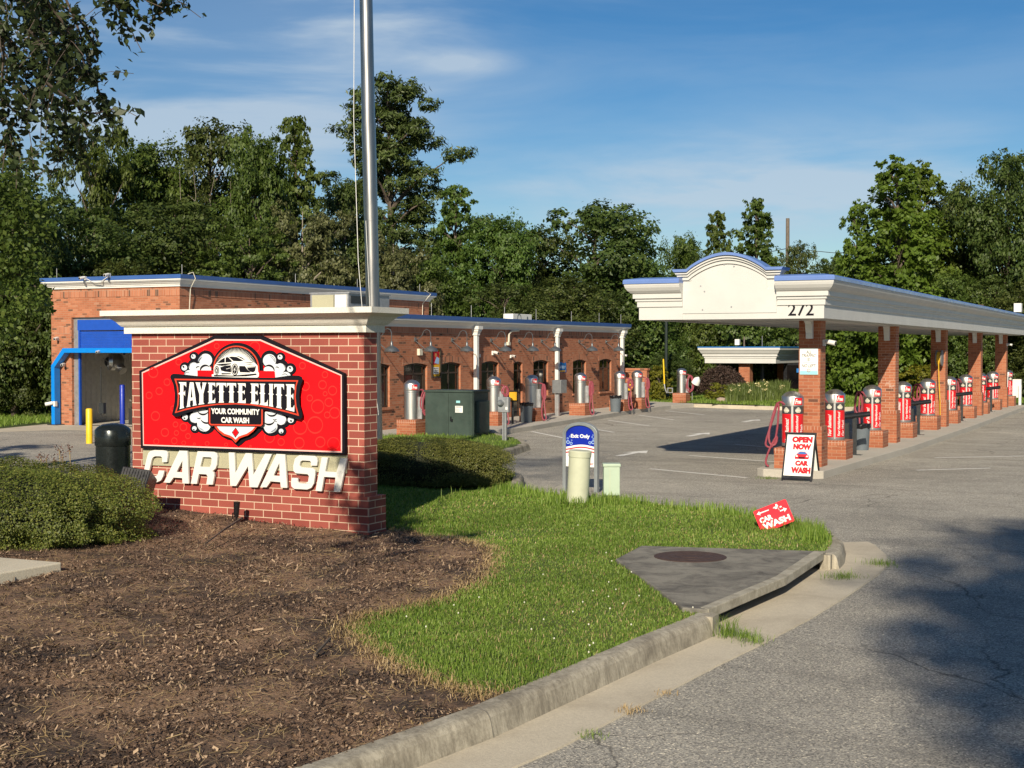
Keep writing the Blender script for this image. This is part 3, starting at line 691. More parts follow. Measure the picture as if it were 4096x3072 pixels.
# strip of concrete edging by the tunnel
sheet('concrete_apron', [(-33.9, 33.9), (-33.0, 30.2), (-31.6, 25), (-30.8, 25), (-31.9, 30.2), (-31.0, 31.8), (-27, 32.2), (-27, 33.99), (-33.9, 33.99)], 0.004, 'gutter_concrete')

# painted lines ---------------------------------------------------------------------
def line(p, q, wd=.10, z=.004):
    P = Vector(p); Q = Vector(q); d = (Q - P).normalized(); nrm = Vector((-d.y, d.x)) * wd / 2
    mb = MB(); mb.add([(*(P - nrm), z), (*(Q - nrm), z), (*(Q + nrm), z), (*(P + nrm), z)], [(0, 1, 2, 3)]); return mb
m_, nt_, N_, L_, b_ = newmat('road_paint')
tc_ = N_.new('ShaderNodeTexCoord').outputs['Object']
f_ = noise(N_, L_, tc_, 9, 6, .7)
L_.new(ramp(N_, L_, f_, [(0.34, (.36, .35, .32)), (.46, (.78, .77, .72))]), b_.inputs['Base Color']); b_.inputs['Roughness'].default_value = .8
mb = MB()
for p, q in [((-10.04, 26.91), (-7.65, 25.85)), ((-10.47, 30.67), (-7.75, 29.6)), ((-10.61, 34.77), (-7.75, 33.1)), ((-10.6, 38.6), (-7.8, 37.2)), ((-10.6, 42.4), (-7.8, 41.0)), ((-10.6, 46.2), (-7.8, 44.8)), ((-10.6, 50), (-7.8, 48.6)),
             ((-17.8, 37.5), (-15.2, 34.6)), ((-18.0, 41.0), (-15.4, 38.2)), ((-18.2, 44.6), (-15.6, 41.8)), ((-18.6, 48.6), (-16.2, 45.8)), ((-18.9, 52.4), (-16.4, 49.8)), ((-5.2, 32.5), (-1.9, 35.2)), ((-5.0, 29.0), (-3.7, 30.2))]:
    l = line(p, q); mb.add(l.v, l.f)
struct(mb.build('parking_lines', 'road_paint'))
mb = MB()
for cx_, cy_ in ((-12.8, 38.4), (-13.6, 46.5), (-11.9, 30.8), (-12.8, 54)):
    mb.poly([[(cx_ - .1, cy_ - 1.0), (cx_ + .1, cy_ - 1.0), (cx_ + .08, cy_ + .1), (cx_ + .3, cy_ + .05), (cx_ + .02, cy_ + .9), (cx_ - .3, cy_ + .05), (cx_ - .08, cy_ + .1)]], lambda u, v, w_: (u, v, .0045), 0)
struct(mb.build('road_arrows', 'road_paint'))

# weeds in the gutter joints
def weed(x, y, z, n, s, h, label, mat='blade_green', name='weed'):
    P = np.stack([npr.normal(x, s, n), npr.normal(y, s, n), np.full(n, z)], 1)
    V, F = blades(P, npr.uniform(h * .3, h, n), npr.uniform(.003, .006, n), 1.3); o = fast(name, V, F, mat, org=(x, y, z)); return tag(o, label, 'weed', 'weeds in the gutter joints')
weed(-3.55, 11.42, .02, 130, .05, .24, 'tall wiry weed with long stems at the near end of the drain inlet')
weed(-3.30, 11.30, .02, 130, .07, .10, 'low leafy weed sprawling on the gutter below the drain inlet')
weed(*gp(1612, 1380)[:2], .01, 110, .06, .12, 'green weed tuft where the gutter joins the road below the inlet')
weed(*gp(1822, 1250)[:2], .01, 200, .09, .11, 'green weed patch at the far end of the drain inlet')
weed(*gp(1905, 1222)[:2], .01, 170, .10, .10, 'weed clump at the outer edge of the gutter beyond the inlet')
weed(*gp(1360, 1541)[:2], .01, 100, .06, .05, 'small dry weed in the gutter joint nearest the camera but one', 'blade_straw')
weed(*gp(1440, 1502)[:2], .01, 60, .05, .04, 'tiny dry weed in the gutter edge below the lawn', 'blade_straw')
weed(*gp(1275, 1594)[:2], .01, 70, .05, .05, 'weed tuft lowest on the gutter edge')
weed(*gp(1660, 1034)[:2], .0, 160, .12, .07, 'thin weeds along the front corner of the island kerb')

# ------------------------------------------------------------------ monument sign
SY = 15.29
def zb4(x, y): p = plane(550 + x / 2.37, 1300 + y / 2.37, 1, SY); return (p[0], p[2])
def zL(x, y): p = plane(700 + x / 3.53, 1350 + y / 3.53, 1, SY); return (p[0], p[2])
T = thing('monument_sign', 'red brick monument sign with cream cap, red car wash board and white raised letters', 'sign', (-11.6, SY + .15, .1))
XL, XR = -13.60, -9.68
mb = MB(); mb.box(XL, XR, SY, SY + .32, .0, 2.72); mb.build('brick_wall', 'sign_brick', T)
mb = MB(); mb.box(XL - .02, XR + .07, SY - .012, SY + .42, -.1, .555); mb.build('brick_base', 'sign_brick', T)
prof = [(0.0, 2.715), (.075, 2.715), (.075, 2.81), (.10, 2.815), (.125, 2.84), (.15, 2.875), (.20, 2.92), (.28, 2.955), (.31, 2.965), (.31, 3.04), (0, 3.05)]
mb = MB(); mb.sweep([(XL, SY), (XR, SY), (XR, SY + .32), (XL, SY + .32)], prof); mb.box(XL, XR, SY, SY + .32, 2.72, 3.05)
mb.build('cap', 'cast_stone', T)
mb = MB(); mb.poly([[zb4(60, 1170), zb4(1996, 1235), zb4(1990, 1405), zb4(60, 1325)]], lambda u, v, w_: (u, SY - .004 - w_, v), .018); mb.build('stucco_panel', 'stucco', T)
def plate(name, mat, loops, parent, y0, t=.002, fnp=zb4):
    mb = MB()
    for lp in loops:
        ls = lp if isinstance(lp[0][0], (list, tuple)) else [lp]
        mb.poly([[fnp(*p) for p in l] for l in ls], lambda u, v, w_: (u, y0 - w_, v), t)
    return mb.build(name, mat, parent)
board = plate('board', 'ink_black', [[(55, 435), (765, 100), (1205, 103), (1990, 460), (1998, 1225), (70, 1165)]], T, SY - .025, .06)
B0 = SY - .0855
plate('border', 'ink_pink', [[(80, 447), (771, 134), (1203, 137), (1971, 472), (1973, 1207), (92, 1139)]], board, B0, .001)
plate('red_field', 'ink_red', [[(90, 456), (775, 148), (1200, 151), (1961, 480), (1962, 1192), (100, 1128)]], board, B0 - .0015, .001)
# soap bubbles in the red field: rings
mb = MB(); rr = random.Random(5)
spots = [(190, 450, 46), (320, 540, 32), (245, 625, 34), (150, 665, 32), (210, 860, 42), (400, 940, 26), (475, 965, 36), (300, 1015, 38), (430, 350, 30), (790, 200, 26), (1150, 210, 50), (1600, 385, 32), (1790, 565, 40), (1885, 620, 42), (1815, 650, 22), (1670, 690, 30), (1850, 730, 40), (1745, 770, 62), (1720, 945, 75), (1580, 965, 66), (1945, 830, 50), (1835, 850, 30), (1570, 1115, 50), (1770, 1105, 48), (1900, 1120, 60), (1290, 1060, 50), (1400, 1105, 34), (1630, 580, 40), (390, 1095, 30), (580, 1125, 34), (700, 1120, 30), (410, 1020, 24), (380, 790, 26), (220, 1100, 28), (1110, 1145, 26), (880, 1130, 34), (480, 1115, 22), (1815, 470, 30), (520, 1050, 26), (680, 250, 22)]
for i, (a, b_, r) in enumerate(spots):
    if r + b_ > 1185 or b_ + r > 1128 + (a - 100) * .034: r = min(r, 1122 + (a - 100) * .034 - b_)
    if a + r > 1955: a = 1955 - r
    if r < 6: continue
    yy = B0 - .0030 - .00012 * i
    mb.poly([[zb4(*p) for p in circ(a, b_, r, 28, r * 1.12 if b_ + r * 1.12 < 1124 + (a - 100) * .034 else r)], [zb4(*p) for p in circ(a, b_, r - 7, 28)]], lambda u, v, w_, yy=yy: (u, yy, v), 0)
mb.build('bubble_rings', 'ink_bubble', board)
# emblem, layer over layer
lay = [B0 - .009]
def L(mat, shapes, name='emblem_layer', parent=None):
    mb = MB()
    for sh in shapes:
        lay[0] -= .00035; yy = lay[0]
        ls = sh if isinstance(sh[0][0], (list, tuple)) else [sh]
        mb.poly([[zL(*p) for p in l] for l in ls], lambda u, v, w_, yy=yy: (u, yy, v), 0)
    lay[0] -= .0003
    return mb
emb = MB()
foamL = [(330, 268, 68), (203, 418, 74), (500, 305, 125), (340, 400, 105), (420, 500, 130), (290, 520, 100), (215, 1118, 72), (345, 1278, 68), (490, 1210, 150), (340, 1120, 120), (400, 1040, 120)]
foamR = [(1552, 275, 68), (1690, 440, 82), (1400, 305, 125), (1560, 410, 105), (1480, 500, 130), (1620, 540, 100), (1703, 1155, 75), (1568, 1315, 68), (1425, 1235, 150), (1580, 1150, 120), (1500, 1060, 120)]
blk = [circ(*c) for c in foamL + foamR]
blk += [circ(945, 435, 362, 48), [(590, 1250), (640, 1310), (720, 1390), (800, 1432), (860, 1445), (905, 1495), (957, 1532), (1010, 1495), (1060, 1450), (1120, 1432), (1200, 1390), (1280, 1310), (1310, 1250)],
        [(388, 455), (400, 440), (1490, 455), (1503, 470), (1503, 600), (388, 600)]]
ban = [(36, 560), (50, 522), (85, 507), (160, 512), (400, 540), (955, 560), (1500, 565), (1740, 530), (1850, 535), (1892, 558), (1900, 600), (1868, 680), (1850, 800), (1855, 930), (1895, 1070), (1893, 1120), (1860, 1152), (1800, 1140), (1640, 1090), (1450, 1030), (1200, 985), (955, 970), (700, 975), (450, 1010), (300, 1050), (140, 1112), (85, 1105), (60, 1080), (75, 1020), (98, 900), (100, 780), (80, 660)]
L('ink_black', blk).build('emblem_outline', 'ink_black', board)
# foam
white = [(500, 320, 92), (330, 415, 66), (420, 470, 110), (270, 530, 72), (520, 450, 60), (1400, 325, 92), (1555, 430, 68), (1480, 480, 110), (1630, 555, 72), (1380, 460, 60), (330, 268, 32), (203, 425, 40), (1550, 275, 35), (1690, 443, 43),
         (480, 1230, 95), (350, 1130, 72), (420, 1060, 95), (540, 1100, 80), (1420, 1255, 95), (1570, 1160, 70), (1490, 1080, 95), (1370, 1120, 80), (215, 1120, 40), (347, 1278, 32), (1703, 1158, 43), (1568, 1315, 33)]
mb = L('ink_foam', [circ(*c) for c in white] + [[(560, 1100), (620, 1250), (400, 1280), (380, 1180)], [(1340, 1100), (1280, 1260), (1480, 1300), (1520, 1200)]]); mb.build('foam', 'ink_foam', board)
def arcband(cx, cy, r0, r1, a0, a1, n=14):
    o = [(cx + r1 * math.cos(math.radians(a0 + (a1 - a0) * i / n)), cy - r1 * math.sin(math.radians(a0 + (a1 - a0) * i / n))) for i in range(n + 1)]
    c = (r1 - r0) * .5
    i_ = [(cx + (r0 + (r1 - r0) * (abs(2 * i / n - 1) ** 2) * .98) * math.cos(math.radians(a0 + (a1 - a0) * i / n)), cy - (r0 + (r1 - r0) * (abs(2 * i / n - 1) ** 2) * .98) * math.sin(math.radians(a0 + (a1 - a0) * i / n))) for i in range(n, -1, -1)]
    return o + i_
arcs = [(500, 455, 50, 75, 30, 200), (400, 435, 22, 32, 40, 180), (470, 330, 78, 84, 90, 200), (330, 400, 50, 55, 60, 220), (1400, 455, 50, 75, -20, 150), (1400, 330, 78, 84, -20, 100), (1560, 410, 50, 55, -30, 120), (1510, 440, 22, 32, 0, 140), (1620, 560, 48, 53, 0, 160), (250, 530, 42, 47, 40, 200),
        (470, 1010, 60, 82, 190, 340), (520, 1130, 60, 84, 190, 340), (410, 1110, 22, 32, 200, 340), (480, 1240, 78, 84, 180, 300), (340, 1140, 52, 57, 150, 290), (1440, 1030, 60, 82, 200, 350), (1400, 1150, 60, 84, 200, 350), (1480, 1130, 22, 32, 200, 340), (1430, 1260, 78, 84, 240, 360), (1580, 1170, 52, 57, 250, 380)]
L('ink_black', [arcband(*a) for a in arcs] + [circ(326, 258, 9), circ(197, 410, 12), circ(1552, 262, 10), circ(1697, 425, 13), circ(212, 1132, 11), circ(345, 1292, 9), circ(1712, 1170, 13), circ(1575, 1330, 10)]).build('foam_lines', 'ink_black', board)
sh = [arcband(480, 335, 60, 74, 100, 190), arcband(1400, 335, 60, 74, 0, 80), arcband(480, 1225, 60, 74, 190, 280), arcband(1430, 1245, 60, 74, 260, 350)]
L('ink_foamshade', sh).build('foam_shade', 'ink_foamshade', board)
# arch
L('ink_black', [circ(945, 435, 340, 48)]).build('arch_ground', 'ink_black', board)
L('ink_orange', [[circ(945, 440, 325, 56), circ(945, 440, 307, 56)]]).build('arch_ring', 'ink_orange', board)
L('ink_red', [[(400, 462), (1482, 472), (1488, 572), (402, 560)]]).build('side_bar', 'ink_red', board)
rays = []
for i in range(41):
    a = math.radians(8 + 164 * i / 40); d = (math.cos(a), -math.sin(a)); p = (-d[1], d[0])
    r0, r1, w0 = 170, 288, 9
    rays.append([(945 + d[0] * r0 + p[0] * w0, 430 + d[1] * r0 + p[1] * w0), (945 + d[0] * r1, 430 + d[1] * r1), (945 + d[0] * r0 - p[0] * w0, 430 + d[1] * r0 - p[1] * w0)])
L('ink_white', rays).build('rays', 'ink_white', board)
carw = [(612, 520), (640, 515), (640, 430), (655, 385), (690, 350), (740, 300), (800, 262), (870, 250), (950, 258), (1010, 285), (1075, 320), (1150, 330), (1215, 355), (1255, 395), (1262, 480), (1275, 500), (1272, 545), (1245, 572), (640, 566), (612, 545)]
L('ink_white', [carw]).build('car_shape', 'ink_white', board)
car = [[(690, 360), (740, 312), (795, 282), (795, 352)], [(808, 280), (840, 275), (895, 330), (890, 345), (805, 352)], [(850, 272), (900, 268), (965, 275), (1010, 300), (1060, 328), (1000, 335), (915, 330)],
       [(665, 380), (760, 368), (890, 362), (880, 375), (760, 400), (720, 395), (690, 388)], [(730, 420), (800, 395), (880, 390), (885, 490), (800, 480), (745, 465)], [(1000, 400), (1080, 402), (1110, 445), (1160, 492), (1010, 488), (995, 440)],
       [(1105, 412), (1235, 402), (1222, 470), (1195, 488), (1150, 480), (1120, 450)], [(640, 525), (760, 528), (900, 535), (1080, 520), (1240, 505), (1245, 525), (1100, 545), (900, 548), (650, 545)],
       circ(683, 462, 34, 24, 62), circ(938, 450, 50, 28, 84), [(750, 500), (880, 502), (880, 515), (750, 518)], [(1060, 350), (1200, 350), (1160, 362)], [(1080, 372), (1215, 385), (1160, 388)]]
L('ink_black', car).build('car_dark', 'ink_black', board)
wl = [[circ(683, 465, 26, 22, 52), circ(683, 465, 21, 22, 45)], [circ(938, 450, 40, 24, 72), circ(938, 450, 33, 24, 63)]]
for cx_, cy_, rx_, ry_ in ((683, 465, 22, 46), (938, 450, 34, 64)):
    for k in range(5):
        a = math.radians(72 * k + 20); wl.append([(cx_ + math.cos(a + 1.5) * 3, cy_ + math.sin(a + 1.5) * 4), (cx_ + rx_ * math.cos(a), cy_ + ry_ * math.sin(a)), (cx_ + math.cos(a - 1.5) * 3, cy_ + math.sin(a - 1.5) * 4)])
wl += [[(1112, 418), (1228, 408), (1226, 414), (1118, 424)], [(1010, 505), (1100, 500), (1100, 505), (1010, 510)], [(820, 440), (880, 425), (880, 430), (822, 446)]]
L('ink_white', wl).build('car_wheels', 'ink_white', board)
# shield point
L('ink_orange', [[(650, 1240), (700, 1310), (780, 1375), (850, 1398), (900, 1420), (953, 1478), (1010, 1415), (1060, 1395), (1130, 1372), (1210, 1310), (1262, 1245)]]).build('shield', 'ink_orange', board)
L('ink_foam', [[(685, 1240), (730, 1300), (800, 1350), (870, 1372), (915, 1395), (953, 1432), (995, 1390), (1040, 1372), (1110, 1350), (1185, 1300), (1232, 1245)]]).build('shield_face', 'ink_foam', board)
L('ink_black', [[(955, 1262), (1005, 1335), (952, 1405), (900, 1332)]]).build('diamond_edge', 'ink_black', board)
L('ink_red', [[(955, 1278), (992, 1335), (952, 1388), (912, 1332)]]).build('diamond', 'ink_red', board)
# plate with the small words
L('ink_black', [[(565, 950), (1350, 960), (1350, 1225), (1320, 1255), (600, 1245), (565, 1215)]]).build('plate_edge', 'ink_black', board)
L('ink_orange', [[(580, 950), (1337, 960), (1337, 1220), (1312, 1243), (608, 1233), (580, 1208)]]).build('plate_rim', 'ink_orange', board)
L('ink_black', [[(600, 950), (1318, 960), (1318, 1205), (1303, 1222), (615, 1213), (600, 1198)]]).build('plate_face', 'ink_black', board)
# banner
L('ink_black', [ban]).build('banner_edge', 'ink_black', board)
L('ink_orange', [[(95, 578), (955, 592), (1838, 600), (1812, 680), (1800, 830), (1812, 960), (1848, 1100), (1640, 1042), (1400, 985), (1180, 950), (955, 938), (700, 945), (450, 978), (250, 1020), (102, 1062), (135, 960), (145, 830), (130, 690)]]).build('banner_rim', 'ink_orange', board)
L('ink_black', [[(125, 598), (955, 612), (1812, 620), (1792, 700), (1782, 830), (1794, 960), (1820, 1070), (1640, 1020), (1400, 966), (1180, 932), (955, 922), (700, 928), (450, 958), (250, 1000), (128, 1040), (155, 950), (163, 830), (150, 700)]]).build('banner_face', 'ink_black', board)
GL = {'F': ([(0, 1), (1, 1), (1, .8), (.86, .87), (.62, .9), (.62, .62), (.74, .62), (.85, .68), (.85, .44), (.74, .52), (.62, .53), (.62, .08), (.72, 0), (.1, 0), (.2, .08), (.2, .52), (.02, .56), (-.08, .575), (.02, .59), (.2, .63), (.2, .92)],),
      'E': ([(0, 1), (1, 1), (1, .78), (.87, .87), (.58, .9), (.58, .6), (.75, .6), (.88, .67), (.88, .43), (.75, .51), (.58, .52), (.58, .12), (.85, .14), (1, .26), (1, 0), (0, 0), (.15, .08), (.15, .52), (-.04, .56), (.15, .6), (.15, .92)],),
      'T': ([(0, 1), (1, 1), (1, .76), (.9, .87), (.7, .9), (.7, .59), (.82, .55), (.7, .51), (.7, .08), (.8, 0), (.2, 0), (.3, .08), (.3, .51), (.18, .55), (.3, .59), (.3, .9), (.1, .87), (0, .76)],),
      'I': ([(0, 1), (1, 1), (.85, .92), (.85, .59), (1.08, .55), (.85, .51), (.85, .08), (1, 0), (0, 0), (.15, .08), (.15, .51), (-.08, .55), (.15, .59), (.15, .92)],),
      'L': ([(0, 1), (.7, 1), (.57, .92), (.57, .59), (.68, .55), (.57, .51), (.57, .12), (.85, .15), (1, .3), (1, 0), (0, 0), (.14, .08), (.14, .51), (-.03, .55), (.14, .59), (.14, .92)],),
      'A': ([(.33, 1), (.7, 1), (.96, .06), (1.02, 0), (.6, 0), (.66, .06), (.63, .24), (.37, .24), (.33, .06), (.4, 0), (-.02, 0), (.06, .06)], [(.51, .82), (.60, .36), (.41, .36)]),
      'Y': ([(0, 1), (.46, 1), (.40, .94), (.53, .62), (.66, .94), (.60, 1), (1, 1), (.93, .94), (.70, .46), (.70, .08), (.80, 0), (.26, 0), (.36, .08), (.36, .46), (.07, .94)],)}
def top(x): return 626 + (x - 150) * .019
def bot(x): return 912 + ((x - 830) ** 2) * (2.1e-4 if x < 830 else 1.42e-4)
lay[0] -= .0006
for i, (ch, a, b_) in enumerate([('F', 158, 265), ('A', 268, 410), ('Y', 392, 552), ('E', 568, 672), ('T', 690, 825), ('T', 835, 966), ('E', 985, 1100), ('E', 1166, 1280), ('L', 1294, 1412), ('I', 1425, 1490), ('T', 1500, 1640), ('E', 1662, 1785)]):
    lay[0] -= .0002; yy = lay[0]; mb = MB()
    def f2(u, v): xx = a + u * (b_ - a); return zL(xx, bot(xx) + (top(xx) - bot(xx)) * v)
    mb.poly([[f2(*p) for p in lp] for lp in GL[ch]], lambda u, v, w_, yy=yy: (u, yy, v), 0); mb.build('name_letter', 'ink_white', board)
yy = lay[0] - .001
mb = MB()
def wordbox(x0, x1, yt, yb, sl, yy):
    def f(u, v):
        xx = x0 + (x1 - x0) * u; yv = yb + (yt - yb) * v + (xx - x0) * sl; p = zL(xx, yv); return (p[0], yy, p[1])
    return f
text_on(mb, 'YOUR COMMUNITY', wordbox(614, 1298, 990, 1072, .022, yy), bold=.045)
text_on(mb, 'CAR WASH', wordbox(756, 1150, 1116, 1196, .02, yy), bold=.045); mb.build('tagline', 'ink_white', board)
# raised letters
LET = [('C', [[(262, 1298), (308, 1297), (316, 1240), (315, 1206), (300, 1190), (270, 1185), (190, 1183), (155, 1190), (132, 1212), (120, 1250), (97, 1350), (84, 1420), (86, 1455), (110, 1475), (160, 1484), (215, 1487), (252, 1470), (272, 1432), (284, 1378), (232, 1375), (222, 1412), (205, 1428), (155, 1430), (137, 1422), (136, 1400), (163, 1280), (176, 1250), (200, 1241), (250, 1243), (265, 1256)]]),
       ('A', [[(425, 1188), (502, 1190), (516, 1500), (456, 1498), (453, 1448), (371, 1443), (336, 1493), (279, 1490)], [(455, 1285), (453, 1393), (399, 1390)]]),
       ('R', [[(598, 1194), (750, 1199), (780, 1213), (787, 1245), (780, 1325), (767, 1360), (738, 1382), (752, 1398), (756, 1430), (741, 1510), (681, 1508), (693, 1432), (682, 1413), (611, 1409), (591, 1503), (534, 1500)], [(648, 1248), (722, 1251), (732, 1262), (727, 1318), (714, 1343), (624, 1340)]]),
       ('W', [[(892, 1205), (948, 1207), (956, 1400), (1052, 1212), (1112, 1214), (1126, 1418), (1236, 1218), (1302, 1221), (1166, 1536), (1090, 1533), (1076, 1335), (963, 1523), (908, 1520)]]),
       ('A', [[(1345, 1219), (1425, 1224), (1446, 1540), (1386, 1538), (1381, 1486), (1291, 1479), (1251, 1535), (1191, 1533)], [(1372, 1306), (1376, 1428), (1317, 1424)]]),
       ('S', [[(1560, 1231), (1706, 1238), (1729, 1256), (1733, 1290), (1726, 1331), (1668, 1329), (1672, 1297), (1660, 1285), (1588, 1281), (1570, 1294), (1563, 1330), (1576, 1345), (1688, 1352), (1710, 1376), (1710, 1422), (1698, 1500), (1675, 1540), (1635, 1556), (1512, 1549), (1486, 1526), (1482, 1490), (1491, 1445), (1548, 1447), (1545, 1480), (1560, 1492), (1622, 1496), (1644, 1480), (1652, 1428), (1640, 1411), (1526, 1402), (1505, 1379), (1504, 1330), (1520, 1262)]]),
       ('H', [[(1773, 1250), (1833, 1253), (1806, 1385), (1912, 1392), (1951, 1258), (2013, 1262), (1946, 1580), (1886, 1577), (1903, 1442), (1795, 1436), (1772, 1573), (1714, 1568)]])]
for ch, lps in LET:
    mb = MB(); mb.poly([[zb4(*p) for p in lp] for lp in lps], lambda u, v, w_: (u, SY - .034 - w_, v), .035); mb.build('raised_letter', 'white_paint', T, bevel=.003)
# small bolts left from earlier lettering
# ------------------------------------------------------------------ brick building
WX, WY0, WY1, WH = -20.9, 31.9, 52.9, 3.25        # low wing: face plane, ends, brick height
TX0, TX1, TY0, TY1, TH = -33.66, -28.3, 34.0, 49.7, 4.45
B = thing('brick_building', 'brick car wash building with tall tunnel end and low wing, blue roof edges', 'building', (-25, 40, 0))
def arch(y0, y1, z0, z1, rise=.07, n=8):
    o = [(y0, z0), (y1, z0)]
    return o + [(y1 + (y0 - y1) * i / n, z1 - rise + rise * math.sin(math.pi * i / n) ** .8) for i in range(n + 1)]
WINS = [(33.15, 34.40, .80, 2.08, 'w'), (35.2, 36.60, .12, 2.07, 'd'), (37.45, 38.75, .80, 2.08, 'w'), (40.2, 41.45, .80, 2.09, 'w'), (42.6, 43.3, .12, 2.06, 'n'), (44.2, 45.45, .80, 2.10, 'w'), (47.7, 48.95, .80, 2.09, 'w'), (50.3, 51.55, .80, 2.10, 'w')]
DOORS = [w for w in WINS]
mb = MB()
mb.poly([[(WY0, 0), (WY1, 0), (WY1, WH), (WY0, WH)]] + [list(reversed(arch(a, b_, c if k == 'w' else .13, d))) for a, b_, c, d, k in WINS], lambda u, v, w_: (WX - .28 + w_, u, v), .28)
mb.box(-28.3, WX - .001, WY1 - .28, WY1 - .002, 0, WH - .002); mb.box(-28.3, WX - .001, WY0 + .002, WY0 + .28, 0, WH - .002)
mb.build('wing_wall', 'wall_brick', B)
mb = MB(); mb.box(WX, WX + .012, WY0, WY1 + .01, WH - .27, WH - .04); mb.box(TX1, TX1 + .012, TY0, TY1 + .01, TH - .28, TH - .05); mb.box(TX0 - .01, TX1 + .012, TY0 - .012, TY0, TH - .28, TH - .05)
mb.build('soldier_course', 'soldier_brick', B)
for a, b_, c, d, k in []:
    n = 8; pts = [(a - .10 + (b_ - a + .2) * i / n, d - .10 + .10 * math.sin(math.pi * i / n)) for i in range(n + 1)]
    mb.poly([pts + [(p[0], p[1] + .20) for p in reversed(pts)]], lambda u, v, w_: (WX + w_, u, v), .010)
for a, b_, c, d, k in WINS:
    nm = 'window' if k == 'w' else 'door'
    z0 = c if k == 'w' else .15
    mb = MB(); fx = WX - .13
    lp = arch(a, b_, z0, d); lp2 = arch(a + .05, b_ - .05, z0 + .05, d - .05, .09)
    mb.poly([lp, list(reversed(lp2))], lambda u, v, w_: (fx + w_, u, v), .06)
    mb.box(fx, fx + .05, a + .05, b_ - .05, 1.72, 1.77)
    m2_ = (a + b_) / 2
    if k != 'n': mb.box(fx, fx + .045, m2_ - .03, m2_ + .03, z0 + .05, d - .05)
    if k != 'w': mb.box(fx, fx + .05, a + .05, a + .12, z0, 1.72); mb.box(fx, fx + .05, b_ - .12, b_ - .05, z0, 1.72); mb.box(fx + .05, fx + .10, b_ - .2, b_ - .17, 1.0, 1.3)
    f = mb.build(nm, 'window_frame', B)
    n = 8; pts = [(a - .10 + (b_ - a + .2) * i / n, d - .09 + .09 * math.sin(math.pi * i / n)) for i in range(n + 1)]
    mb = MB(); mb.poly([pts + [(p[0], p[1] + .20) for p in reversed(pts)]], lambda u, v, w_: (WX + w_, u, v), .006); mb.build('lintel', 'soldier_brick', f)
    if k == 'w': mb = MB(); mb.box(WX - .05, WX + .05, a - .08, b_ + .08, c - .07, c); mb.build('sill', 'soldier_brick', f)
    mb = MB(); mb.poly([lp2], lambda u, v, w_: (fx + .02 + w_, u, v), .008); mb.build('pane', 'dark_glass', f)
    if k == 'w':
        mb = MB(); mb.box(fx + .029, fx + .034, a + .1, a + .55, .9, 1.35); mb.box(fx + .029, fx + .034, b_ - .5, b_ - .1, 1.2, 1.65)
# red and white small sign in the last window
mb = MB(); mb.box(WX - .165, WX - .16, 50.36, 50.85, 1.80, 1.97); mb.box(WX - .165, WX - .16, 50.95, 51.45, 1.80, 1.97); o = mb.build('window_sign', 'ink_text_red', org=(WX - .16, 50.9, 1.8)); tag(o, 'small red sign strips inside the last window of the brick wing', 'sign')
# dark rooms behind the glass
mb = MB(); mb.box(-28.2, WX - .30, WY0 + .3, WY1 - .3, .02, WH - .1); mb.build('interior', 'dark_inside', B)
# roofs
mb = MB(); mb.box(-28.3, WX - .02, WY0 + .02, WY1 - .02, WH - .02, WH + .02); mb.box(TX0 + .02, TX1 - .02, TY0 + .02, TY1 - .02, TH, TH + .05); mb.build('roof', 'galvanised', B)
def cornice(path, z, closed=False):
    pr = [(0, z), (.05, z), (.05, z + .05), (.075, z + .055), (.075, z + .085), (.11, z + .10), (.16, z + .16), (.19, z + .165), (.19, z + .19), (.23, z + .195), (.23, z + .24), (.0, z + .24)]
    m1 = MB(); m1.sweep(path, pr, closed); pc = [(-.02, z + .24), (.245, z + .24), (.25, z + .365), (-.02, z + .38)]
    m2 = MB(); m2.sweep(path, pc, closed); return m1, m2
m1, m2 = cornice([(-28.3, WY0), (WX, WY0), (WX, WY1), (-28.3, WY1)], WH - .10)
m1.build('wing_cornice', 'white_paint', B); m2.build('wing_roof_edge', 'blue_metal', B)
m1, m2 = cornice([(TX0, TY0), (TX1, TY0), (TX1, TY1), (TX0, TY1)], TH, True)
m1.build('tower_cornice', 'white_paint', B); m2.build('tower_roof_edge', 'blue_metal', B)
# tall part walls with the tunnel opening
DX0, DX1, DZ = -32.78, -29.3, 3.52
mb = MB(); mb.poly([[(TX0, 0), (DX0, 0), (DX0, DZ), (DX1, DZ), (DX1, 0), (TX1, 0), (TX1, TH), (TX0, TH)]], lambda u, v, w_: (u, TY0 + w_, v), .30)
mb.box(TX1 - .30, TX1 - .001, TY0 + .30, TY1, 0, TH - .001); mb.box(TX0 + .001, TX0 + .30, TY0 + .30, TY1, 0, TH - .001)
mb.poly([[(TX0 + .3, 0), (DX0, 0), (DX0, 3.2), (DX1, 3.2), (DX1, 0), (TX1 - .3, 0), (TX1 - .3, TH), (TX0 + .3, TH)]], lambda u, v, w_: (u, TY1 - .3 + w_, v), .30)
mb.build('tower_wall', 'wall_brick', B)
mb = MB(); mb.box(DX0 - .62, DX0 - .05, TY0 - .010, TY0, 3.0 - .02, 3.22); mb.build('soldier_course', 'soldier_brick', B)
mb = MB(); mb.box(DX0 + .0, DX0 + .26, TY0 + .10, TY0 + .14, 0, DZ); mb.box(DX0 + .26, DX1, TY0 + .10, TY0 + .14, 3.42, DZ); mb.box(DX1 - .2, DX1, TY0 + .10, TY0 + .14, 0, DZ)
mb.build('door_jamb', 'galvanised', B)
mb = MB(); mb.box(DX0 + .22, DX1 - .2, TY0 + .04, TY0 + .14, 3.10, 3.44); mb.box(DX0 + .24, DX0 + .30, TY0 + .05, TY0 + .13, 0, 3.1)
for i in range(12): z = 3.06 - i * .05; mb.box(DX0 + .28, DX1 - .2, TY0 + .085 + (.006 if i % 2 else 0), TY0 + .12, z - .046, z)
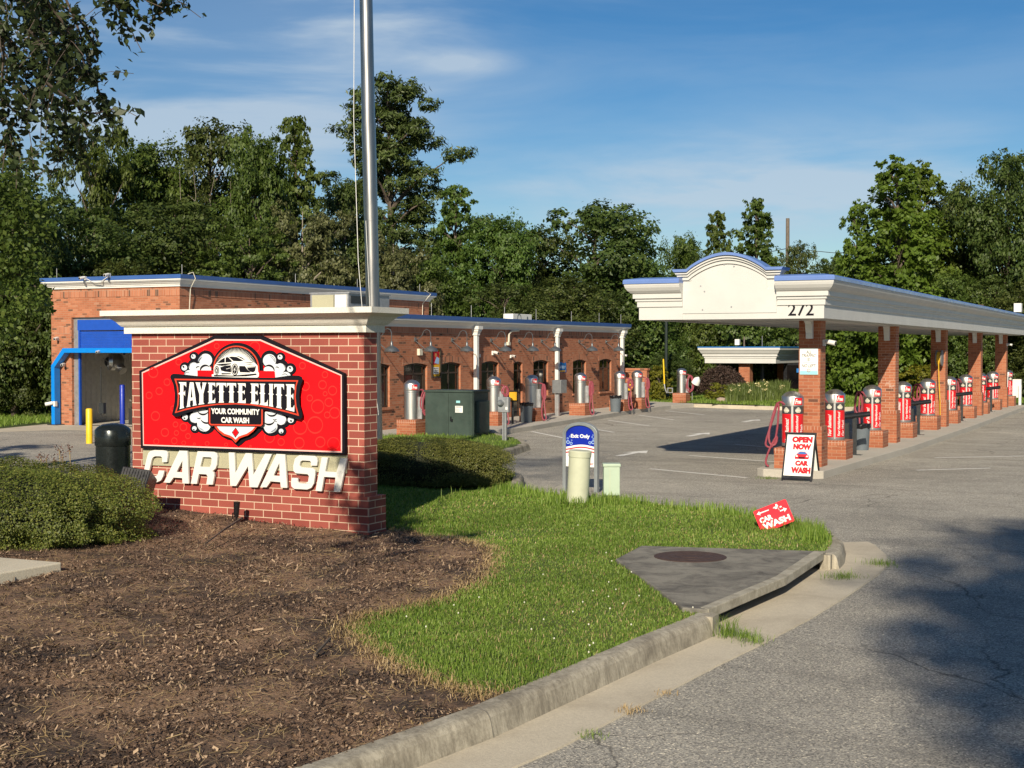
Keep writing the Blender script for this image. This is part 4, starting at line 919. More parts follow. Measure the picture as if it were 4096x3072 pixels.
mb.build('rolling_door', 'door_blue', B)
mb = MB(); mb.box(TX0 + .301, TX0 + .32, TY0 + .32, TY1 - .32, 0, TH - .1); mb.box(TX1 - .32, TX1 - .301, TY0 + .32, TY1 - .32, 0, TH - .1)
for i in range(60): y = TY0 + .5 + i * .24; mb.box(TX0 + .32, TX0 + .335, y, y + .06, 0, 3.6)
mb.build('tunnel_lining', 'interior_wall', B)
mb = MB(); mb.box(TX0 + .3, TX1 - .3, TY0 + .3, TY1 - .3, 0.004, .012); mb.build('tunnel_floor', 'walk_concrete', B)
# lightning rods
for i, (x_, y_, z_) in enumerate([(-33.3, 33.9, 4.83), (-28.2, 34.0, 4.83), (-28.15, 40.0, 4.83), (-28.15, 44, 4.83), (-28.1, 48.6, 4.83), (-20.75, 36.6, 3.6), (-20.75, 39.2, 3.6), (-20.75, 41.6, 3.6), (-20.75, 44.1, 3.6), (-20.75, 47.2, 3.6), (-20.75, 49.9, 3.6), (-20.75, 52.2, 3.6)]):
    mb = MB(); mb.tube([(x_, y_, z_ - .08), (x_, y_, z_ + .30)], .008, 5); mb.build('lightning_rod', 'galvanised', B)
# conduits on the wall
mb = MB(); mb.tube([(-28.25, 34.35, 4.85), (-28.05, 34.35, 4.90), (-28.0, 34.4, 4.7), (-28.2, 34.4, 4.4), (-28.27, 34.4, 3.4)], .014, 5); mb.tube([(-28.05, 48.9, 4.9), (-27.98, 49.3, 4.75), (-28.25, 49.1, 4.35), (-28.27, 49.1, 3.5)], .014, 5)
mb.tube([(WX + .05, 42.9, 3.13), (WX + .06, 42.3, 3.10), (WX + .06, 42.12, 3.0), (WX + .06, 42.1, 2.72)], .035, 8); mb.box(WX, WX + .09, 42.03, 42.18, 2.62, 2.73); mb.build('conduit', 'offwhite', B)
# downspouts with leader heads
for y in (39.61, 46.0, 52.45):
    mb = MB(); mb.box(WX + .05, WX + .18, y - .075, y + .075, .17, 2.98)
    d0 = mb.build('downspout', 'white_paint', B, bevel=.01)
    mb = MB(); mb.sweep([(WX + .02, y - .10), (WX + .22, y - .10), (WX + .22, y + .10), (WX + .02, y + .10)], [(-.04, 2.92), (-.02, 2.98), (.03, 3.08), (.03, 3.12), (.06, 3.13), (.06, 3.24), (-.1, 3.24)]); mb.box(WX + .02, WX + .2, y - .1, y + .1, 2.94, 3.235); mb.build('leader_head', 'white_paint', d0)
# gooseneck lamps
LAMPL = ['first gooseneck lamp, half behind the flagpole, over the wing wall', 'gooseneck lamp in front of the coloured poster', 'gooseneck lamp just left of the first white downspout', 'gooseneck lamp between first downspout and narrow door', 'gooseneck lamp right of the narrow door', 'gooseneck lamp crossing the middle white downspout', 'gooseneck lamp above the blue wall sign side, third window from the end', 'last gooseneck lamp, crossing the end downspout']
LAMPL[6] = 'gooseneck lamp over the windows between middle and end downspouts'
def lamp(y, label):
    z = 2.46; x = WX + .55; t = thing('wall_lamp', label, 'lamp', (WX, y, 2.9), 'gooseneck lamps along the brick wing')
    mb = MB(); mb.lathe([(.008, z + .26), (.035, z + .25), (.038, z + .14), (.055, z + .12), (.09, z + .10), (.15, z + .07), (.20, z + .02), (.215, z - .03), (.225, z - .04), (.21, z - .045), (.19, z + .0), (.13, z + .045), (.03, z + .08)], x, y, 24); mb.build('lamp_shade', 'lamp_metal', t, smooth=True)
    mb = MB(); mb.tube([(x, y, z + .24), (x, y, z + .48), (x - .04, y, z + .58), (x - .14, y, z + .62), (x - .24, y, z + .57), (x - .30, y, z + .44), (x - .40, y, z + .34), (WX, y - .0, z + .32)], .013, 6)
    mb.tube([(WX, y, z + .30), (x - .18, y, z + .02)], .012, 6); mb.cbox((WX + .02, y, z + .32), (.04, .09, .12)); mb.build('arm', 'lamp_metal', t)
    mb = MB(); mb.lathe([(.02, z - .06), (.045, z - .03), (.04, z + .03)], x, y, 10); mb.build('bulb', 'paper', t)
for y, l in zip((33.6, 35.85, 38.15, 40.85, 42.98, 44.85, 48.25, 50.95), LAMPL): lamp(y, l)
# wall fittings
def small(name, mat, box, label, cat, group=None, mats=()):
    mb = MB(); mb.box(*box); o = mb.build(name, mat, org=((box[0] + box[1]) / 2, (box[2] + box[3]) / 2, box[4]), bevel=.008); return tag(o, label, cat, group)
small('wall_light', 'offwhite', (WX, WX + .09, 35.98, 36.18, 2.30, 2.50), 'small cream box light on the brick wall between first two windows of the wing', 'light')
small('access_point', 'white_paint', (WX, WX + .07, 39.93, 40.02, 2.22, 2.33), 'small white cylinder fitting right of first downspout', 'sensor')
def camera_fit(p, label, s=1.0, d=(1, -.3)):
    t = thing('security_camera', label, 'camera', p, 'security cameras on the buildings')
    x, y, z = p; dx, dy = d; L_ = math.hypot(dx, dy); dx /= L_; dy /= L_
    mb = MB(); mb.cbox((x + dx * .02, y + dy * .02, z), (.05 * s, .07 * s, .11 * s)); mb.tube([(x, y, z), (x + dx * .09 * s, y + dy * .09 * s, z + .01)], .018 * s, 8); mb.build('bracket', 'white_paint', t)
    mb = MB(); mb.tube([(x + dx * .05 * s, y + dy * .05 * s, z + .02 * s), (x + dx * .07 * s, y + dy * .07 * s, z + .02 * s), (x + dx * .22 * s, y + dy * .22 * s, z - .01 * s)], [.02 * s, .04 * s, .042 * s], 12); mb.build('housing', 'white_paint', t, smooth=True)
    mb = MB(); mb.tube([(x + dx * .215 * s, y + dy * .215 * s, z - .01 * s), (x + dx * .226 * s, y + dy * .226 * s, z - .012 * s)], .032 * s, 12); mb.build('lens', 'black', t)
camera_fit((WX, 40.98, 2.36), 'white double floodlight camera over the window beside first downspout', 1.25)
camera_fit((WX, 42.35, 2.24), 'white bullet camera left above the narrow door', 1.0)
camera_fit((WX, 52.8, 2.22), 'white camera at the far end of the wing wall', 1.0)
camera_fit((-33.35, TY0, 2.83), 'cream camera left of the blue rolling door', 1.1, (.2, -1))
camera_fit((-33.05, TY0 - .06, 1.98), 'white camera at the top bend of the blue arch', 1.0, (.4, -1))
camera_fit((-31.3, TY0 - .30, 2.40), 'white camera hanging from the blue beam in the middle', .9, (.2, -1))
camera_fit((-33.22, TY0 - .27, .70), 'large white camera low on the blue arch leg', 1.5, (-.8, -.6))
camera_fit((-31.9, TY0 - .26, 4.77), 'white camera on the roof edge of the tall front, left one', 1.1, (-.2, -1))
camera_fit((-30.9, TY0 - .26, 4.84), 'white camera on the roof edge of the tall front, right one', 1.2, (.1, -1))
mb = MB(); mb.tube([(-31.85, TY0 - .27, 4.75), (-31.6, TY0 - .28, 4.64), (-31.3, TY0 - .28, 4.62), (-30.95, TY0 - .27, 4.8)], .012, 5); o = mb.build('camera_cable', 'white_paint', org=(-31.4, TY0 - .28, 4.6)); tag(o, 'white cable sagging between the two roof edge cameras', 'cable')
# poster and blue sign on the wing
t = thing('poster', 'framed tall colourful poster on the brick wing above the windows', 'poster', (WX, 37.1, 1.6))
mb = MB(); mb.poly([[(36.82, 1.60), (37.40, 1.60), (37.40, 2.52), (36.82, 2.52)], [(36.87, 1.65), (36.87, 2.47), (37.35, 2.47), (37.35, 1.65)]], lambda u, v, w_: (WX + w_, u, v), .05); mb.build('frame', 'window_frame', t)
def flat(nm, mat, x, pts, par): mb = MB(); mb.poly([pts], lambda u, v, w_: (x + w_, u, v), .002); return mb.build(nm, mat, par)
flat('sheet', 'ink_yellow', WX + .012, [(36.87, 1.65), (37.35, 1.65), (37.35, 2.47), (36.87, 2.47)], t)
flat('print_red', 'ink_text_red', WX + .016, [(36.90, 2.0), (37.31, 2.03), (37.33, 2.44), (36.92, 2.44)], t); flat('print_blue', 'ink_sky', WX + .020, [(37.02, 2.06), (37.28, 2.02), (37.32, 2.20), (37.16, 2.26)], t)
flat('print_skin', 'ink_skin', WX + .023, circ(37.10, 2.30, .07, 12), t); flat('caption', 'paper', WX + .020, [(36.93, 1.72), (37.29, 1.72), (37.29, 1.93), (36.93, 1.93)], t)
mb = MB(); [mb.box(WX + .0225, WX + .0235, 36.97, 37.25, z, z + .02) for z in (1.76, 1.82, 1.88)]; mb.build('caption_lines', 'ink_grey', t)
t = thing('wall_sign', 'small blue car wash sign with a yellow strip right of the middle downspout', 'sign', (WX, 46.7, 1.58))
flat('panel', 'ink_midblue', WX + .01, [(46.35, 1.62), (47.05, 1.62), (47.05, 1.93), (46.98, 2.0), (46.85, 1.96), (46.7, 1.98), (46.5, 2.01), (46.38, 1.97)], t)
flat('strip', 'ink_yellow', WX + .014, [(46.45, 1.64), (46.95, 1.64), (46.95, 1.70), (46.45, 1.70)], t); flat('print', 'ink_sky', WX + .014, [(46.42, 1.78), (46.9, 1.75), (46.98, 1.86), (46.5, 1.88)], t)
# rooftop units
t = thing('rooftop_unit', 'large grey rooftop air handler beside the steel pole', 'air conditioner', (-25.5, 39.5, 3.27))
ax0, ay0 = -26.3, 38.2
mb = MB(); mb.box(ax0, ax0 + 1.5, ay0 + .02, ay0 + 2.6, 3.30, 4.32); mb.box(ax0 - .03, ax0 + 1.55, ay0, ay0 + 2.63, 4.32, 4.37); mb.build('body', 'galvanised', t)
mb = MB(); mb.box(ax0 + .1, ax0 + .95, ay0 - .03, ay0 + .02, 3.35, 4.28); mb.build('louvre', 'stucco', t)
mb = MB(); mb.box(ax0 + 1.0, ax0 + 1.45, ay0 - .02, ay0 + .02, 3.35, 4.28); mb.build('panel', 'white_paint', t)
mb = MB(); mb.box(ax0 + 1.5, ax0 + 1.52, ay0 + .15, ay0 + 1.3, 4.0, 4.25); mb.build('vent', 'dark_metal', t)
t = thing('rooftop_condenser', 'small white flat condenser lying on the wing roof near its middle', 'air conditioner', (-22, 45.8, 3.3))
mb = MB(); mb.box(-22.5, -22.1, 45.0, 46.6, 3.35, 3.78); mb.build('body', 'white_paint', t, bevel=.02)
mb = MB(); mb.poly([circ(45.5, 3.62, .17), circ(45.5, 3.62, .13)], lambda u, v, w_: (-22.1 + w_, u, v), .01); mb.poly([circ(46.2, 3.64, .06)], lambda u, v, w_: (-22.1 + w_, u, v), .01); mb.build('fan_grille', 'grey_metal', t)
# blue arch over the tunnel mouth
t = thing('entrance_arch', 'bright blue square tube arch in front of the tunnel opening', 'arch', (-33.3, TY0 - .2, 0))
mb = MB(); yy0, yy1 = TY0 - .32, TY0 - .06
OUT = [(-33.37, 0), (-33.37, 1.95), (-32.86, 2.52), (-29.2, 2.52), (-29.2, 2.37), (-32.79, 2.37), (-33.23, 1.89), (-33.23, 0)]
mb.poly([OUT], lambda u, v, w_: (u, yy0 + w_, v), yy1 - yy0); mb.build('tube', 'arch_blue', t, bevel=.006)
mb = MB(); mb.box(-33.5, -33.1, yy0 - .06, yy1 + .05, 0, .03); mb.build('foot_plate', 'dark_metal', t)
# dryers
def dryer(x, y, z, label, s=1.0):
    t = thing('blower', label, 'dryer', (x, y, z), 'air blowers in the tunnel')
    mb = MB(); mb.tube([(x - .02, y - .28 * s, z), (x, y - .26 * s, z), (x + .02, y - .2 * s, z), (x + .06, y + .1, z)], [.20 * s, .27 * s, .28 * s, .26 * s], 24); mb.build('housing', 'steel', t, smooth=True)
    mb = MB(); mb.tube([(x - .02, y - .30 * s, z), (x - .02, y - .284 * s, z)], .16 * s, 20); mb.build('intake', 'dark_metal', t)
    mb = MB(); mb.tube([(x + .1, y - .05, z - .12), (x + .34, y - .1, z - .22), (x + .44, y - .12, z - .30)], [.17 * s, .13 * s, .14 * s], 16); mb.build('nozzle', 'steel', t, smooth=True)
    mb = MB()
    for k in range(3): a = math.radians(120 * k + 30); mb.tube([(x - .02, y - .31 * s, z), (x - .02 + math.cos(a) * .24 * s, y - .31 * s, z + math.sin(a) * .24 * s)], .014, 5)
    mb.build('guard', 'galvanised', t)
dryer(-32.2, 35.4, 2.06, 'shiny round blower hanging at the left of the tunnel opening', 1.05)
dryer(-30.6, 35.8, 2.45, 'second blower high in the dark of the tunnel opening', .8)
mb = MB(); mb.tube([(-32.0, 35.6, 2.3), (-32.0, 35.6, 3.6)], .04, 8); mb.tube([(-32.6, 35.6, 3.0), (-29.4, 35.6, 3.0)], .05, 8); mb.tube([(-31.3, 35.4, 1.6), (-31.3, 35.4, 3.0)], .06, 8); o = mb.build('pipe_rack', 'dark_metal', org=(-32, 35.6, 3)); tag(o, 'dark pipe frame carrying the blowers inside the tunnel', 'frame')
mb = MB(); mb.cbox((-31.95, 34.5, .55), (.2, .12, .35)); mb.tube([(-32.0, 34.5, .2), (-32.0, 34.5, 1.9)], .02, 6); o = mb.build('control_post', 'dark_metal', org=(-32, 34.5, 0)); tag(o, 'dark slim post with a box against the tunnel wall', 'post')
def bollard(x, y, h, r, mat, label, z0=0):
    mb = MB(); mb.lathe([(r, z0), (r, z0 + h - .03), (r * .8, z0 + h - .008), (r * .3, z0 + h)], x, y, 20); o = mb.build('bollard', mat, smooth=True, org=(x, y, z0)); return tag(o, label, 'bollard')
bp = gp(193, 958); bollard(bp[0], bp[1], .93, .085, 'yellow', 'yellow steel bollard in front of the tunnel building')
bp = gp(223, 918); bollard(-31.55, 35.0, 1.32, .085, 'bollard_blue', 'blue bollard in the tunnel mouth'); 
t = thing('mat_bin', 'dark heap of folded cloth in a low bin inside the tunnel', 'bin', (-30.7, 35.2, 0))
mb = MB(); mb.box(-31.2, -30.0, 34.9, 35.6, 0, .55); mb.build('bin', 'black_rubber', t)
mb = MB(); mb.add([(-31.15 + i * .1, 34.95 + .6 * j, .56 + .08 * math.sin(i * 2.1 + j) + .06 * i * .3) for j in (0, 1) for i in range(12)], [(i, i + 1, 13 + i, 12 + i) for i in range(11)]); mb.build('cloth', 'black', t)
mb = MB(); mb.box(-30.35, -29.95, 34.5, 34.85, 0, 1.1); mb.box(-30.42, -29.88, 34.43, 34.92, 1.1, 1.28); o = mb.build('brick_pier', 'sign_brick', org=(-30.1, 34.7, 0)); tag(o, 'short dark red brick pier beside the tunnel opening', 'pier')
# low brick wall at the end of wing
mb = MB(); mb.box(-21.2, -19.9, 52.95, 53.2, 0, 1.62); mb.box(-21.2, -19.86, 52.92, 53.23, 1.62, 1.70); o = mb.build('screen_wall', 'wall_brick', org=(-20.5, 53, 0)); tag(o, 'short brick screen wall at the far end of the wing', 'wall')

# ------------------------------------------------------------------ canopy on brick columns
C = thing('vacuum_canopy', 'long white canopy with a curved front gable, blue edge and number 272 on brick columns', 'canopy', (-6.8, 40, .15))
CX0, CX1, CY0, CY1 = -9.98, -6.23, 26.1, 62.8
path = [(-9.05, CY0), (CX0, CY0), (CX0, CY1), (CX1, CY1), (CX1, CY0), (-7.13, CY0)]
path = [(p[0], p[1]) for p in reversed(path)]
band = [(-.02, 3.09), (0, 3.08), (0, 3.33), (.03, 3.34), (.03, 3.44), (.06, 3.455), (.06, 3.50), (.10, 3.51), (.10, 3.60), (.13, 3.615), (.18, 3.66), (.22, 3.72), (.235, 3.77), (.235, 3.80), (-.02, 3.80)]
def area2(p): return sum(p[i][0] * p[(i + 1) % len(p)][1] - p[(i + 1) % len(p)][0] * p[i][1] for i in range(len(p)))
if area2(path) < 0: path = path[::-1]
mb = MB(); mb.sweep(path, band, False); mb.build('fascia', 'fascia_white', C)
mb = MB(); mb.sweep(path, [(-.02, 3.80), (.255, 3.80), (.255, 3.86), (.24, 3.89), (-.02, 3.93)], False); mb.build('roof_edge', 'blue_light', C)
mb = MB(); mb.box(CX0 + .02, CX1 - .02, CY0 + .25, CY1 - .02, 3.82, 3.88); mb.build('roof', 'blue_metal', C)
mb = MB(); mb.box(CX0 + .02, CX1 - .02, CY0 + .22, CY1 - .02, 3.12, 3.17)
for y in np.arange(30.5, 62, 4.0): mb.box(CX0 + .04, CX1 - .04, y, y + .03, 3.105, 3.12)
mb.box(-7.05, -6.5, CY0 + .3, CY1 - .1, 3.06, 3.12); mb.build('soffit', 'fascia_white', C)
# front gable
xa, xb = -9.20, -7.02; z_ = 4.02
def topline(off, n=22):
    P = [(xa - off * .6, z_ + off)]
    x0, x1 = -8.93, -7.33
    for i in range(n + 1):
        t = i / n; x = x0 + (x1 - x0) * t; P.append((x, z_ + .31 * math.sin(math.pi * t) ** 0.85 + off))
    P.append((xb + off * .6, z_ + off)); return P
def strip(o0, o1, y0, y1, mat, nm):
    a = topline(o0); b_ = topline(o1); mb = MB(); mb.poly([a + b_[::-1]], lambda u, v, w_: (u, y0 + w_, v), y1 - y0); return mb.build(nm, mat, C)
body = [(-9.24, 3.30), (-7.0, 3.30), (-7.0, 3.30)] 
mb = MB(); t1 = topline(-.14); mb.poly([[(-9.22, 3.08), (-6.98, 3.08), (-6.98, t1[-1][1])] + t1[::-1][1:-1] + [(-9.22, t1[0][1])]], lambda u, v, w_: (u, CY0 + .012 + w_, v), .24); mb.build('gable', 'fascia_white', C)
mb = MB(); mb.poly([[(-9.05, 3.2), (-7.15, 3.2), (-7.15, 3.66), (-7.34, 3.66), (-7.34, 3.9), (-8.87, 3.9), (-8.87, 3.66), (-9.05, 3.66)]], lambda u, v, w_: (u, CY0 - .004 + w_, v), .016); mb.poly([[(x, z - .02) for x, z in topline(-.16)[1:-1]] + [(-7.36, 3.86), (-8.85, 3.86)]], lambda u, v, w_: (u, CY0 - .0035 + w_, v), .016)
mb.build('gable_panel', 'fascia_white', C)
strip(-.16, -.09, CY0 - .03, CY0 + .2, 'fascia_white', 'gable_moulding'); strip(-.09, -.045, CY0 - .07, CY0 + .2, 'fascia_white', 'gable_moulding'); strip(-.045, .0, CY0 - .11, CY0 + .22, 'fascia_white', 'gable_moulding')
strip(.0, .055, CY0 - .15, CY0 + .40, 'blue_light', 'gable_cap')
mb = MB()
text_on(mb, '272', lambda u, v: (-6.925 + .50 * u, CY0 - .004, 3.13 + .24 * v), bold=.012)
# heavier serif feel: short feet under the 2s
mb.build('house_number', 'ink_black', C)
mb = MB()
for a, b_ in ((-8.52, 4.12), (-8.2, 4.15), (-8.0, 4.11), (-8.6, 3.63), (-8.64, 3.27), (-8.05, 3.32), (-8.68, 3.74)): mb.poly([circ(a, b_, .016, 10)], lambda u, v, w_: (u, CY0 - .006 - w_, v), .004)
mb.build('old_fixing', 'concrete' if 'concrete' in M else 'galvanised', C)
COLS = [27.19, 35.0, 42.85, 50.7, 58.2]
for i, y in enumerate(COLS):
    x0, x1 = -6.99, -6.56
    mt = 'column_brick_worn' if i == 1 else 'column_brick'
    mb = MB(); mb.box(x0, x1, y, y + .43, .15, 3.10); c = mb.build('column', mt, C)
    if i == 1: c['label'] = 'brick column with pale worn paint patches'
    mb = MB(); mb.box(x0 - .06, x1 + .045, y - .035, y + .47, .13, .88); mb.build('column_base', 'column_brick', c)
    mb = MB(); mb.box(x0 - .05, x1 + .035, y - .025, y + .46, .88, .955); mb.build('base_cap', 'plinth_soldier', c)
    mb = MB(); prf = [(0, 3.10), (-.24, 3.10), (-.24, 3.04), (-.16, 3.0), (-.14, 2.90), (-.10, 2.82), (-.09, 2.70), (0, 2.70)]
    mb.poly([[(y + p[0], p[1]) for p in prf]], lambda u, v, w_: (-6.83 + w_, u, v), .13); mb.build('bracket', 'white_paint', C)
# sign on the first column
def ysign(T_, mat, pts, y, nm='panel', t=.004): mb = MB(); mb.poly([pts], lambda u, v, w_: (u, y - w_, v), t); return mb.build(nm, mat, T_)
t = thing('traffic_sign', 'white all traffic and no left sign with pale teal foot on the first column', 'sign', (-6.78, 27.18, 2.0))
Y0 = 27.178
p = ysign(t, 'ink_white', [(-6.965, 1.985), (-6.60, 1.985), (-6.60, 2.50), (-6.965, 2.50)], Y0, 'panel', .01)
ysign(t, 'ink_teal', [(-6.955, 1.995), (-6.61, 1.995), (-6.61, 2.06), (-6.955, 2.06)], Y0 - .011, 'teal_foot', .001)
mb = MB(); mb.poly([[(-6.96, 1.99), (-6.605, 1.99), (-6.605, 2.495), (-6.96, 2.495)], [(-6.952, 1.998), (-6.952, 2.487), (-6.613, 2.487), (-6.613, 1.998)]], lambda u, v, w_: (u, Y0 - .0125 - w_, v), .001); mb.build('edge', 'ink_teal', t)
mb = MB()
for s_, x0, x1, z0, z1 in (('ALL', -6.84, -6.73, 2.405, 2.47), ('TRAFFIC', -6.925, -6.64, 2.335, 2.395), ('NO LEFT', -6.925, -6.64, 2.13, 2.195)):
    text_on(mb, s_, lambda u, v: (x0 + (x1 - x0) * u, Y0 - .0145, z0 + (z1 - z0) * v), bold=.02, shear=.3)
mb.poly([circ(-6.785, 2.285, .034), circ(-6.785, 2.285, .027)], lambda u, v, w_: (u, Y0 - .0145, v), 0); mb.poly([[(-6.79, 2.26), (-6.78, 2.26), (-6.78, 2.29), (-6.768, 2.285), (-6.785, 2.308), (-6.802, 2.285), (-6.79, 2.29)]], lambda u, v, w_: (u, Y0 - .0145, v), 0)
mb.poly([[(-6.80, 2.065), (-6.80, 2.07), (-6.785, 2.07), (-6.785, 2.08), (-6.803, 2.068), (-6.785, 2.055), (-6.785, 2.065)]], lambda u, v, w_: (u, Y0 - .0145, v), 0); mb.box(-6.9, -6.67, Y0 - .0146, Y0 - .0145, 2.222, 2.226)
mb.build('lettering', 'ink_grey', t)
mb = MB(); mb.poly([circ(-6.785, 2.068, .034), circ(-6.785, 2.068, .027)], lambda u, v, w_: (u, Y0 - .0147, v), 0); mb.build('red_ring', 'ink_text_red', t)
camera_fit((-6.56, 27.42, 2.62), 'white camera on the right face of the first canopy column', 1.2, (1, -.2))
camera_fit((-6.56, 58.35, 2.66), 'tiny white camera on the last canopy column', 1.0, (1, -.2))
# hose reel on third column
t = thing('hose_reel', 'yellow air hose reel high on the third canopy column', 'hose reel', (-6.75, 42.7, 2.3))
mb = MB()
mb.add(*(lambda m: (m.v, m.f))(MB().tube([(-6.79, 42.62, 2.22), (-6.76, 42.62, 2.22)], .24, 24))); mb.add(*(lambda m: (m.v, m.f))(MB().tube([(-6.64, 42.62, 2.22), (-6.61, 42.62, 2.22)], .24, 24))); mb.cbox((-6.7, 42.78, 2.22), (.06, .2, .1)); mb.build('disc', 'ink_grey', t)
mb = MB(); mb.tube([(-6.76, 42.62, 2.22), (-6.64, 42.62, 2.22)], .19, 20); mb.tube([(-6.7, 42.45, 2.15), (-6.69, 42.5, 1.6), (-6.68, 42.66, .9), (-6.68, 42.7, .5)], .014, 6); mb.build('air_hose', 'yellow_hose', t)
for y, l in ((42.78, 'small white socket box low on the third column'), (50.62, 'small white socket box low on the fourth column')):
    mb = MB(); mb.box(-6.97, -6.87, y - .0, y + .05, .98 - .3, 1.08 - .3); o = mb.build('socket_box', 'paper', org=(-6.9, y, .7)); tag(o, l, 'socket')

# ------------------------------------------------------------------ vacuums
def plinth(x, y, label, grp, w_=.62, d=.62, mat='column_brick', h=.42):
    t = thing('brick_plinth', label, 'plinth', (x, y, .15), grp)
    mb = MB(); mb.box(x - w_ / 2, x + w_ / 2, y - d / 2, y + d / 2, .14, .15 + h - .10); mb.build('courses', mat, t)
    mb = MB(); mb.box(x - w_ / 2 - .004, x + w_ / 2 + .004, y - d / 2 - .004, y + d / 2 + .004, .15 + h - .10, .15 + h); mb.build('top_course', 'plinth_soldier', t)
    return t
def loop_hose(x, y, zt, zb, wd, seed, dirv=(1, 0), n=3):
    """bunched loops hanging from a hook"""
    r = random.Random(seed); pts = []
    for k in range(n):
        w0 = wd * r.uniform(.75, 1.1); b_ = zb + r.uniform(-.05, .12); ph = r.uniform(-.1, .1); off = r.uniform(-.04, .04)
        for i in range(14):
            a = math.pi / 2 + 2 * math.pi * i / 14
            u = math.cos(a) * w0 * (.55 + .45 * (1 - (math.sin(a) + 1) / 2)); v = (zt + b_) / 2 + math.sin(a) * (zt - b_) / 2
            pts.append((x + dirv[0] * u + dirv[1] * (off + .02 * k), y + dirv[1] * u + dirv[0] * (off + .02 * k), v))
    return pts
def smoothpts(p, it=1):
    for _ in range(it):
        q = [p[0]]
        for a, b_ in zip(p[:-1], p[1:]):
            q.append(tuple(.75 * c + .25 * d for c, d in zip(a, b_))); q.append(tuple(.25 * c + .75 * d for c, d in zip(a, b_)))
        q.append(p[-1]); p = q
    return p
def cyl_text(mb, s, cx, cy, r, ang0, zc0, hgt, wd, bold=.02, shear=.35):
    """text running up the cylinder: reads bottom to top, centred on angle ang0"""
    V, F, a = text2d(s, bold, shear)
    pts = []
    for u, v in V:
        z = zc0 + u * wd; an = ang0 - (v - .5) * hgt / r * -1
        an = ang0 + (v - .5) * -hgt / r
        pts.append((cx + r * math.cos(an), cy + r * math.sin(an), z))
    mb.add(pts, F)
def arcpanel(mb, cx, cy, r, a0, a1, z0, z1, n=8):
    vs = []
    for i in range(n + 1):
        a = a0 + (a1 - a0) * i / n; vs += [(cx + r * math.cos(a), cy + r * math.sin(a), z0), (cx + r * math.cos(a), cy + r * math.sin(a), z1)]
    mb.add(vs, [(2 * i, 2 * i + 2, 2 * i + 3, 2 * i + 1) for i in range(n)])
R_ = .205
AF = math.radians(-90 + 3)               # angle that faces the camera, about
def vacuum(x, y, label, grp, red, hose, z0=.57, seed=1, ang=-60):
    t = thing('vacuum', label, 'vacuum', (x, y, z0), grp)
    mb = MB(); mb.lathe([(R_ - .01, z0), (R_, z0 + .01), (R_, z0 + .80), (R_ - .004, z0 + .802)], x, y, 40); mb.build('canister', 'steel', t, smooth=True)
    mb = MB(); mb.lathe([(R_ + .012, z0 + .79), (R_ + .014, z0 + .80), (R_ + .014, z0 + .975), (R_ + .006, z0 + .985), (R_ - .03, z0 + 1.02), (R_ * .6, z0 + 1.06), (R_ * .25, z0 + 1.08), (.01, z0 + 1.085)], x, y, 40); cap = mb.build('dome_cap', 'steel', t, smooth=True)
    fa = math.atan2(-y, -x)                         # towards the street
    mb = MB(); arcpanel(mb, x, y, R_ + .017, math.radians(ang), math.radians(ang + 42 if not red else ang + 48), z0 + .815, z0 + .955); lab = mb.build('free_label', 'wrap_red', cap)
    mb = MB(); V, F, a = text2d('Free', .03, .3)
    mb.add([(x + (R_ + .0195) * math.cos(math.radians(ang + 4) + u * .62), y + (R_ + .0195) * math.sin(math.radians(ang + 4) + u * .62), z0 + .835 + .095 * v) for u, v in V], F); mb.build('label_text', 'ink_white', lab)
    if red:
        mb = MB(); mb.lathe([(R_ + .002, z0 + .065), (R_ + .003, z0 + .066), (R_ + .003, z0 + .635), (R_ + .002, z0 + .636)], x, y, 40); wr = mb.build('red_wrap', 'wrap_red', t, smooth=True)
        mb = MB(); mb.lathe([(R_ + .002, z0 + .637), (R_ + .003, z0 + .638), (R_ + .003, z0 + .785), (R_ + .002, z0 + .786)], x, y, 40); db = mb.build('dark_band', 'wrap_dark', t, smooth=True)
        mb = MB()
        for k, (s_, h_, w_) in enumerate((('Your Business!', .085, .46), ('Your Neighborhood', .075, .52), ('Car Wash', .075, .34))):
            for base in (0, 180): cyl_text(mb, s_, x, y, R_ + .0055, math.radians(base + (-108, -50, -22)[k]), z0 + .09, h_, w_)
        mb.build('wrap_text', 'ink_white', wr)
        mb = MB()
        for base in (-112, -44, 68, 136):
            for dz, wz, h_ in ((.03, .20, .012), (.0, .30, .026), (-.035, .2, .010), (.052, .1, .010)):
                arcpanel(mb, x, y, R_ + .0055, math.radians(base) - wz, math.radians(base) + wz, z0 + .71 + dz - h_, z0 + .71 + dz + h_ * .6, 6)
        mb.build('band_emblem', 'offwhite', db)
        # sun's glint on the canister, put in as a bright strip of its own
        mb = MB(); a = math.radians(-78); arcpanel(mb, x, y, R_ + .0085, a - .10, a + .10, z0 + .03, z0 + .79, 4); arcpanel(mb, x, y, R_ + .0165, a - .10, a + .10, z0 + .80, z0 + .975, 4); mb.build('sun_glint_strip', 'glint_steel', t)
    mb = MB(); mb.lathe([(R_ + .004, z0 + .0), (R_ + .006, z0 + .004), (R_ + .006, z0 + .06), (R_ + .002, z0 + .062)], x, y, 32) if red else mb.lathe([(R_ + .003, z0 + .74), (R_ + .005, z0 + .745), (R_ + .005, z0 + .755), (R_ + .003, z0 + .76)], x, y, 32); mb.build('base_ring', 'grey_metal', t, smooth=True)
    if not red:
        mb = MB(); mb.box(x + R_ - .02, x + R_ + .10, y + .02, y + .09, z0 + .02, z0 + .62); mb.build('hose_bracket', 'galvanised', t)
    mb = MB(); mb.tube(smoothpts(hose(x, y, z0), 2), .021, 8); mb.build('hose', 'hose_red', t, smooth=True)
    return t
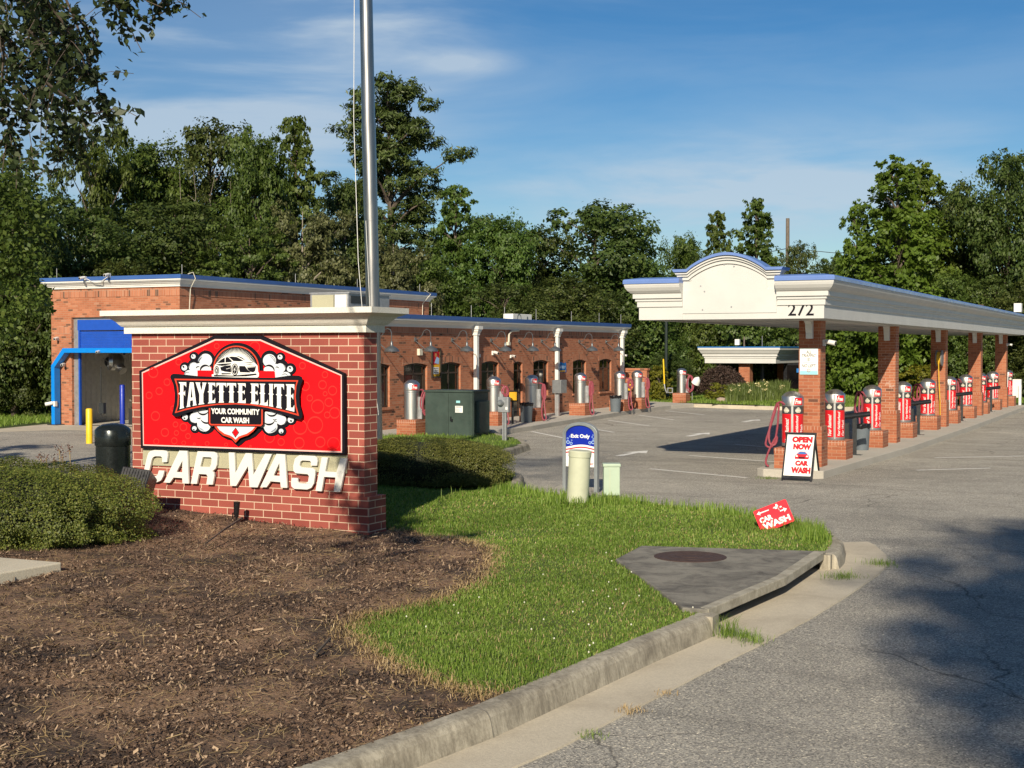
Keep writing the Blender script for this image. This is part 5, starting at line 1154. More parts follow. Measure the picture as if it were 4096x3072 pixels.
GL_ = 'steel vacuums along the brick wing'; GR_ = 'red wrapped vacuums under the canopy'; GP = 'brick plinths under the vacuums'
def hl(seed, hang=True, wd=.13, zb=.15):
    def f(x, y, z0):
        p = loop_hose(x + .36, y + .10, z0 + .78, z0 + zb, wd, seed, (.75, .65), 3 + seed % 2)
        if hang: p = [(x + .05, y + .19, z0 + .78), (x + .2, y + .15, z0 + .82)] + p + [(x + .40, y + .1, z0 + .25), (x + .46, y + .05, z0 - .15), (x + .55, y - .02, z0 - .36), (x + .45, y - .1, z0 - .40), (x + .34, y + .02, z0 - .1), (x + .36, y + .12, z0 + .3)]
        else: p = [(x + .05, y + .19, z0 + .78), (x + .2, y + .15, z0 + .82)] + p
        return p
    return f
LV = [(-19.02, 32.45, 'steel vacuum nearest the green cabinet, at its left', hl(1, False, .17)), (-19.15, 37.65, 'steel vacuum half hidden behind the green cabinet', hl(2, True, .11, .42)), (-19.19, 40.45, 'steel vacuum between narrow door and middle downspout', hl(3, True, .07, .3)),
      (-19.32, 44.75, 'steel vacuum right of the stainless box', hl(4, True, .09, .3)), (-19.38, 48.65, 'steel vacuum at the end downspout with a bin in front', hl(5, True, .12, .4)), (-19.48, 50.75, 'steel vacuum beside the low screen wall', hl(6, True, .09, .25)), (-19.85, 57.1, 'steel vacuum standing apart near the yellow post', hl(7, False, .2, .05))]
for i, (x, y, l, h) in enumerate(LV):
    vacuum(x, y, l, GL_, False, h, ang=-58)
    plinth(x + .0, y, 'brick plinth of the ' + l.split(' at its')[0].split(',')[0].replace('steel vacuum', 'vacuum')[:70], GP, .60, .60, 'column_brick')
def hr(seed, side=-1):
    def f(x, y, z0):
        r = random.Random(seed); o = r.uniform(-.03, .03)
        return [(x - .1, y - .18, z0 + .82), (x - .26, y - .12, z0 + .9), (x - .34 + o, y - .1, z0 + .55), (x - .48 + o, y - .14, z0 + .1), (x - .5, y - .16, z0 - .02), (x - .36, y - .12, z0 - .05), (x - .28, y - .1, z0 + .3), (x - .24, y - .12, z0 + .86), (x - .3, y - .1, z0 + .84), (x - .42 + o, y - .12, z0 + .35), (x - .44, y - .14, z0 + .02), (x - .30, y - .12, z0 + .0), (x - .27, y - .1, z0 + .25), (x - .44, y - .16, z0 - .1), (x - .50, y - .2, z0 - .35), (x - .42, y - .22, z0 - .41)]
    return f
def hs(seed):
    def f(x, y, z0):
        return [(x - .1, y - .18, z0 + .80), (x - .22, y - .1, z0 + .92)] + loop_hose(x - .32, y - .06, z0 + .92, z0 + .35, .13, seed, (1, .1), 3) + [(x - .3, y - .08, z0 + .5), (x - .27, y - .1, z0 + .1)]
    return f
RV = [(-7.02, 26.85, 'red wrapped vacuum directly behind the open now board', hr(1)), (-6.80, 29.5, 'red wrapped vacuum right after the first column', hs(2)), (-6.80, 33.4, 'red wrapped vacuum just before the worn second column, bin at its side', hs(3)), (-6.80, 37.35, 'red wrapped vacuum right behind the second column', hs(4)),
      (-6.82, 41.35, 'red wrapped vacuum in front of the column with the hose reel', hs(5)), (-6.80, 45.2, 'red wrapped vacuum behind the column with the hose reel', hs(6)), (-6.79, 48.8, 'red wrapped vacuum in front of the fourth column', hs(7)), (-6.79, 52.3, 'red wrapped vacuum behind the fourth column', hs(8)), (-6.79, 55.9, 'red wrapped vacuum in front of the last column', hs(9)), (-6.72, 60.0, 'farthest red wrapped vacuum, past the last column beside a white box', hs(10))]
for i, (x, y, l, h) in enumerate(RV):
    vacuum(x, y, l, GR_, True, h, z0=.55 if i else .58, ang=-68)
    plinth(x + .02, y, 'brick plinth under the ' + l.replace('red wrapped ', ''), GP, .60, .66, 'column_brick', .40)
# bins
def bin_(x, y, h, r, label, z0=.15):
    t = thing('waste_bin', label, 'bin', (x, y, z0), 'grey bins with black bags')
    mb = MB(); mb.lathe([(r * .8, z0), (r * .83, z0 + .02), (r * .97, z0 + h - .08), (r, z0 + h - .06), (r, z0 + h - .02), (r * .93, z0 + h - .02), (r * .8, z0 + .05)], x, y, 28); mb.build('tub', 'bin_grey', t, smooth=True)
    mb = MB(); rr_ = random.Random(int(x * 10)); n = 28; prof = [(r * 1.03, z0 + h - .09), (r * 1.07, z0 + h - .03), (r * 1.05, z0 + h + .01), (r * .9, z0 + h - .02), (r * .7, z0 + h - .12)]
    mb.lathe(prof, x, y, n); mb.v = [(vx + rr_.uniform(-.012, .012), vy + rr_.uniform(-.012, .012), vz + rr_.uniform(-.02, .02)) for vx, vy, vz in mb.v]; mb.build('bag', 'bag_black', t)
bin_(-18.95, 39.55, .62, .215, 'grey waste bin with black bag before the vacuum near the narrow door')
bin_(-19.15, 47.65, .60, .22, 'grey waste bin with black bag before the vacuum at the end downspout')
bin_(-6.80, 32.2, .60, .20, 'grey waste bin with black bag between the vacuums under the canopy')
# mat stands under the canopy
for i, (y, l) in enumerate([(30.6, 'black T shaped mat stand between the first two columns'), (38.6, 'black T shaped mat stand between second and third columns'), (46.6, 'black T shaped mat stand between third and fourth columns'), (54.0, 'black T shaped mat stand between fourth and last columns')]):
    t = thing('mat_stand', l, 'stand', (-6.7, y, .15), 'black mat stands under the canopy')
    mb = MB(); mb.box(-6.66, -6.58, y, y + .08, .15, 1.0); mb.build('post', 'dark_metal', t); mb = MB(); mb.box(-6.78, -6.46, y - .05, y + .13, .145, .16); mb.build('base_plate', 'dark_metal', t)
    mb = MB(); mb.tube([(-6.95, y - .14, .98), (-6.32, y + .18, 1.06)], .062, 12); mb.build('clamp_bar', 'black', t)
    mb = MB(); mb.box(-6.88, -6.76, y - .02, y + .12, .45, .85); mb.build('side_box', 'dark_metal', t)
t = thing('spray_bottle', 'clear blue spray bottle hanging beside the first mat stand', 'bottle', (-6.86, 30.35, .8))
mb = MB(); mb.lathe([(.038, .72), (.04, .73), (.04, .86), (.018, .92), (.016, .97)], -6.88, 30.35, 12); mb.build('bottle', 'ink_sky', t, smooth=True); mb = MB(); mb.box(-6.91, -6.86, 30.33, 30.37, .97, 1.03); mb.build('trigger', 'paper', t)

# stainless box, yellow mat clamps on the left island
t = thing('steel_cabinet', 'stainless box on a post beside the middle downspout', 'cabinet', (-19.6, 43.9, .15))
mb = MB(); mb.cbox((-19.75, 43.9, 1.18), (.34, .5, .46)); mb.build('box', 'grey_metal', t, bevel=.01); mb = MB(); mb.box(-19.85, -19.72, 43.75, 43.85, .15, .95); mb.build('post', 'galvanised', t)
for x, y, l in ((-18.95, 38.55, 'yellow and black mat clamp stand behind the electric meter'), (-19.35, 49.55, 'yellow and black mat clamp stand between the two last wing vacuums')):
    t = thing('mat_stand', l, 'stand', (x, y, .15), 'yellow mat clamps by the wing')
    mb = MB(); mb.tube([(x, y, .15), (x, y, .85)], .04, 8); mb.build('post', 'dark_metal', t)
    mb = MB(); mb.cbox((x - .02, y + .05, 1.02), (.35, .06, .34), rz=.5, rx=.25); mb.build('panel', 'black', t); mb = MB(); mb.cbox((x + .02, y - .01, 1.02), (.24, .03, .26), rz=.5, rx=.25); mb.build('pad', 'ink_yellow', t)

# ------------------------------------------------------------------ utilities on the bed
t = thing('transformer_cabinet', 'dark green two door electrical cabinet behind the clipped hedge', 'cabinet', (-17.8, 32.8, .1))
mb = MB(); mb.box(-18.57, -17.07, 32.4, 33.25, .08, 1.33); mb.build('body', 'cabinet_green', t, bevel=.012)
mb = MB(); mb.box(-18.60, -17.04, 32.37, 33.28, 1.33, 1.385); mb.build('lid', 'cabinet_green', t, bevel=.01)
mb = MB(); mb.box(-18.53, -17.845, 32.382, 32.40, .12, 1.30); mb.build('door', 'cabinet_green', t, bevel=.004); mb = MB(); mb.box(-17.835, -17.11, 32.382, 32.40, .12, 1.30); dr = mb.build('door', 'cabinet_green', t, bevel=.004)
mb = MB(); mb.cbox((-17.76, 32.37, .62), (.03, .03, .12)); mb.cbox((-17.72, 32.36, .58), (.04, .03, .07)); mb.build('handle', 'black', dr)
mb = MB(); mb.box(-17.63, -17.40, 32.378, 32.380, .79, .97); mb.build('sticker', 'paper', dr); mb = MB(); mb.box(-17.60, -17.48, 32.378, 32.380, 1.05, 1.11); tl = mb.build('number_tag', 'ink_teal', dr)
mb = MB(); mb.box(-17.60, -17.44, 32.3765, 32.3775, .93, .95); [mb.box(-17.61, -17.5 + .04 * (k % 2), 32.3765, 32.3775, .82 + .03 * k, .828 + .03 * k) for k in range(3)]; mb.build('sticker_print', 'ink_grey', dr)
mb = MB(); mb.box(-17.07, -16.96, 32.5, 33.1, .25, 1.1); mb.build('side_box', 'cabinet_green', t, bevel=.01)
t = thing('electric_meter', 'grey electric meter box on a strut post right of the green cabinet', 'meter', (-15.65, 31.3, 0))
mb = MB(); mb.box(-15.80, -15.50, 31.28, 31.42, .88, 1.27); mb.build('box', 'galvanised', t, bevel=.012)
mb = MB(); mb.tube([(-15.70, 31.28, 1.12), (-15.70, 31.22, 1.12), (-15.70, 31.17, 1.12)], [.085, .08, .05], 20); mb.build('meter_glass', 'grey_metal', t, smooth=True)
mb = MB(); mb.box(-15.68, -15.64, 31.30, 31.36, 0, .88); mb.box(-15.62, -15.57, 31.30, 31.36, 0, .88); mb.build('post', 'galvanised', t); mb = MB(); mb.box(-15.58, -15.52, 31.277, 31.28, .95, 1.02); mb.build('tag', 'paper', t)
t = thing('exit_sign', 'round topped blue and white exit only sign in a grey metal frame', 'sign', (-9.5, 22.0, 0))
ex0, ex1 = -9.84, -9.18; n = 16
def dome(x0, x1, zt, zb, n=16):
    c = (x0 + x1) / 2; r = (x1 - x0) / 2; rz = r * .62
    return [(x0, zb), (x1, zb)] + [(c + r * math.cos(math.pi * i / n), zt - rz + rz * math.sin(math.pi * i / n)) for i in range(n + 1)]
mb = MB(); mb.poly([dome(ex0, ex1, 1.22, 0) + [], list(reversed([(ex0 + .06, .0 + 1e-3), (ex1 - .06, 1e-3)] + dome(ex0 + .06, ex1 - .06, 1.17, 0)[2:]))], lambda u, v, w_: (u, 22.0 + w_, v), .10) if False else None
o1 = dome(ex0, ex1, 1.22, 0); i1_ = dome(ex0 + .06, ex1 - .06, 1.165, 0)
loop = [o1[0]] + o1[2:][::-1] + [o1[1]] + [i1_[1]] + i1_[2:] + [i1_[0]]
mb.poly([loop], lambda u, v, w_: (u, 22.0 + w_, v), .10); mb.build('frame', 'frame_alu', t, bevel=.006)
pz = .44; P_ = dome(ex0 + .06, ex1 - .06, 1.165, pz); mb = MB(); mb.poly([P_], lambda u, v, w_: (u, 22.03 + w_, v), .03); pan = mb.build('panel', 'ink_white', t)
mb = MB(); wave = lambda x: .80 + .028 * math.sin((x - ex0 - .15) * 7.5)
xs_ = [ex1 - .06 - (ex1 - ex0 - .12) * i / 12 for i in range(13)]
mb.poly([P_[2:] + [(x, wave(x)) for x in reversed(xs_)]], lambda u, v, w_: (u, 22.0295 - w_, v), .0005); mb.build('blue_top', 'ink_blue', pan)
mb = MB()
for dz in (.035, .088): mb.poly([[(x, wave(x) - dz) for x in xs_] + [(x, wave(x) - dz - .022) for x in reversed(xs_)]], lambda u, v, w_: (u, 22.029 - w_, v), .0005)
mb.poly([circ(-9.50, .66, .055)], lambda u, v, w_: (u, 22.029 - w_, v), .0005)
text_on(mb, 'ter', lambda u, v: (-9.345 + .085 * u, 22.0275, .475 + .042 * v), bold=.01); mb.build('red_stripes', 'ink_text_red', pan)
mb = MB(); text_on(mb, 'Exit Only', lambda u, v: (-9.69 + .36 * u, 22.0275, .925 + .085 * v), bold=.04); mb.build('lettering', 'ink_white', pan)
mb = MB()
for a, b_, r in [(-9.745, .865, .032), (-9.685, .845, .026), (-9.75, .93, .018), (-9.71, .965, .014), (-9.675, .90, .012), (-9.27, .875, .032), (-9.33, .865, .026), (-9.255, .93, .02), (-9.285, .965, .014), (-9.27, 1.0, .012)]:
    mb.poly([circ(a, b_, r, 14), circ(a, b_, r * .6, 14)], lambda u, v, w_: (u, 22.0275 + .0003 * (hash((a, b_)) % 3), v), 0)
mb.build('bubbles', 'ink_sky', pan)
t = thing('utility_pedestal', 'pale round utility tube leaning in front of the exit sign', 'pedestal', (-8.21, 18.9, .12))
mb = MB(); mb.lathe([(.150, .1), (.152, .20), (.163, .205), (.163, .88), (.172, .885), (.174, .965), (.16, .98), (.05, .985)], -8.21, 18.9, 32); tb = mb.build('tube', 'tube_green', t, smooth=True); t.rotation_euler = (0, math.radians(3.2), 0)
t = thing('utility_pedestal', 'square mint green utility box on a dark base right of exit sign', 'pedestal', (-7.94, 19.6, .12))
RZ = math.radians(26); 
def rb(mb, x, y, dx, dy, z0, z1): return mb.cbox((x, y, (z0 + z1) / 2), (dx, dy, z1 - z0), rz=RZ)
bxx, byy = -7.95, 19.62
mb = MB(); rb(mb, bxx, byy, .25, .22, .25, .69); mb.build('housing', 'pedestal_green', t, bevel=.012)
mb = MB(); rb(mb, bxx, byy, .275, .245, .69, .74); mb.build('lid', 'pedestal_green', t, bevel=.012); mb = MB(); rb(mb, bxx, byy, .21, .18, .05, .25); mb.build('base', 'dark_metal', t)
mb = MB(); d = Vector((-math.sin(RZ), math.cos(RZ))); e = Vector((math.cos(RZ), math.sin(RZ))); q = Vector((bxx, byy)) - d * .1125 - e * .03; mb.cbox((q.x, q.y, .46), (.006, .006, .42), rz=RZ); q = q - e * .06 ; mb.cbox((q.x, q.y, .70), (.03, .012, .02), rz=RZ); mb.build('latch', 'tube_green', t)

# ------------------------------------------------------------------ A frame board
t = thing('sandwich_board', 'white open now car wash sandwich board in a black frame by the island', 'sandwich board', (-6.6, 25.85, 0))
AX0, AX1 = -6.94, -6.33; yb, yt_ = 25.62, 25.98; ht = .90
def af(u, v, w_=0): return (AX0 + .03 + (AX1 - AX0 - .03) * u - .10 * v * 0, yb + (yt_ - yb) * v - w_, .0 + ht * v)
def apl(u0, u1, v0, v1, w0, w1, mat, nm, par):
    mb = MB(); p = [af(u0, v0, w0), af(u1, v0, w0), af(u1, v1, w0), af(u0, v1, w0), af(u0, v0, w1), af(u1, v0, w1), af(u1, v1, w1), af(u0, v1, w1)]
    mb.add(p, [(0, 3, 2, 1), (4, 5, 6, 7), (0, 1, 5, 4), (1, 2, 6, 5), (2, 3, 7, 6), (3, 0, 4, 7)]); return mb.build(nm, mat, par)
mb = MB()
for (u0, u1, v0, v1) in ((0, .05, 0, 1), (.95, 1, 0, 1), (.05, .95, .955, 1), (.05, .95, .06, .11)):
    p = [af(u0, v0, -.02), af(u1, v0, -.02), af(u1, v1, -.02), af(u0, v1, -.02), af(u0, v0, .02), af(u1, v0, .02), af(u1, v1, .02), af(u0, v1, .02)]
    mb.add(p, [(0, 3, 2, 1), (4, 5, 6, 7), (0, 1, 5, 4), (1, 2, 6, 5), (2, 3, 7, 6), (3, 0, 4, 7)])
# rear leaf
yr = 26.42
def rf(u, v, w_=0): return (AX0 + .0 + (AX1 - AX0 - .03) * u, yr + (yt_ + .02 - yr) * v + w_, ht * v)
for (u0, u1, v0, v1) in ((0, .05, 0, 1), (.95, 1, 0, 1), (.05, .95, .955, 1), (.05, .95, .06, .11)):
    p = [rf(u0, v0, -.015), rf(u1, v0, -.015), rf(u1, v1, -.015), rf(u0, v1, -.015), rf(u0, v0, .02), rf(u1, v0, .02), rf(u1, v1, .02), rf(u0, v1, .02)]
    mb.add(p, [(0, 3, 2, 1), (4, 5, 6, 7), (0, 1, 5, 4), (1, 2, 6, 5), (2, 3, 7, 6), (3, 0, 4, 7)])
mb.build('frame', 'black', t)
mb = MB(); p = [rf(.05, .11, -.005), rf(.95, .11, -.005), rf(.95, .955, -.005), rf(.05, .955, -.005), rf(.05, .11, .008), rf(.95, .11, .008), rf(.95, .955, .008), rf(.05, .955, .008)]
mb.add(p, [(0, 3, 2, 1), (4, 5, 6, 7), (0, 1, 5, 4), (1, 2, 6, 5), (2, 3, 7, 6), (3, 0, 4, 7)]); mb.build('rear_panel', 'ink_white', t)
fp = apl(.05, .95, .11, .955, -.005, .010, 'ink_white', 'front_panel', t)
mb = MB()
for s_, u0, u1, v0, v1 in (('OPEN', .22, .90, .79, .92), ('NOW', .28, .88, .645, .77), ('CAR', .40, .84, .315, .425), ('WASH', .28, .93, .16, .29)):
    text_on(mb, s_, lambda u, v: af(u0 + (u1 - u0) * u, v0 + (v1 - v0) * v, .0125), bold=.085)
mb.build('red_words', 'ink_text_red', fp)
mb = MB()      # blue splash strokes
for k, (du, dv) in enumerate([(-.24, .07), (-.27, .02), (-.25, -.04), (-.2, .10), (.24, .07), (.27, .02), (.25, -.04), (.2, .10), (-.28, -.08), (.28, -.08)]):
    cu, cv = .62, .52; mb.add([af(cu + du * .55, cv + dv * .55 - .008, .0125), af(cu + du * 1.15, cv + dv * 1.15, .0125), af(cu + du * .55, cv + dv * .55 + .008, .0125)], [(0, 1, 2)])
    mb.add([af(cu + du * 1.25 + .012 * math.cos(a), cv + dv * 1.25 + .009 * math.sin(a), .0125) for a in (0, 1.57, 3.14, 4.71)], [(0, 1, 2, 3)])
mb.build('splash', 'ink_midblue', fp)
mb = MB(); mb.add([af(*p, .0130) for p in [(.38, .455), (.82, .455), (.84, .515), (.76, .56), (.69, .61), (.51, .61), (.44, .56), (.36, .515)]], [tuple(range(8))]); mb.build('car_print', 'ink_text_red', fp)
mb = MB(); mb.add([af(*p, .0137) for p in [(.45, .557), (.75, .557), (.68, .60), (.52, .60)]], [(0, 1, 2, 3)]); mb.build('windscreen_print', 'ink_midblue', fp)
mb = MB(); mb.add([af(*p, .0137) for p in [(.50, .465), (.70, .465), (.70, .495), (.50, .495)]], [(0, 1, 2, 3)]); mb.build('grille_print', 'ink_black', fp)
mb = MB(); mb.add([af(*p, .0137) for p in [(.39, .50), (.47, .50), (.45, .53), (.39, .525)]] + [af(*p, .0137) for p in [(.73, .50), (.81, .50), (.81, .525), (.75, .53)]], [(0, 1, 2, 3), (4, 5, 6, 7)]); mb.build('headlamp_print', 'ink_white', fp)
# fallen lawn sign
t = thing('lawn_sign', 'red car wash yard sign with arrows tilted over in the grass', 'sign', (-4.78, 17.45, .15))
lc = Vector((-4.79, 17.40, .335)); LW, LH = .45, .31; ta = math.radians(27); U = Vector((math.cos(ta) * .985, -.12, math.sin(ta))).normalized(); Nn = Vector((.22, -1, .28)).normalized(); U = (U - Nn * U.dot(Nn)).normalized(); Vv = Nn.cross(U) * -1
if Vv.z < 0: Vv = -Vv
def lf(u, v, w_=0): return tuple(lc + U * (u - .5) * LW + Vv * (v - .5) * LH + Nn * w_)
def rrect(x0, x1, y0, y1, r=.05):
    o = []
    for cx_, cy_, a0 in ((x1 - r, y0 + r * 1.3, -90), (x1 - r, y1 - r * 1.3, 0), (x0 + r, y1 - r * 1.3, 90), (x0 + r, y0 + r * 1.3, 180)):
        for k in range(4): a = math.radians(a0 + 30 * k); o.append((cx_ + r * math.cos(a), cy_ + r * 1.3 * math.sin(a)))
    return o
mb = MB(); mb.poly([rrect(0, 1, 0, 1)], lf, .006); mb.build('board', 'sign_red', t)
mb = MB(); text_on(mb, 'CAR', lambda u, v: lf(.08 + .38 * u, .40 + .23 * v, .0075), bold=.05); text_on(mb, 'WASH', lambda u, v: lf(.10 + .82 * u, .10 + .27 * v, .0075), bold=.05)
mb.poly([[(.07, .82), (.17, .92), (.16, .85), (.44, .84), (.44, .80), (.16, .80), (.17, .73)]], lambda u, v, w_: lf(u, v, .0075), 0); mb.poly([[(.93, .60), (.83, .70), (.84, .63), (.72, .63), (.72, .58), (.84, .58), (.83, .50)]], lambda u, v, w_: lf(u, v, .0075), 0)
for k in range(14): a = random.Random(k).uniform(0, 6.28); r = random.Random(k + 50).uniform(.02, .11); mb.poly([circ(.68 + r * math.cos(a), .80 + r * 1.2 * math.sin(a), .014 + .01 * (k % 3), 8)], lambda u, v, w_, k=k: lf(u, v, .0075 + .0004 * k), 0)
mb.build('lettering', 'ink_white', t)
mb = MB(); mb.tube([lf(.35, .1, -.004), lf(.33, -.4, -.004)], .004, 5); mb.tube([lf(.65, .1, -.004), lf(.67, -.35, -.004)], .004, 5); mb.build('wire_stake', 'galvanised', t)

# ------------------------------------------------------------------ flagpole, floodlights, domed bin
FPX, FPY = -14.35, 23.1
t = thing('flagpole', 'tall brushed steel flagpole rising behind the sign', 'flagpole', (FPX, FPY, .1))
top_ = Vector((FPX - .12 - .10, FPY - .12, 13)); mb = MB()
seg = [(FPX, FPY, .1), (FPX - .02, FPY - .01, 1.5), (FPX - .08, FPY - .04, 5.0), (FPX - .10, FPY - .05, 5.02), (FPX - .22, FPY - .1, 13)]
mb.tube([seg[0], seg[1], seg[2]], [.137, .136, .134], 40); mb.tube([(FPX - .08, FPY - .04, 5.0), (FPX - .12, FPY - .06, 6.9)], [.138, .137], 40); mb.tube([(FPX - .12, FPY - .06, 6.9), (FPX - .22, FPY - .1, 13)], [.132, .12], 40); mb.build('pole', 'pole_steel', t, smooth=True)
mb = MB(); mb.lathe([(.27, .1), (.27, .22), (.20, .25), (.15, .3)], FPX, FPY, 30); mb.build('collar', 'pole_steel', t, smooth=True)
mb = MB(); mb.tube([(FPX - .10, FPY - .18, 2.2), (FPX - .20, FPY - .32, 4.2), (FPX - .34, FPY - .25, 7), (FPX - .32, FPY - .2, 12.8)], .007, 5); mb.tube([(FPX + .12, FPY - .1, 1.2), (FPX + .02, FPY - .16, 2.2), (FPX - .1, FPY - .2, 5)], .006, 5); mb.build('halyard', 'paper', t)
t = thing('floodlight', 'black box floodlight tilted up between the shrub and the sign', 'floodlight', (-12.85, 14.35, .2))
mb = MB(); mb.cbox((-12.72, 14.35, .62), (.40, .34, .46), rz=math.radians(20), rx=math.radians(-28), ry=math.radians(8)); bd = mb.build('body', 'black', t, bevel=.015)
mb = MB(); Rm = Matrix.Rotation(math.radians(20), 3, 'Z') @ Matrix.Rotation(math.radians(8), 3, 'Y') @ Matrix.Rotation(math.radians(-28), 3, 'X')
for k in range(9):
    c = Rm @ Vector((-.16 + .04 * k, -.175, .10)) + Vector((-12.72, 14.35, .62)); mb.cbox(c, (.012, .02, .20), rz=math.radians(20), rx=math.radians(-28), ry=math.radians(8))
mb.build('fin', 'black', bd); mb = MB(); mb.tube([(-12.72, 14.35, .1), (-12.72, 14.35, .5)], .025, 8); mb.build('stake', 'black', t)
sp = plane(400 + 957 / 1.7467, 1200 + 1480 / 1.7467, 1, 14.95)
t = thing('spotlight', 'small black ground spotlight at the foot of the sign', 'spotlight', (sp[0], 14.95, .2))
mb = MB(); mb.tube([(sp[0] - .01, 14.95, .23), (sp[0] - .01, 14.95, .27), (sp[0], 14.95, .44)], [.03, .035, .045], 14); mb.tube([(sp[0] - .07, 14.95, .2), (sp[0] - .07, 14.95, .28), (sp[0], 14.95, .30)], .01, 6); mb.build('can', 'black', t); mb = MB(); mb.tube([(sp[0] - .01, 14.95, .1), (sp[0] - .01, 14.95, .24)], .010, 6); mb.build('stake', 'black', t)
t = thing('domed_bin', 'glossy black domed litter bin at the left end of the sign', 'bin', (-15.8, 17.3, .2))
r = .275; mb = MB(); mb.lathe([(r, .2), (r, .92)], -15.8, 17.3, 40); mb.build('body', 'black_gloss', t, smooth=True)
mb = MB(); mb.lathe([(r + .012, .92), (r + .015, .93), (r + .015, 1.17), (r + .005, 1.185), (r * .9, 1.22), (r * .6, 1.265), (.02, 1.285)], -15.8, 17.3, 40); mb.build('dome_lid', 'black_gloss', t, smooth=True)
# twig and stones on the mulch
a = gp(442, 1172, .28); b_ = gp(523, 1129, .25); mb = MB(); mb.tube([(a[0], a[1], .26), (b_[0] * .5 + a[0] * .5, b_[1] * .5 + a[1] * .5, .30), (b_[0], b_[1], .31)], [.008, .014, .018], 6); o = mb.build('twig', 'bark', org=(a[0], a[1], .26)); tag(o, 'dark fallen twig on the mulch in front of the sign', 'twig')
a = gp(680, 1412, .2); b_ = gp(712, 1385, .2); mb = MB(); mb.tube([(a[0], a[1], .19), (b_[0], b_[1], .22)], .012, 6); o = mb.build('twig', 'bark', org=(a[0], a[1], .2)); tag(o, 'short dark stick on bare soil in the middle of the mulch', 'twig')

# ------------------------------------------------------------------ far objects
t = thing('lamp_post', 'tall dark green lamp post rising behind the canopy front', 'lamp post', (-21.5, 59.7, .0))
mb = MB(); mb.tube([(-21.5, 59.7, 0), (-21.5, 59.7, 5.0)], .075, 12); mb.build('pole', 'dark_green', t); mb = MB(); mb.lathe([(.17, 0), (.17, .35), (.12, .42), (.08, .45)], -21.5, 59.7, 16); mb.build('base', 'dark_green', t)
mb = MB(); mb.cbox((-21.1, 59.5, 5.0), (.8, .35, .15)); mb.build('lamp_head', 'dark_green', t)
q = far(1456, 61); t = thing('yellow_marker', 'tall slim yellow marker post beside the lone vacuum', 'post', (-20.6, 57.6, 0))
mb = MB(); mb.tube([(-20.75, 57.4, .95), (-20.80, 57.4, 2.05)], .032, 10); mb.build('sleeve', 'yellow', t); mb = MB(); mb.tube([(-20.60, 57.3, .55), (-20.72, 57.4, .75), (-20.75, 57.4, .95)], .028, 8); mb.build('foot', 'galvanised', t)
mb = MB(); mb.poly([[(-20.45, .57), (-20.2, .57), (-20.2, .80), (-20.45, .80)], [(-20.41, .57 + .03), (-20.41, .76), (-20.24, .76), (-20.24, .60)]], lambda u, v, w_: (u, 56.95 + w_, v), .04); o = mb.build('hoop', 'galvanised', org=(-20.3, 57, .57)); tag(o, 'small metal hoop on the plinth of the lone vacuum', 'hoop')
# drive-through kiosk canopy at the back
K = thing('kiosk_canopy', 'small white roofed kiosk canopy on brick piers behind the flower bed', 'canopy', (-21, 74, -1))
kx0, kx1, ky0, ky1 = -23.7, -19.75, 72.0, 80
kp = [(kx0, ky0), (kx1, ky0), (kx1, ky1), (kx0, ky1)]
mb = MB(); mb.sweep(kp, [(-.02, 1.73), (0, 1.72), (0, 1.98), (.04, 2.0), (.04, 2.08), (.10, 2.10), (.10, 2.2), (.16, 2.25), (.26, 2.42), (.30, 2.44), (.30, 2.56), (-.02, 2.56)]); mb.build('fascia', 'fascia_white', K)
mb = MB(); mb.sweep(kp, [(-.02, 2.56), (.32, 2.56), (.32, 2.61), (-.02, 2.62)]); mb.box(kx0, kx1, ky0, ky1, 2.5, 2.58); mb.build('roof_edge', 'ink_midblue', K); mb = MB(); mb.box(kx0 + .02, kx1 - .02, ky0 + .02, ky1 - .02, 1.75, 1.8); mb.build('soffit', 'fascia_white', K)
for x, y in ((-21.6, 72.4), (-20.6, 76.5), (-21.6, 79)):
    mb = MB(); mb.box(x - .30, x + .30, y, y + .6, -1.1, 1.75); pr_ = mb.build('pier', 'column_brick', K); mb = MB(); mb.box(x - .38, x + .38, y - .05, y + .65, -1.1, .62); mb.build('pier_base', 'column_brick', pr_)
t = thing('pay_kiosk', 'dark glass pay booth in the shade of the back canopy', 'kiosk', (-19.2, 75, -1))
mb = MB(); mb.box(-20.0, -18.0, 74.5, 78, -1.1, 1.70); mb.build('body', 'black', t); mb = MB(); mb.box(-19.8, -18.8, 74.47, 74.5, .1, 1.6); mb.build('pane', 'dark_glass', t); mb = MB(); mb.box(-19.25, -18.95, 74.40, 74.43, 1.20, 1.42); mb.build('notice', 'ink_midblue', t)
bollard(-17.7, 71.5, 2.0, .16, 'bollard_blue', 'tall blue post under the right end of the back canopy', -.2)
bollard(-21.05, 74, 2.7, .12, 'dark_metal', 'slim dark post under the back canopy', -1.1)
small('roof_speaker', 'white_paint', (-22.2, -21.95, 72.6, 72.8, 2.70, 3.02), 'small white box standing on the back canopy roof', 'speaker')
mb = MB(); mb.tube([(-21.7, 72.7, 2.6), (-21.7, 72.7, 3.15)], .04, 6); o = mb.build('roof_stub', 'wood_pole', org=(-21.7, 72.7, 2.6)); tag(o, 'short pipe stub on the back canopy roof', 'pipe')
mb = MB(); mb.tube([(-20.7, 72.7, 2.6), (-20.7, 72.7, 3.2)], .02, 6); o = mb.build('roof_rod', 'galvanised', org=(-20.7, 72.7, 2.6)); tag(o, 'thin rod on the back canopy roof, rightmost upright', 'rod')
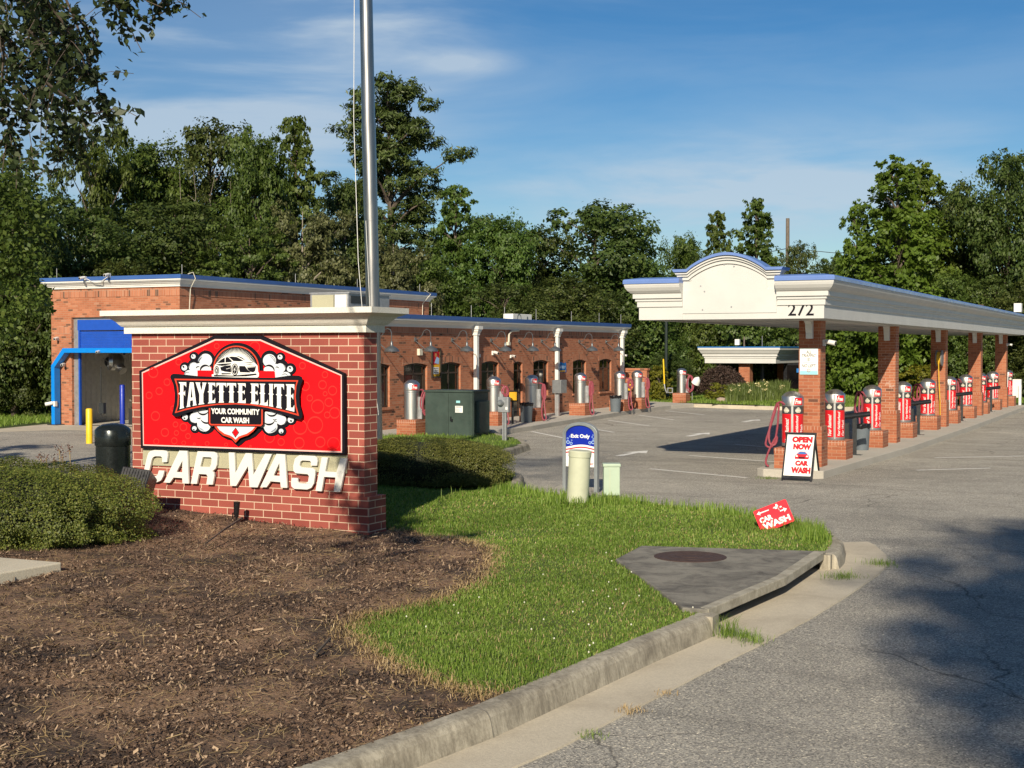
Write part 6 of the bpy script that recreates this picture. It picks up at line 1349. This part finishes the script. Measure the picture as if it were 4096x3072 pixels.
# mirror / white dish lamp by lone vacuum
q = far(1503, 60); t = thing('white_dish', 'white dish shaped light on a bent stem beside the lone vacuum', 'light', (q[0], q[1], .2))
mb = MB(); mb.tube([(q[0] - .15, q[1], .2), (q[0] - .18, q[1], .9), (q[0] - .05, q[1], 1.15)], .02, 6); mb.build('stem', 'galvanised', t)
mb = MB(); mb.tube([(q[0] - .02, q[1], 1.0), (q[0] + .10, q[1] - .05, 1.18), (q[0] + .16, q[1] - .08, 1.26)], [.20, .14, .03], 14); mb.build('dish', 'white_paint', t, smooth=True)
# utility pole with wires
up = far(1700, 92); t = thing('utility_pole', 'weathered wooden utility pole above the trees', 'utility pole', (up[0], up[1], -1))
mb = MB(); mb.tube([(up[0], up[1], -1), (up[0], up[1], 11.2)], [.16, .12], 10); mb.build('pole', 'wood_pole', t)
w1 = far(1560, 96); w2 = far(1900, 92)
mb = MB(); mb.tube([(w1[0], w1[1], 9.1), ((w1[0] + up[0]) / 2, (w1[1] + up[1]) / 2, 8.9), (up[0], up[1], 9.2), ((w2[0] + up[0]) / 2, (w2[1] + up[1]) / 2, 8.9), (w2[0], w2[1], 9.0)], .03, 4); mb.build('wire', 'dark_metal', t)
# white cabinet past the last vacuum, lamp over the far roof
t = thing('white_cabinet', 'white upright box past the last vacuum at the picture edge', 'cabinet', (-6.3, 61, .1))
mb = MB(); mb.box(-6.62, -6.28, 61.0, 61.3, .45, 1.22); mb.build('body', 'white_paint', t, bevel=.01); mb = MB(); mb.box(-6.36, -6.26, 60.9, 61.0, .1, .98); mb.build('front_post', 'paper', t)
small('roof_lamp', 'white_paint', (-6.65, -6.35, 61.5, 61.9, 4.05, 4.42), 'small white round lamp on the canopy roof at the picture edge', 'lamp')
small('roof_vent', 'iron', (-7.5, -7.3, 57.0, 57.2, 3.9, 4.25), 'small rusty vent pipe on the far canopy roof', 'vent')
small('front_roof_box', 'white_paint', (-9.35, -9.1, 26.6, 26.9, 3.9, 4.06), 'small white box on the canopy roof left of the gable', 'box')
mb = MB(); mb.box(-25.5, -23.5, 88, 88.5, -1, 1.3); o = mb.build('far_van', 'white_paint', org=(-24.5, 88, -1), bevel=.2); tag(o, 'white patch of a vehicle glimpsed behind the small maple', 'vehicle')
# ------------------------------------------------------------------ foliage
def leafquads(P, size, up=0.35, rng=npr, asp=0.62, outward=None):
    """leaf-shaped quads (rhombs) at points P with sizes size"""
    n = len(P); N3 = rng.normal(0, 1, (n, 3)); N3[:, 2] = np.abs(N3[:, 2]) + up
    if outward is not None: N3 = N3 * .75 + outward
    N3 /= np.linalg.norm(N3, axis=1)[:, None]
    T = rng.normal(0, 1, (n, 3)); T -= N3 * (T * N3).sum(1)[:, None]; T /= np.linalg.norm(T, axis=1)[:, None]
    Bv = np.cross(N3, T); s = size[:, None]
    V = np.stack([P - T * s * .5, P + Bv * s * asp * .5 + N3 * s * .06, P + T * s * .5, P - Bv * s * asp * .5 + N3 * s * .06], 1).reshape(-1, 3)
    return V, np.arange(4 * n).reshape(-1, 4)
def unit(n, rng):
    d = rng.normal(0, 1, (n, 3)); return d / np.linalg.norm(d, axis=1)[:, None]
def crown_points(kind, H, R, rng, n):
    """points of a crown of height H and radius R with base near the ground; clumped."""
    L = []
    if kind == 'broad':
        K = 60
        for k in range(K):
            t = rng.uniform(0.08, 0.90); prof = max(.05, 1 - abs((t - .45) / .56) ** 2.8) ** .5
            a = rng.uniform(0, 2 * math.pi); rr = R * prof * rng.uniform(.30, .86)
            L.append((rr * math.cos(a), rr * math.sin(a), H * t, R * rng.uniform(.20, .38), .8))
        for k in range(9): a = rng.uniform(0, 6.28); rr = R * rng.uniform(0, .42); L.append((rr * math.cos(a), rr * math.sin(a), H * rng.uniform(.86, .95), R * rng.uniform(.14, .22), .8))
    elif kind == 'open':
        K = 60
        for k in range(K):
            t = rng.uniform(0.22, .95); prof = max(.05, 1 - abs((t - .55) / .50) ** 2.2) ** .5
            a = rng.uniform(0, 2 * math.pi); rr = R * prof * rng.uniform(.2, 1.0)
            L.append((rr * math.cos(a), rr * math.sin(a), H * t, R * rng.uniform(.14, .27), .6))
    elif kind == 'conic':
        K = 84
        for k in range(K):
            t = (k + rng.uniform(0, 1)) / K; t = .06 + .92 * t; prof = (1 - t) ** .60 * 1.15 + .04
            a = k * 2.4 + rng.uniform(-.4, .4); rr = R * prof * rng.uniform(.35, .9)
            L.append((rr * math.cos(a), rr * math.sin(a), H * t, R * (.13 + .28 * (1 - t)) * rng.uniform(.8, 1.25), .75))
    elif kind == 'pine':
        K = 95
        for k in range(K):
            t = .26 + .72 * (k + rng.uniform(0, 1)) / K; prof = (1.12 - t) ** .5 * rng.uniform(.25, 1.15)
            a = k * 2.4 + rng.uniform(-.6, .6); rr = R * prof * (1.35 if rng.uniform() < .22 else .85)
            L.append((rr * math.cos(a), rr * math.sin(a), H * t, R * rng.uniform(.14, .25), .42))
    vol = np.array([l[3] ** 2 for l in L]); cnt = (n * vol / vol.sum()).astype(int); P = []; O = []
    for (x, y, z, r, flat_), c in zip(L, cnt):
        m = max(6, int(c / 26)); sub = unit(m, rng); sub[:, 2] = sub[:, 2] * flat_ + .12
        cen = np.array([x, y, z]) + sub * r * rng.uniform(.62, 1.08, (m, 1))
        idx_ = rng.integers(0, m, c); off = rng.normal(0, 1, (c, 3)) * r * .17 * [1, 1, .6]
        P.append(cen[idx_] + off); O.append(sub[idx_] * .9)
    return np.concatenate(P), np.concatenate(O), L
CROWNS = {}
def tree_proto(key, kind, H, R, n, leaf, mat, bark='bark', seed=1):
    rng = np.random.default_rng(seed); P, O, L = crown_points(kind, H, R, rng, n)
    P[:, 2] = np.maximum(P[:, 2], .15)
    sz = rng.uniform(.6, 1.25, len(P)) * leaf
    V, F = leafquads(P, sz, .25, rng, .3 if kind == 'pine' else .66, O * 1.7)
    me_ob = fast('crown', V, F, mat); me = me_ob.data; bpy.data.objects.remove(me_ob)
    mb = MB(); r0 = H * .017 + .05
    tp = [(0, 0, -.4), (.1, .05, H * .25), (-.05, .1, H * .5), (.05, 0, H * .75), (0, 0, H * .93)]; mb.tube(tp, [r0, r0 * .8, r0 * .6, r0 * .35, r0 * .1], 9)
    rr_ = random.Random(seed)
    for (x, y, z, r, f) in L[::2]:
        zb = max(H * .12, z - math.hypot(x, y) * rr_.uniform(.35, .8) - .3); mb.tube([(0, 0, zb), (x * .45, y * .45, zb + (z - zb) * .55 + .1), (x * .9, y * .9, z)], [r0 * .32, r0 * .18, r0 * .06], 5)
    tb = mb.build('trunk', bark); tm = tb.data; bpy.data.objects.remove(tb)
    CROWNS[key] = (me, tm, H, R)
tree_proto('b1', 'broad', 12, 4.6, 44000, .23, 'leaf_green', seed=3)
tree_proto('b2', 'broad', 12, 4.6, 44000, .22, 'leaf_dark', seed=14)
tree_proto('b3', 'broad', 12, 4.6, 44000, .24, 'leaf_dark', seed=25)
tree_proto('o1', 'open', 10, 4.2, 32000, .21, 'leaf_pale', 'bark_pale', seed=5)
tree_proto('o2', 'open', 12, 4.6, 22000, .24, 'leaf_green', seed=6)
tree_proto('c1', 'conic', 13, 3.4, 36000, .25, 'leaf_green', seed=7)
tree_proto('c2', 'conic', 13, 3.4, 38000, .25, 'leaf_light', seed=8)
tree_proto('p1', 'pine', 18, 4.6, 46000, .32, 'leaf_pine', seed=29)
tree_proto('y1', 'broad', 5, 2.4, 9000, .22, 'leaf_yellow', seed=10)
def tree(key, px, top, dist, hw, label, name='tree', cat='tree', group='trees behind the car wash', base=None):
    me, tm, H, R = CROWNS[key]; p = far(px, dist); z0 = gh(p[0], p[1]) if base is None else base
    h = EYE + (752 - top) * DS / FOC * dist - z0; r = hw * DS / FOC * dist * (1.22 if key[0] in 'bo' else 1.38 if key[0] == 'c' else 1.12)
    t = thing(name, label, cat, (p[0], p[1], z0), group)
    for nm, m_ in (('crown', me), ('trunk', tm)):
        o = bpy.data.objects.new(nm, m_); COL.objects.link(o); o.parent = t
    t.scale = (r / R, r / R, h / H); t.rotation_euler = (0, 0, rnd.uniform(0, 6.28)); return t
TR = [('b3', 30, 385, 50, 120, 'broad dark tree at the left edge beyond the hanging branch'), ('o2', 205, 250, 62, 75, 'loose topped tree under the hanging branch, with open twigs'), ('b1', 300, 300, 66, 105, 'mid green rounded tree left of the tallest broad crown'),
      ('b2', 455, 262, 68, 125, 'widest dark crown with bare grey twigs near its top'), ('b1', 555, 290, 64, 85, 'dense green crown just left of the narrow leafy spire'), ('c1', 640, 248, 66, 75, 'narrow leafy spire left of the flagpole'),
      ('b3', 150, 430, 55, 140, 'low broad tree over the left end of the tall roof'), ('b2', 380, 430, 60, 150, 'low spreading tree over the corner of the tall brick part'), ('o2', 540, 480, 58, 110, 'open tree with pale limbs above the rooftop of the tall part'),
      ('o1', 655, 425, 60.5, 100, 'pale silvery leaved tree left of the flagpole'), ('o1', 850, 500, 61.5, 85, 'pale silvery leaved tree right of the flagpole'), ('b2', 745, 390, 72, 90, 'dark tree directly behind the flagpole base'),
      ('c1', 985, 396, 72, 72, 'pointed tree right of the tall pine'), ('b1', 1075, 468, 70, 85, 'small rounded tree between pointed tree and the wide oak'), ('b2', 1165, 488, 74, 80, 'grey green tree just left of the wide oak'),
      ('b3', 1285, 440, 74, 150, 'wide domed oak above the end of the low wing'), ('b1', 920, 560, 66, 90, 'low tree over the rear corner of the tall brick part'), ('b1', 1480, 510, 86, 60, 'left one of two pointed trees above the gable'), ('c1', 1548, 452, 82, 52, 'slim pointed tree above the left half of the gable'),
      ('c1', 1632, 424, 80, 68, 'tallest pointed tree above the gable, left of the utility pole'), ('b2', 1722, 522, 88, 50, 'small dark tree in front of the utility pole'), ('b3', 1808, 556, 92, 60, 'low far tree right of the utility pole'),
      ('c2', 1850, 428, 76, 52, 'bright green slender tree before the big bright tree'), ('c2', 1935, 335, 74, 100, 'big bright green pointed tree above the canopy'), ('c2', 1985, 345, 76, 85, 'second bright top joined to the big bright tree'),
      ('b3', 2075, 400, 78, 95, 'dark tree between the bright tree and the right edge'), ('b2', 2175, 325, 74, 105, 'tall dark tree at the right edge'), ('b1', 2285, 340, 76, 110, 'tree cut off by the right edge'),
      # lower row along the back of the lot
      ('b2', 1090, 610, 64, 95, 'low dark tree over the left half of the wing roof'), ('b3', 1240, 600, 66, 105, 'low dark tree over the right half of the wing roof'), ('b1', 1385, 560, 74, 85, 'leafy tree between the wing end and the lamp post'),
      ('b1', 1490, 610, 88, 85, 'leafy tree behind the lamp post and yellow marker'), ('b2', 1600, 590, 92, 95, 'dark tree behind the white kiosk roof'), ('b1', 1725, 600, 84, 85, 'dark leafy tree behind the first column'),
      ('b1', 1850, 590, 78, 90, 'green tree seen between first and second columns'), ('b2', 1965, 590, 76, 80, 'dark tree seen between second and third columns'), ('b1', 2065, 590, 72, 80, 'green tree seen between third and fourth columns'),
      ('b3', 2150, 600, 72, 75, 'dark tree seen behind the last column'), ('b2', 2240, 600, 70, 80, 'dark leafy tree past the white cabinet'), ('b1', 800, 600, 72, 100, 'low tree behind the steel pole and roof edge'),
      ('b2', 260, 560, 54, 110, 'low tree right behind the tall roof, left half'), ('b1', 640, 590, 70, 110, 'low tree behind the rooftop air handler')]
for a in TR: tree(*a)
tree('p1', 842, 180, 78, 158, 'tall irregular pine right behind the flagpole', 'pine_tree')
tree('y1', 1990, 788, 70, 62, 'yellow green bush between second and third columns', 'bush', 'bush', 'bushes along the back lot')
tree('b2', 1440, 760, 66, 55, 'dark bush at the foot of the lamp post', 'bush', 'bush', 'bushes along the back lot')
tree('y1', 1425, 790, 62, 28, 'pale bush left of the lamp post base', 'bush', 'bush', 'bushes along the back lot')
tree('y1', 1548, 826, 60, 22, 'small golden bush beside the lone vacuum', 'bush', 'bush', 'bushes along the back lot')
# tall shrub mass left of the building
for a in [('b2', -40, 560, 50, 90, 'tall evergreen shrub at the left edge, behind the grass'), ('b3', 35, 640, 50, 62, 'dense dark shrub left of the tunnel building'), ('b1', 78, 610, 54, 46, 'dark shrub touching the corner of the tunnel building')]: tree(*a, name='shrub', cat='shrub', group='shrubs left of the tunnel building')
# bare twigs of a dead top
p = far(440, 66); mb = MB(); rr_ = random.Random(4)
for k in range(4):
    x, y, z = p[0] + rr_.uniform(-1.0, 1.6), p[1] + rr_.uniform(-1, 1), 4.8
    q = [(x, y, z)]
    for j in range(5): x += rr_.uniform(-.35, .35); y += rr_.uniform(-.2, .2); z += rr_.uniform(1.0, 1.5); q.append((x, y, z))
    mb.tube(q, [.04, .035, .03, .02, .012, .006], 5)
    for j in (2, 3): s = q[j]; mb.tube([s, (s[0] + rr_.uniform(-.8, .8), s[1], s[2] + .5), (s[0] + rr_.uniform(-1.2, 1.2), s[1], s[2] + 1.1)], [.03, .02, .006], 4)
o = mb.build('dead_branches', 'bark_pale', org=(p[0], p[1], 8)); tag(o, 'bare grey dead twigs sticking out above the widest crown', 'branches')
# far wood that closes the gaps
rng = np.random.default_rng(77); Pw = []
for i in range(150):
    a = rng.uniform(-250, 2500); p = far(a, rng.uniform(96, 112)); r = rng.uniform(2.5, 4.5); z = rng.uniform(1, 5.5); c = unit(700, rng) * r * rng.uniform(.7, 1, (700, 1)); Pw.append(c + [p[0], p[1], z])
Pw = np.concatenate(Pw); V, F = leafquads(Pw, rng.uniform(.35, .6, len(Pw)), .2, rng); o = fast('woods', V, F, 'leaf_dark'); struct(o, 'stuff'); o['label'] = 'far dark wood closing the view behind the nearer trees'

# little red maple by the kiosk
p = far(1558, 68); t = thing('maple_tree', 'small weeping dark red maple before the white kiosk canopy', 'tree', (p[0], p[1], .2))
rng = np.random.default_rng(5); c = unit(9000, rng); c[:, 2] = np.abs(c[:, 2]); rad = rng.uniform(.75, 1.05, (9000, 1)); P = c * rad * [1.35, 1.35, .95]; P[:, 2] += .50 - .35 * (np.hypot(P[:, 0], P[:, 1]) / 1.35) ** 2 + rng.normal(0, .05, 9000)
V, F = leafquads(P + [p[0], p[1], .15], rng.uniform(.06, .13, len(P)), .4, rng); fast('crown', V, F, 'maple_leaf', t)
mb = MB()
for k in range(7):
    a = k * .9; mb.tube([(p[0], p[1], .1), (p[0] + .3 * math.cos(a), p[1] + .3 * math.sin(a), .7), (p[0] + .9 * math.cos(a), p[1] + .9 * math.sin(a), 1.15)], [.06, .04, .015], 6)
mb.build('trunk', 'bark_pale', t)
# iris bed with pale flowers, rocks
zpl = lambda a, b_: .10 + 0.5 * math.exp(-((a + 16.5) / 3.4) ** 2 - ((b_ - 61.5) / 4.2) ** 2)
pts = []
for k in range(5200):
    a = rnd.uniform(1568, 1705); d = rnd.uniform(58.2, 62.5); p = far(a, d); pts.append((p[0], p[1], zpl(p[0], p[1])))
pts = np.array(pts); V, F = blades(pts, npr.uniform(.25, .62, len(pts)), npr.uniform(.03, .05, len(pts)), .45); o = fast('iris_leaves', V, F, 'iris_leaf'); struct(o, 'stuff'); o['label'] = 'sword leaved plants in the flower bed'
P = []
for k in range(26):
    a = rnd.uniform(1570, 1700); p = far(a, rnd.uniform(58.2, 61.5)); c = np.array([p[0], p[1], zpl(p[0], p[1]) + rnd.uniform(.40, .62)])
    P.append(c + np.random.default_rng(k).normal(0, .035, (9, 3)))
V, F = leafquads(np.concatenate(P), np.full(26 * 9, .075), .2); o = fast('cream_flowers', V, F, 'petal_cream'); struct(o, 'stuff')
def rock(px, y, s, label):
    rr_ = random.Random(int(px)); p = far(px, y); bm = bmesh.new(); bmesh.ops.create_icosphere(bm, subdivisions=2, radius=s)
    for v in bm.verts: v.co *= rr_.uniform(.8, 1.15); v.co.z *= .6
    me = bpy.data.meshes.new('rock'); bm.to_mesh(me); bm.free(); me.materials.append(M['rock']); o = bpy.data.objects.new('rock', me); COL.objects.link(o); o.location = (p[0], p[1], zpl(p[0], p[1]) + s * .2); tag(o, label, 'rock', 'rocks in the flower bed')
rock(1655, 62, .38, 'large pinkish rock at the foot of the kiosk pier'); rock(1682, 60.5, .42, 'flat tan rock between the two kiosk piers'); rock(1698, 58.5, .2, 'small rock at the right end of the flower bed'); rock(1710, 58.2, .16, 'smallest rock near the kerb at the right end'); rock(1560, 59, .25, 'low rock beside the golden bush')

# clipped shrubs near the camera ----------------------------------------------------
def shrub(name, c, rad, n, leaf, mat, label, lump=.10, seed=3, flatbot=True, rot=0.0, box=.86):
    rng = np.random.default_rng(seed); t = thing(name, label, 'shrub', c)
    d = unit(n, rng); d[:, 2] = np.where(d[:, 2] < -.85, -d[:, 2], d[:, 2])
    f = 1 + lump * (np.sin(d[:, 0] * 6 + seed) * np.sin(d[:, 1] * 5 + 1) + .6 * np.sin(d[:, 2] * 9 + d[:, 0] * 7) + .4 * np.sin(d[:, 0] * 15 + d[:, 1] * 13))
    tuft = unit(int(n / 22), rng); tuft[:, 2] = np.where(tuft[:, 2] < -.8, -tuft[:, 2], tuft[:, 2])
    k = rng.integers(0, len(tuft), n); td = tuft[k] + rng.normal(0, .035, (n, 3)); td /= np.linalg.norm(td, axis=1)[:, None]
    usetuft = rng.uniform(0, 1, n) < .6; d = np.where(usetuft[:, None], td, d)
    f = 1 + lump * (np.sin(d[:, 0] * 6 + seed) * np.sin(d[:, 1] * 5 + 1) + .6 * np.sin(d[:, 2] * 9 + d[:, 0] * 7) + .4 * np.sin(d[:, 0] * 15 + d[:, 1] * 13))
    rr = (1 - np.abs(rng.normal(0, .09, n))) * f + np.where(usetuft, rng.uniform(-.02, .05, n), 0)
    sg = np.sign(d) * np.abs(d) ** box; sg /= np.maximum(.001, np.linalg.norm(sg, axis=1)[:, None]) ** .35
    P = sg * rr[:, None] * np.array(rad)
    cr, sr = math.cos(rot), math.sin(rot); P = np.stack([P[:, 0] * cr - P[:, 1] * sr, P[:, 0] * sr + P[:, 1] * cr, P[:, 2]], 1)
    P = P + np.array(c); P[:, 2] = np.maximum(P[:, 2], .12 + rng.uniform(0, .10, n))
    V, F = leafquads(P, rng.uniform(.6, 1.3, n) * leaf, .2, rng, .6, d * 1.3); fast('foliage', V, F, mat, t)
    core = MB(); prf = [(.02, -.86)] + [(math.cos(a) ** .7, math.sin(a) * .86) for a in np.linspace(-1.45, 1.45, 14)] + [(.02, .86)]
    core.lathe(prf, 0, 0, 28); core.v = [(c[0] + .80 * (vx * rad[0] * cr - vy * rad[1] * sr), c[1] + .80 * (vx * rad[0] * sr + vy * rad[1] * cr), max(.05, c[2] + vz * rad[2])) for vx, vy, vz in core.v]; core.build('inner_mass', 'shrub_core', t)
    mb = MB(); rr_ = random.Random(seed)
    for q in range(14):
        a = rr_.uniform(0, 6.28); mb.tube([(c[0] + .1 * math.cos(a), c[1] + .1 * math.sin(a), .1), (c[0] + rad[0] * .5 * math.cos(a), c[1] + rad[1] * .5 * math.sin(a), c[2] + .1), (c[0] + rad[0] * .8 * math.cos(a), c[1] + rad[1] * .8 * math.sin(a), c[2] + rad[2] * .4)], [.022, .014, .006], 5)
    mb.build('stems', 'bark', t)
    return t
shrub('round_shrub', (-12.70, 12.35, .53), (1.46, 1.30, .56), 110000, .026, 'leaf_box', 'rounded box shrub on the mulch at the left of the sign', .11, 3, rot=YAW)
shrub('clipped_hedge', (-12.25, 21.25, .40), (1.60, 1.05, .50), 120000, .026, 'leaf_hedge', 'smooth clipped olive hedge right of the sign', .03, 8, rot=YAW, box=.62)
# dry seed stalks behind the shrub
t = thing('seed_stalks', 'dry seed stalks with brown heads rising behind the rounded shrub', 'plant', (-14.2, 14.6, .2))
mb = MB(); hd = []
for px, py in ((88, 985), (100, 990), (116, 992), (128, 970), (150, 968), (135, 985)):
    q = plane(px * DS, py * DS, 1, 14.6); mb.tube([(q[0] + .03, 14.6, .3), (q[0] + .01, 14.6, q[2] - .12), (q[0], 14.6, q[2])], .007, 5); hd += [(q[0] + rnd.gauss(0, .025), 14.6 + rnd.gauss(0, .02), q[2] + rnd.gauss(0, .04)) for _ in range(26)]
mb.build('stem', 'stem_tan', t); hd = np.array(hd); V, F = leafquads(hd, np.full(len(hd), .035), .1); fast('seed_head', V, F, 'seed_brown', t)

# near tree hanging in at upper left ---------------------------------------------------
def lpix(px, py, d):                              # point seen at 2212-scale pixel, at distance d
    v = FW + RT * (px * DS - PCX) / FOC - UP * (py * DS - PCY) / FOC; return CAM + v * d
t = thing('hanging_tree', 'near tree at the left edge with dark drooping leafy branches', 'tree', tuple(np.append(np.array([-13.2, 4.4]), 0)))
tb = np.array([-13.2, 4.4, 0.0]); mb = MB(); mb.tube([(tb[0], tb[1], -.1), (tb[0] + .05, tb[1], 2.2), (tb[0] - .05, tb[1] + .1, 4.5), (tb[0], tb[1], 9.8)], [.22, .18, .14, .07], 12); mb.build('trunk', 'bark_pale', t)
rng = np.random.default_rng(21); LP = []; brs = MB()
tw = [  # drooping twigs as lines of the picture with a distance
    [(-120, -160), (20, -60), (90, 20), (120, 90), (130, 180), (145, 260), (135, 340)], [(60, -120), (130, -30), (170, 60), (190, 130), (210, 190), (235, 240)], [(-60, -100), (30, -20), (60, 60), (75, 160), (100, 230), (125, 300), (130, 350)],
    [(100, -130), (200, -60), (240, -20), (255, 20), (265, 45)], [(220, -120), (300, -60), (335, -20), (350, 0), (362, 12)], [(-100, -60), (0, 30), (10, 110), (0, 200), (15, 270), (40, 330)], [(-40, -120), (80, -20), (140, 50), (165, 110), (205, 170)],
    [(20, -100), (90, -10), (150, 20), (185, 60), (205, 100)], [(-30, 40), (30, 90), (60, 140), (90, 170)], [(-80, 150), (-10, 200), (30, 240), (60, 260)], [(60, 60), (110, 120), (150, 150), (200, 165)], [(100, 180), (150, 215), (190, 250), (245, 235)],
    [(-120, 0), (-20, 60), (30, 150), (50, 210)], [(-10, -60), (60, 10), (100, 70), (110, 130), (90, 190)], [(30, -70), (110, 10), (130, 70), (160, 120), (150, 180)],
    [(-60, -90), (10, -30), (60, 10), (120, 30), (160, 70)], [(50, 0), (80, 90), (110, 200), (150, 290), (175, 330)]]
for i, ln in enumerate(tw):
    d0 = rng.uniform(8.2, 10.2); P3 = [lpix(a, b_, d0 + .12 * j) for j, (a, b_) in enumerate(ln)]
    P3 = smoothpts([tuple(q) for q in P3], 2); brs.tube(P3, [.010 * (1 - .8 * k / len(P3)) + .002 for k in range(len(P3))], 5)
    for a, b_ in zip(P3[:-1], P3[1:]):
        a = np.array(a); b_ = np.array(b_); m = int(np.linalg.norm(b_ - a) / .0108) + 1
        u = rng.uniform(0, 1, (m, 1)); LP.append(a + (b_ - a) * u + rng.normal(0, .055, (m, 3)) + [0, 0, -.03])
        if rng.uniform() < .6:
            e = b_ + rng.normal(0, .14, 3) + [0, 0, -.10]; u = rng.uniform(0, 1, (16, 1)); LP.append(b_ + (e - b_) * u + rng.normal(0, .03, (16, 3))); brs.tube([tuple(b_), tuple((b_ + e) / 2 + [0, 0, .02]), tuple(e)], .0025, 4)
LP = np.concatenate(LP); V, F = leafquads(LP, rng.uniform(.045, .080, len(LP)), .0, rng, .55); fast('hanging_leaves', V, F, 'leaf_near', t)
# lower sunlit foliage at the left edge
LP = []; DD = 25.0
for cx_, cy_, rr0, n_ in ((-40, 430, 110, 2600), (10, 500, 70, 1700), (-10, 600, 80, 1700), (40, 560, 45, 700), (20, 390, 60, 900), (60, 640, 38, 420), (95, 645, 24, 160), (15, 680, 55, 700), (-60, 720, 90, 900), (50, 470, 40, 500)):
    k = max(4, n_ // 28); sub = rng.normal(0, .55, (k, 2)) * rr0; ii = rng.integers(0, k, n_)
    for j in range(n_):
        q = sub[ii[j]]; LP.append(lpix(cx_ + q[0] + rng.normal(0, 9), cy_ + q[1] + rng.normal(0, 8), DD + rng.normal(0, .6)))
LP = np.array(LP); V, F = leafquads(LP, rng.uniform(.07, .13, len(LP)), .1, rng, .6)
q_ = lpix(-190, 900, DD); t2 = thing('side_tree', 'leafy green tree at the left edge under the drooping branches', 'tree', (q_[0], q_[1], 0))
fast('crown', V, F, 'leaf_green', t2); b2_ = MB(); b2_.tube([(q_[0], q_[1], -.1), (q_[0], q_[1], 3.5), (q_[0] + .2, q_[1], 7)], [.2, .15, .05], 10)
for i, ln in enumerate([[(-200, 480), (-60, 450), (40, 430)], [(-200, 560), (-40, 560), (60, 600), (95, 640)], [(-160, 700), (-30, 640), (50, 640)]]): b2_.tube([tuple(lpix(a, b_, DD)) for a, b_ in ln], [.04, .03, .02, .01][:len(ln)], 6)
brs.tube([(tb[0], tb[1], 9.0), (-10.5, 5.2, 10.0), (-7.6, 5.8, 9.0), tuple(lpix(60, -330, 9.2)), tuple(lpix(40, -90, 9.2))], [.07, .05, .03, .015, .01], 8)
brs.build('branch', 'bark', t); b2_.build('trunk', 'bark', t2)
U_ = []
for k in range(60):
    c = np.array([rng.uniform(-9.0, -5.5), rng.uniform(5.0, 8.5), rng.uniform(9.6, 12)]); U_.append(c + rng.normal(0, .28, (90, 3)))
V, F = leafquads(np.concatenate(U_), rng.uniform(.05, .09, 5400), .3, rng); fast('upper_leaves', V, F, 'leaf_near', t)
m3 = MB(); [m3.tube([(tb[0], tb[1], 9.2), tuple((np.array([tb[0], tb[1], 10]) + c.mean(0)) / 2 + [0, 0, .5]), tuple(c.mean(0))], [.05, .03, .01], 5) for c in U_[::6]]; m3.build('upper_branch', 'bark', t)

# street trees behind the camera whose shade falls on the road ------------------------------
def shade_tree(x, y, H, R, key, label):
    me, tm, H0, R0 = CROWNS[key]; t = thing('street_tree', label, 'tree', (x, y, 0), 'street trees beside the road')
    o = bpy.data.objects.new('crown', me); COL.objects.link(o); o.parent = t; o = bpy.data.objects.new('trunk', tm); COL.objects.link(o); o.parent = t; t.scale = (R / R0, R / R0, H / H0); return t
shade_tree(9.3, -18.6, 21.5, 4.1, 'b1', 'tall slim roadside tree behind the viewer, its shade lies on the road at lower right')
shade_tree(15.6, -15.4, 19, 4.2, 'b1', 'larger roadside tree behind the viewer, shading the far part of the drive')
shade_tree(-21.5, 6.0, 10.0, 3.6, 'o2', 'roadside tree left behind the viewer, shading the lot before the tunnel')
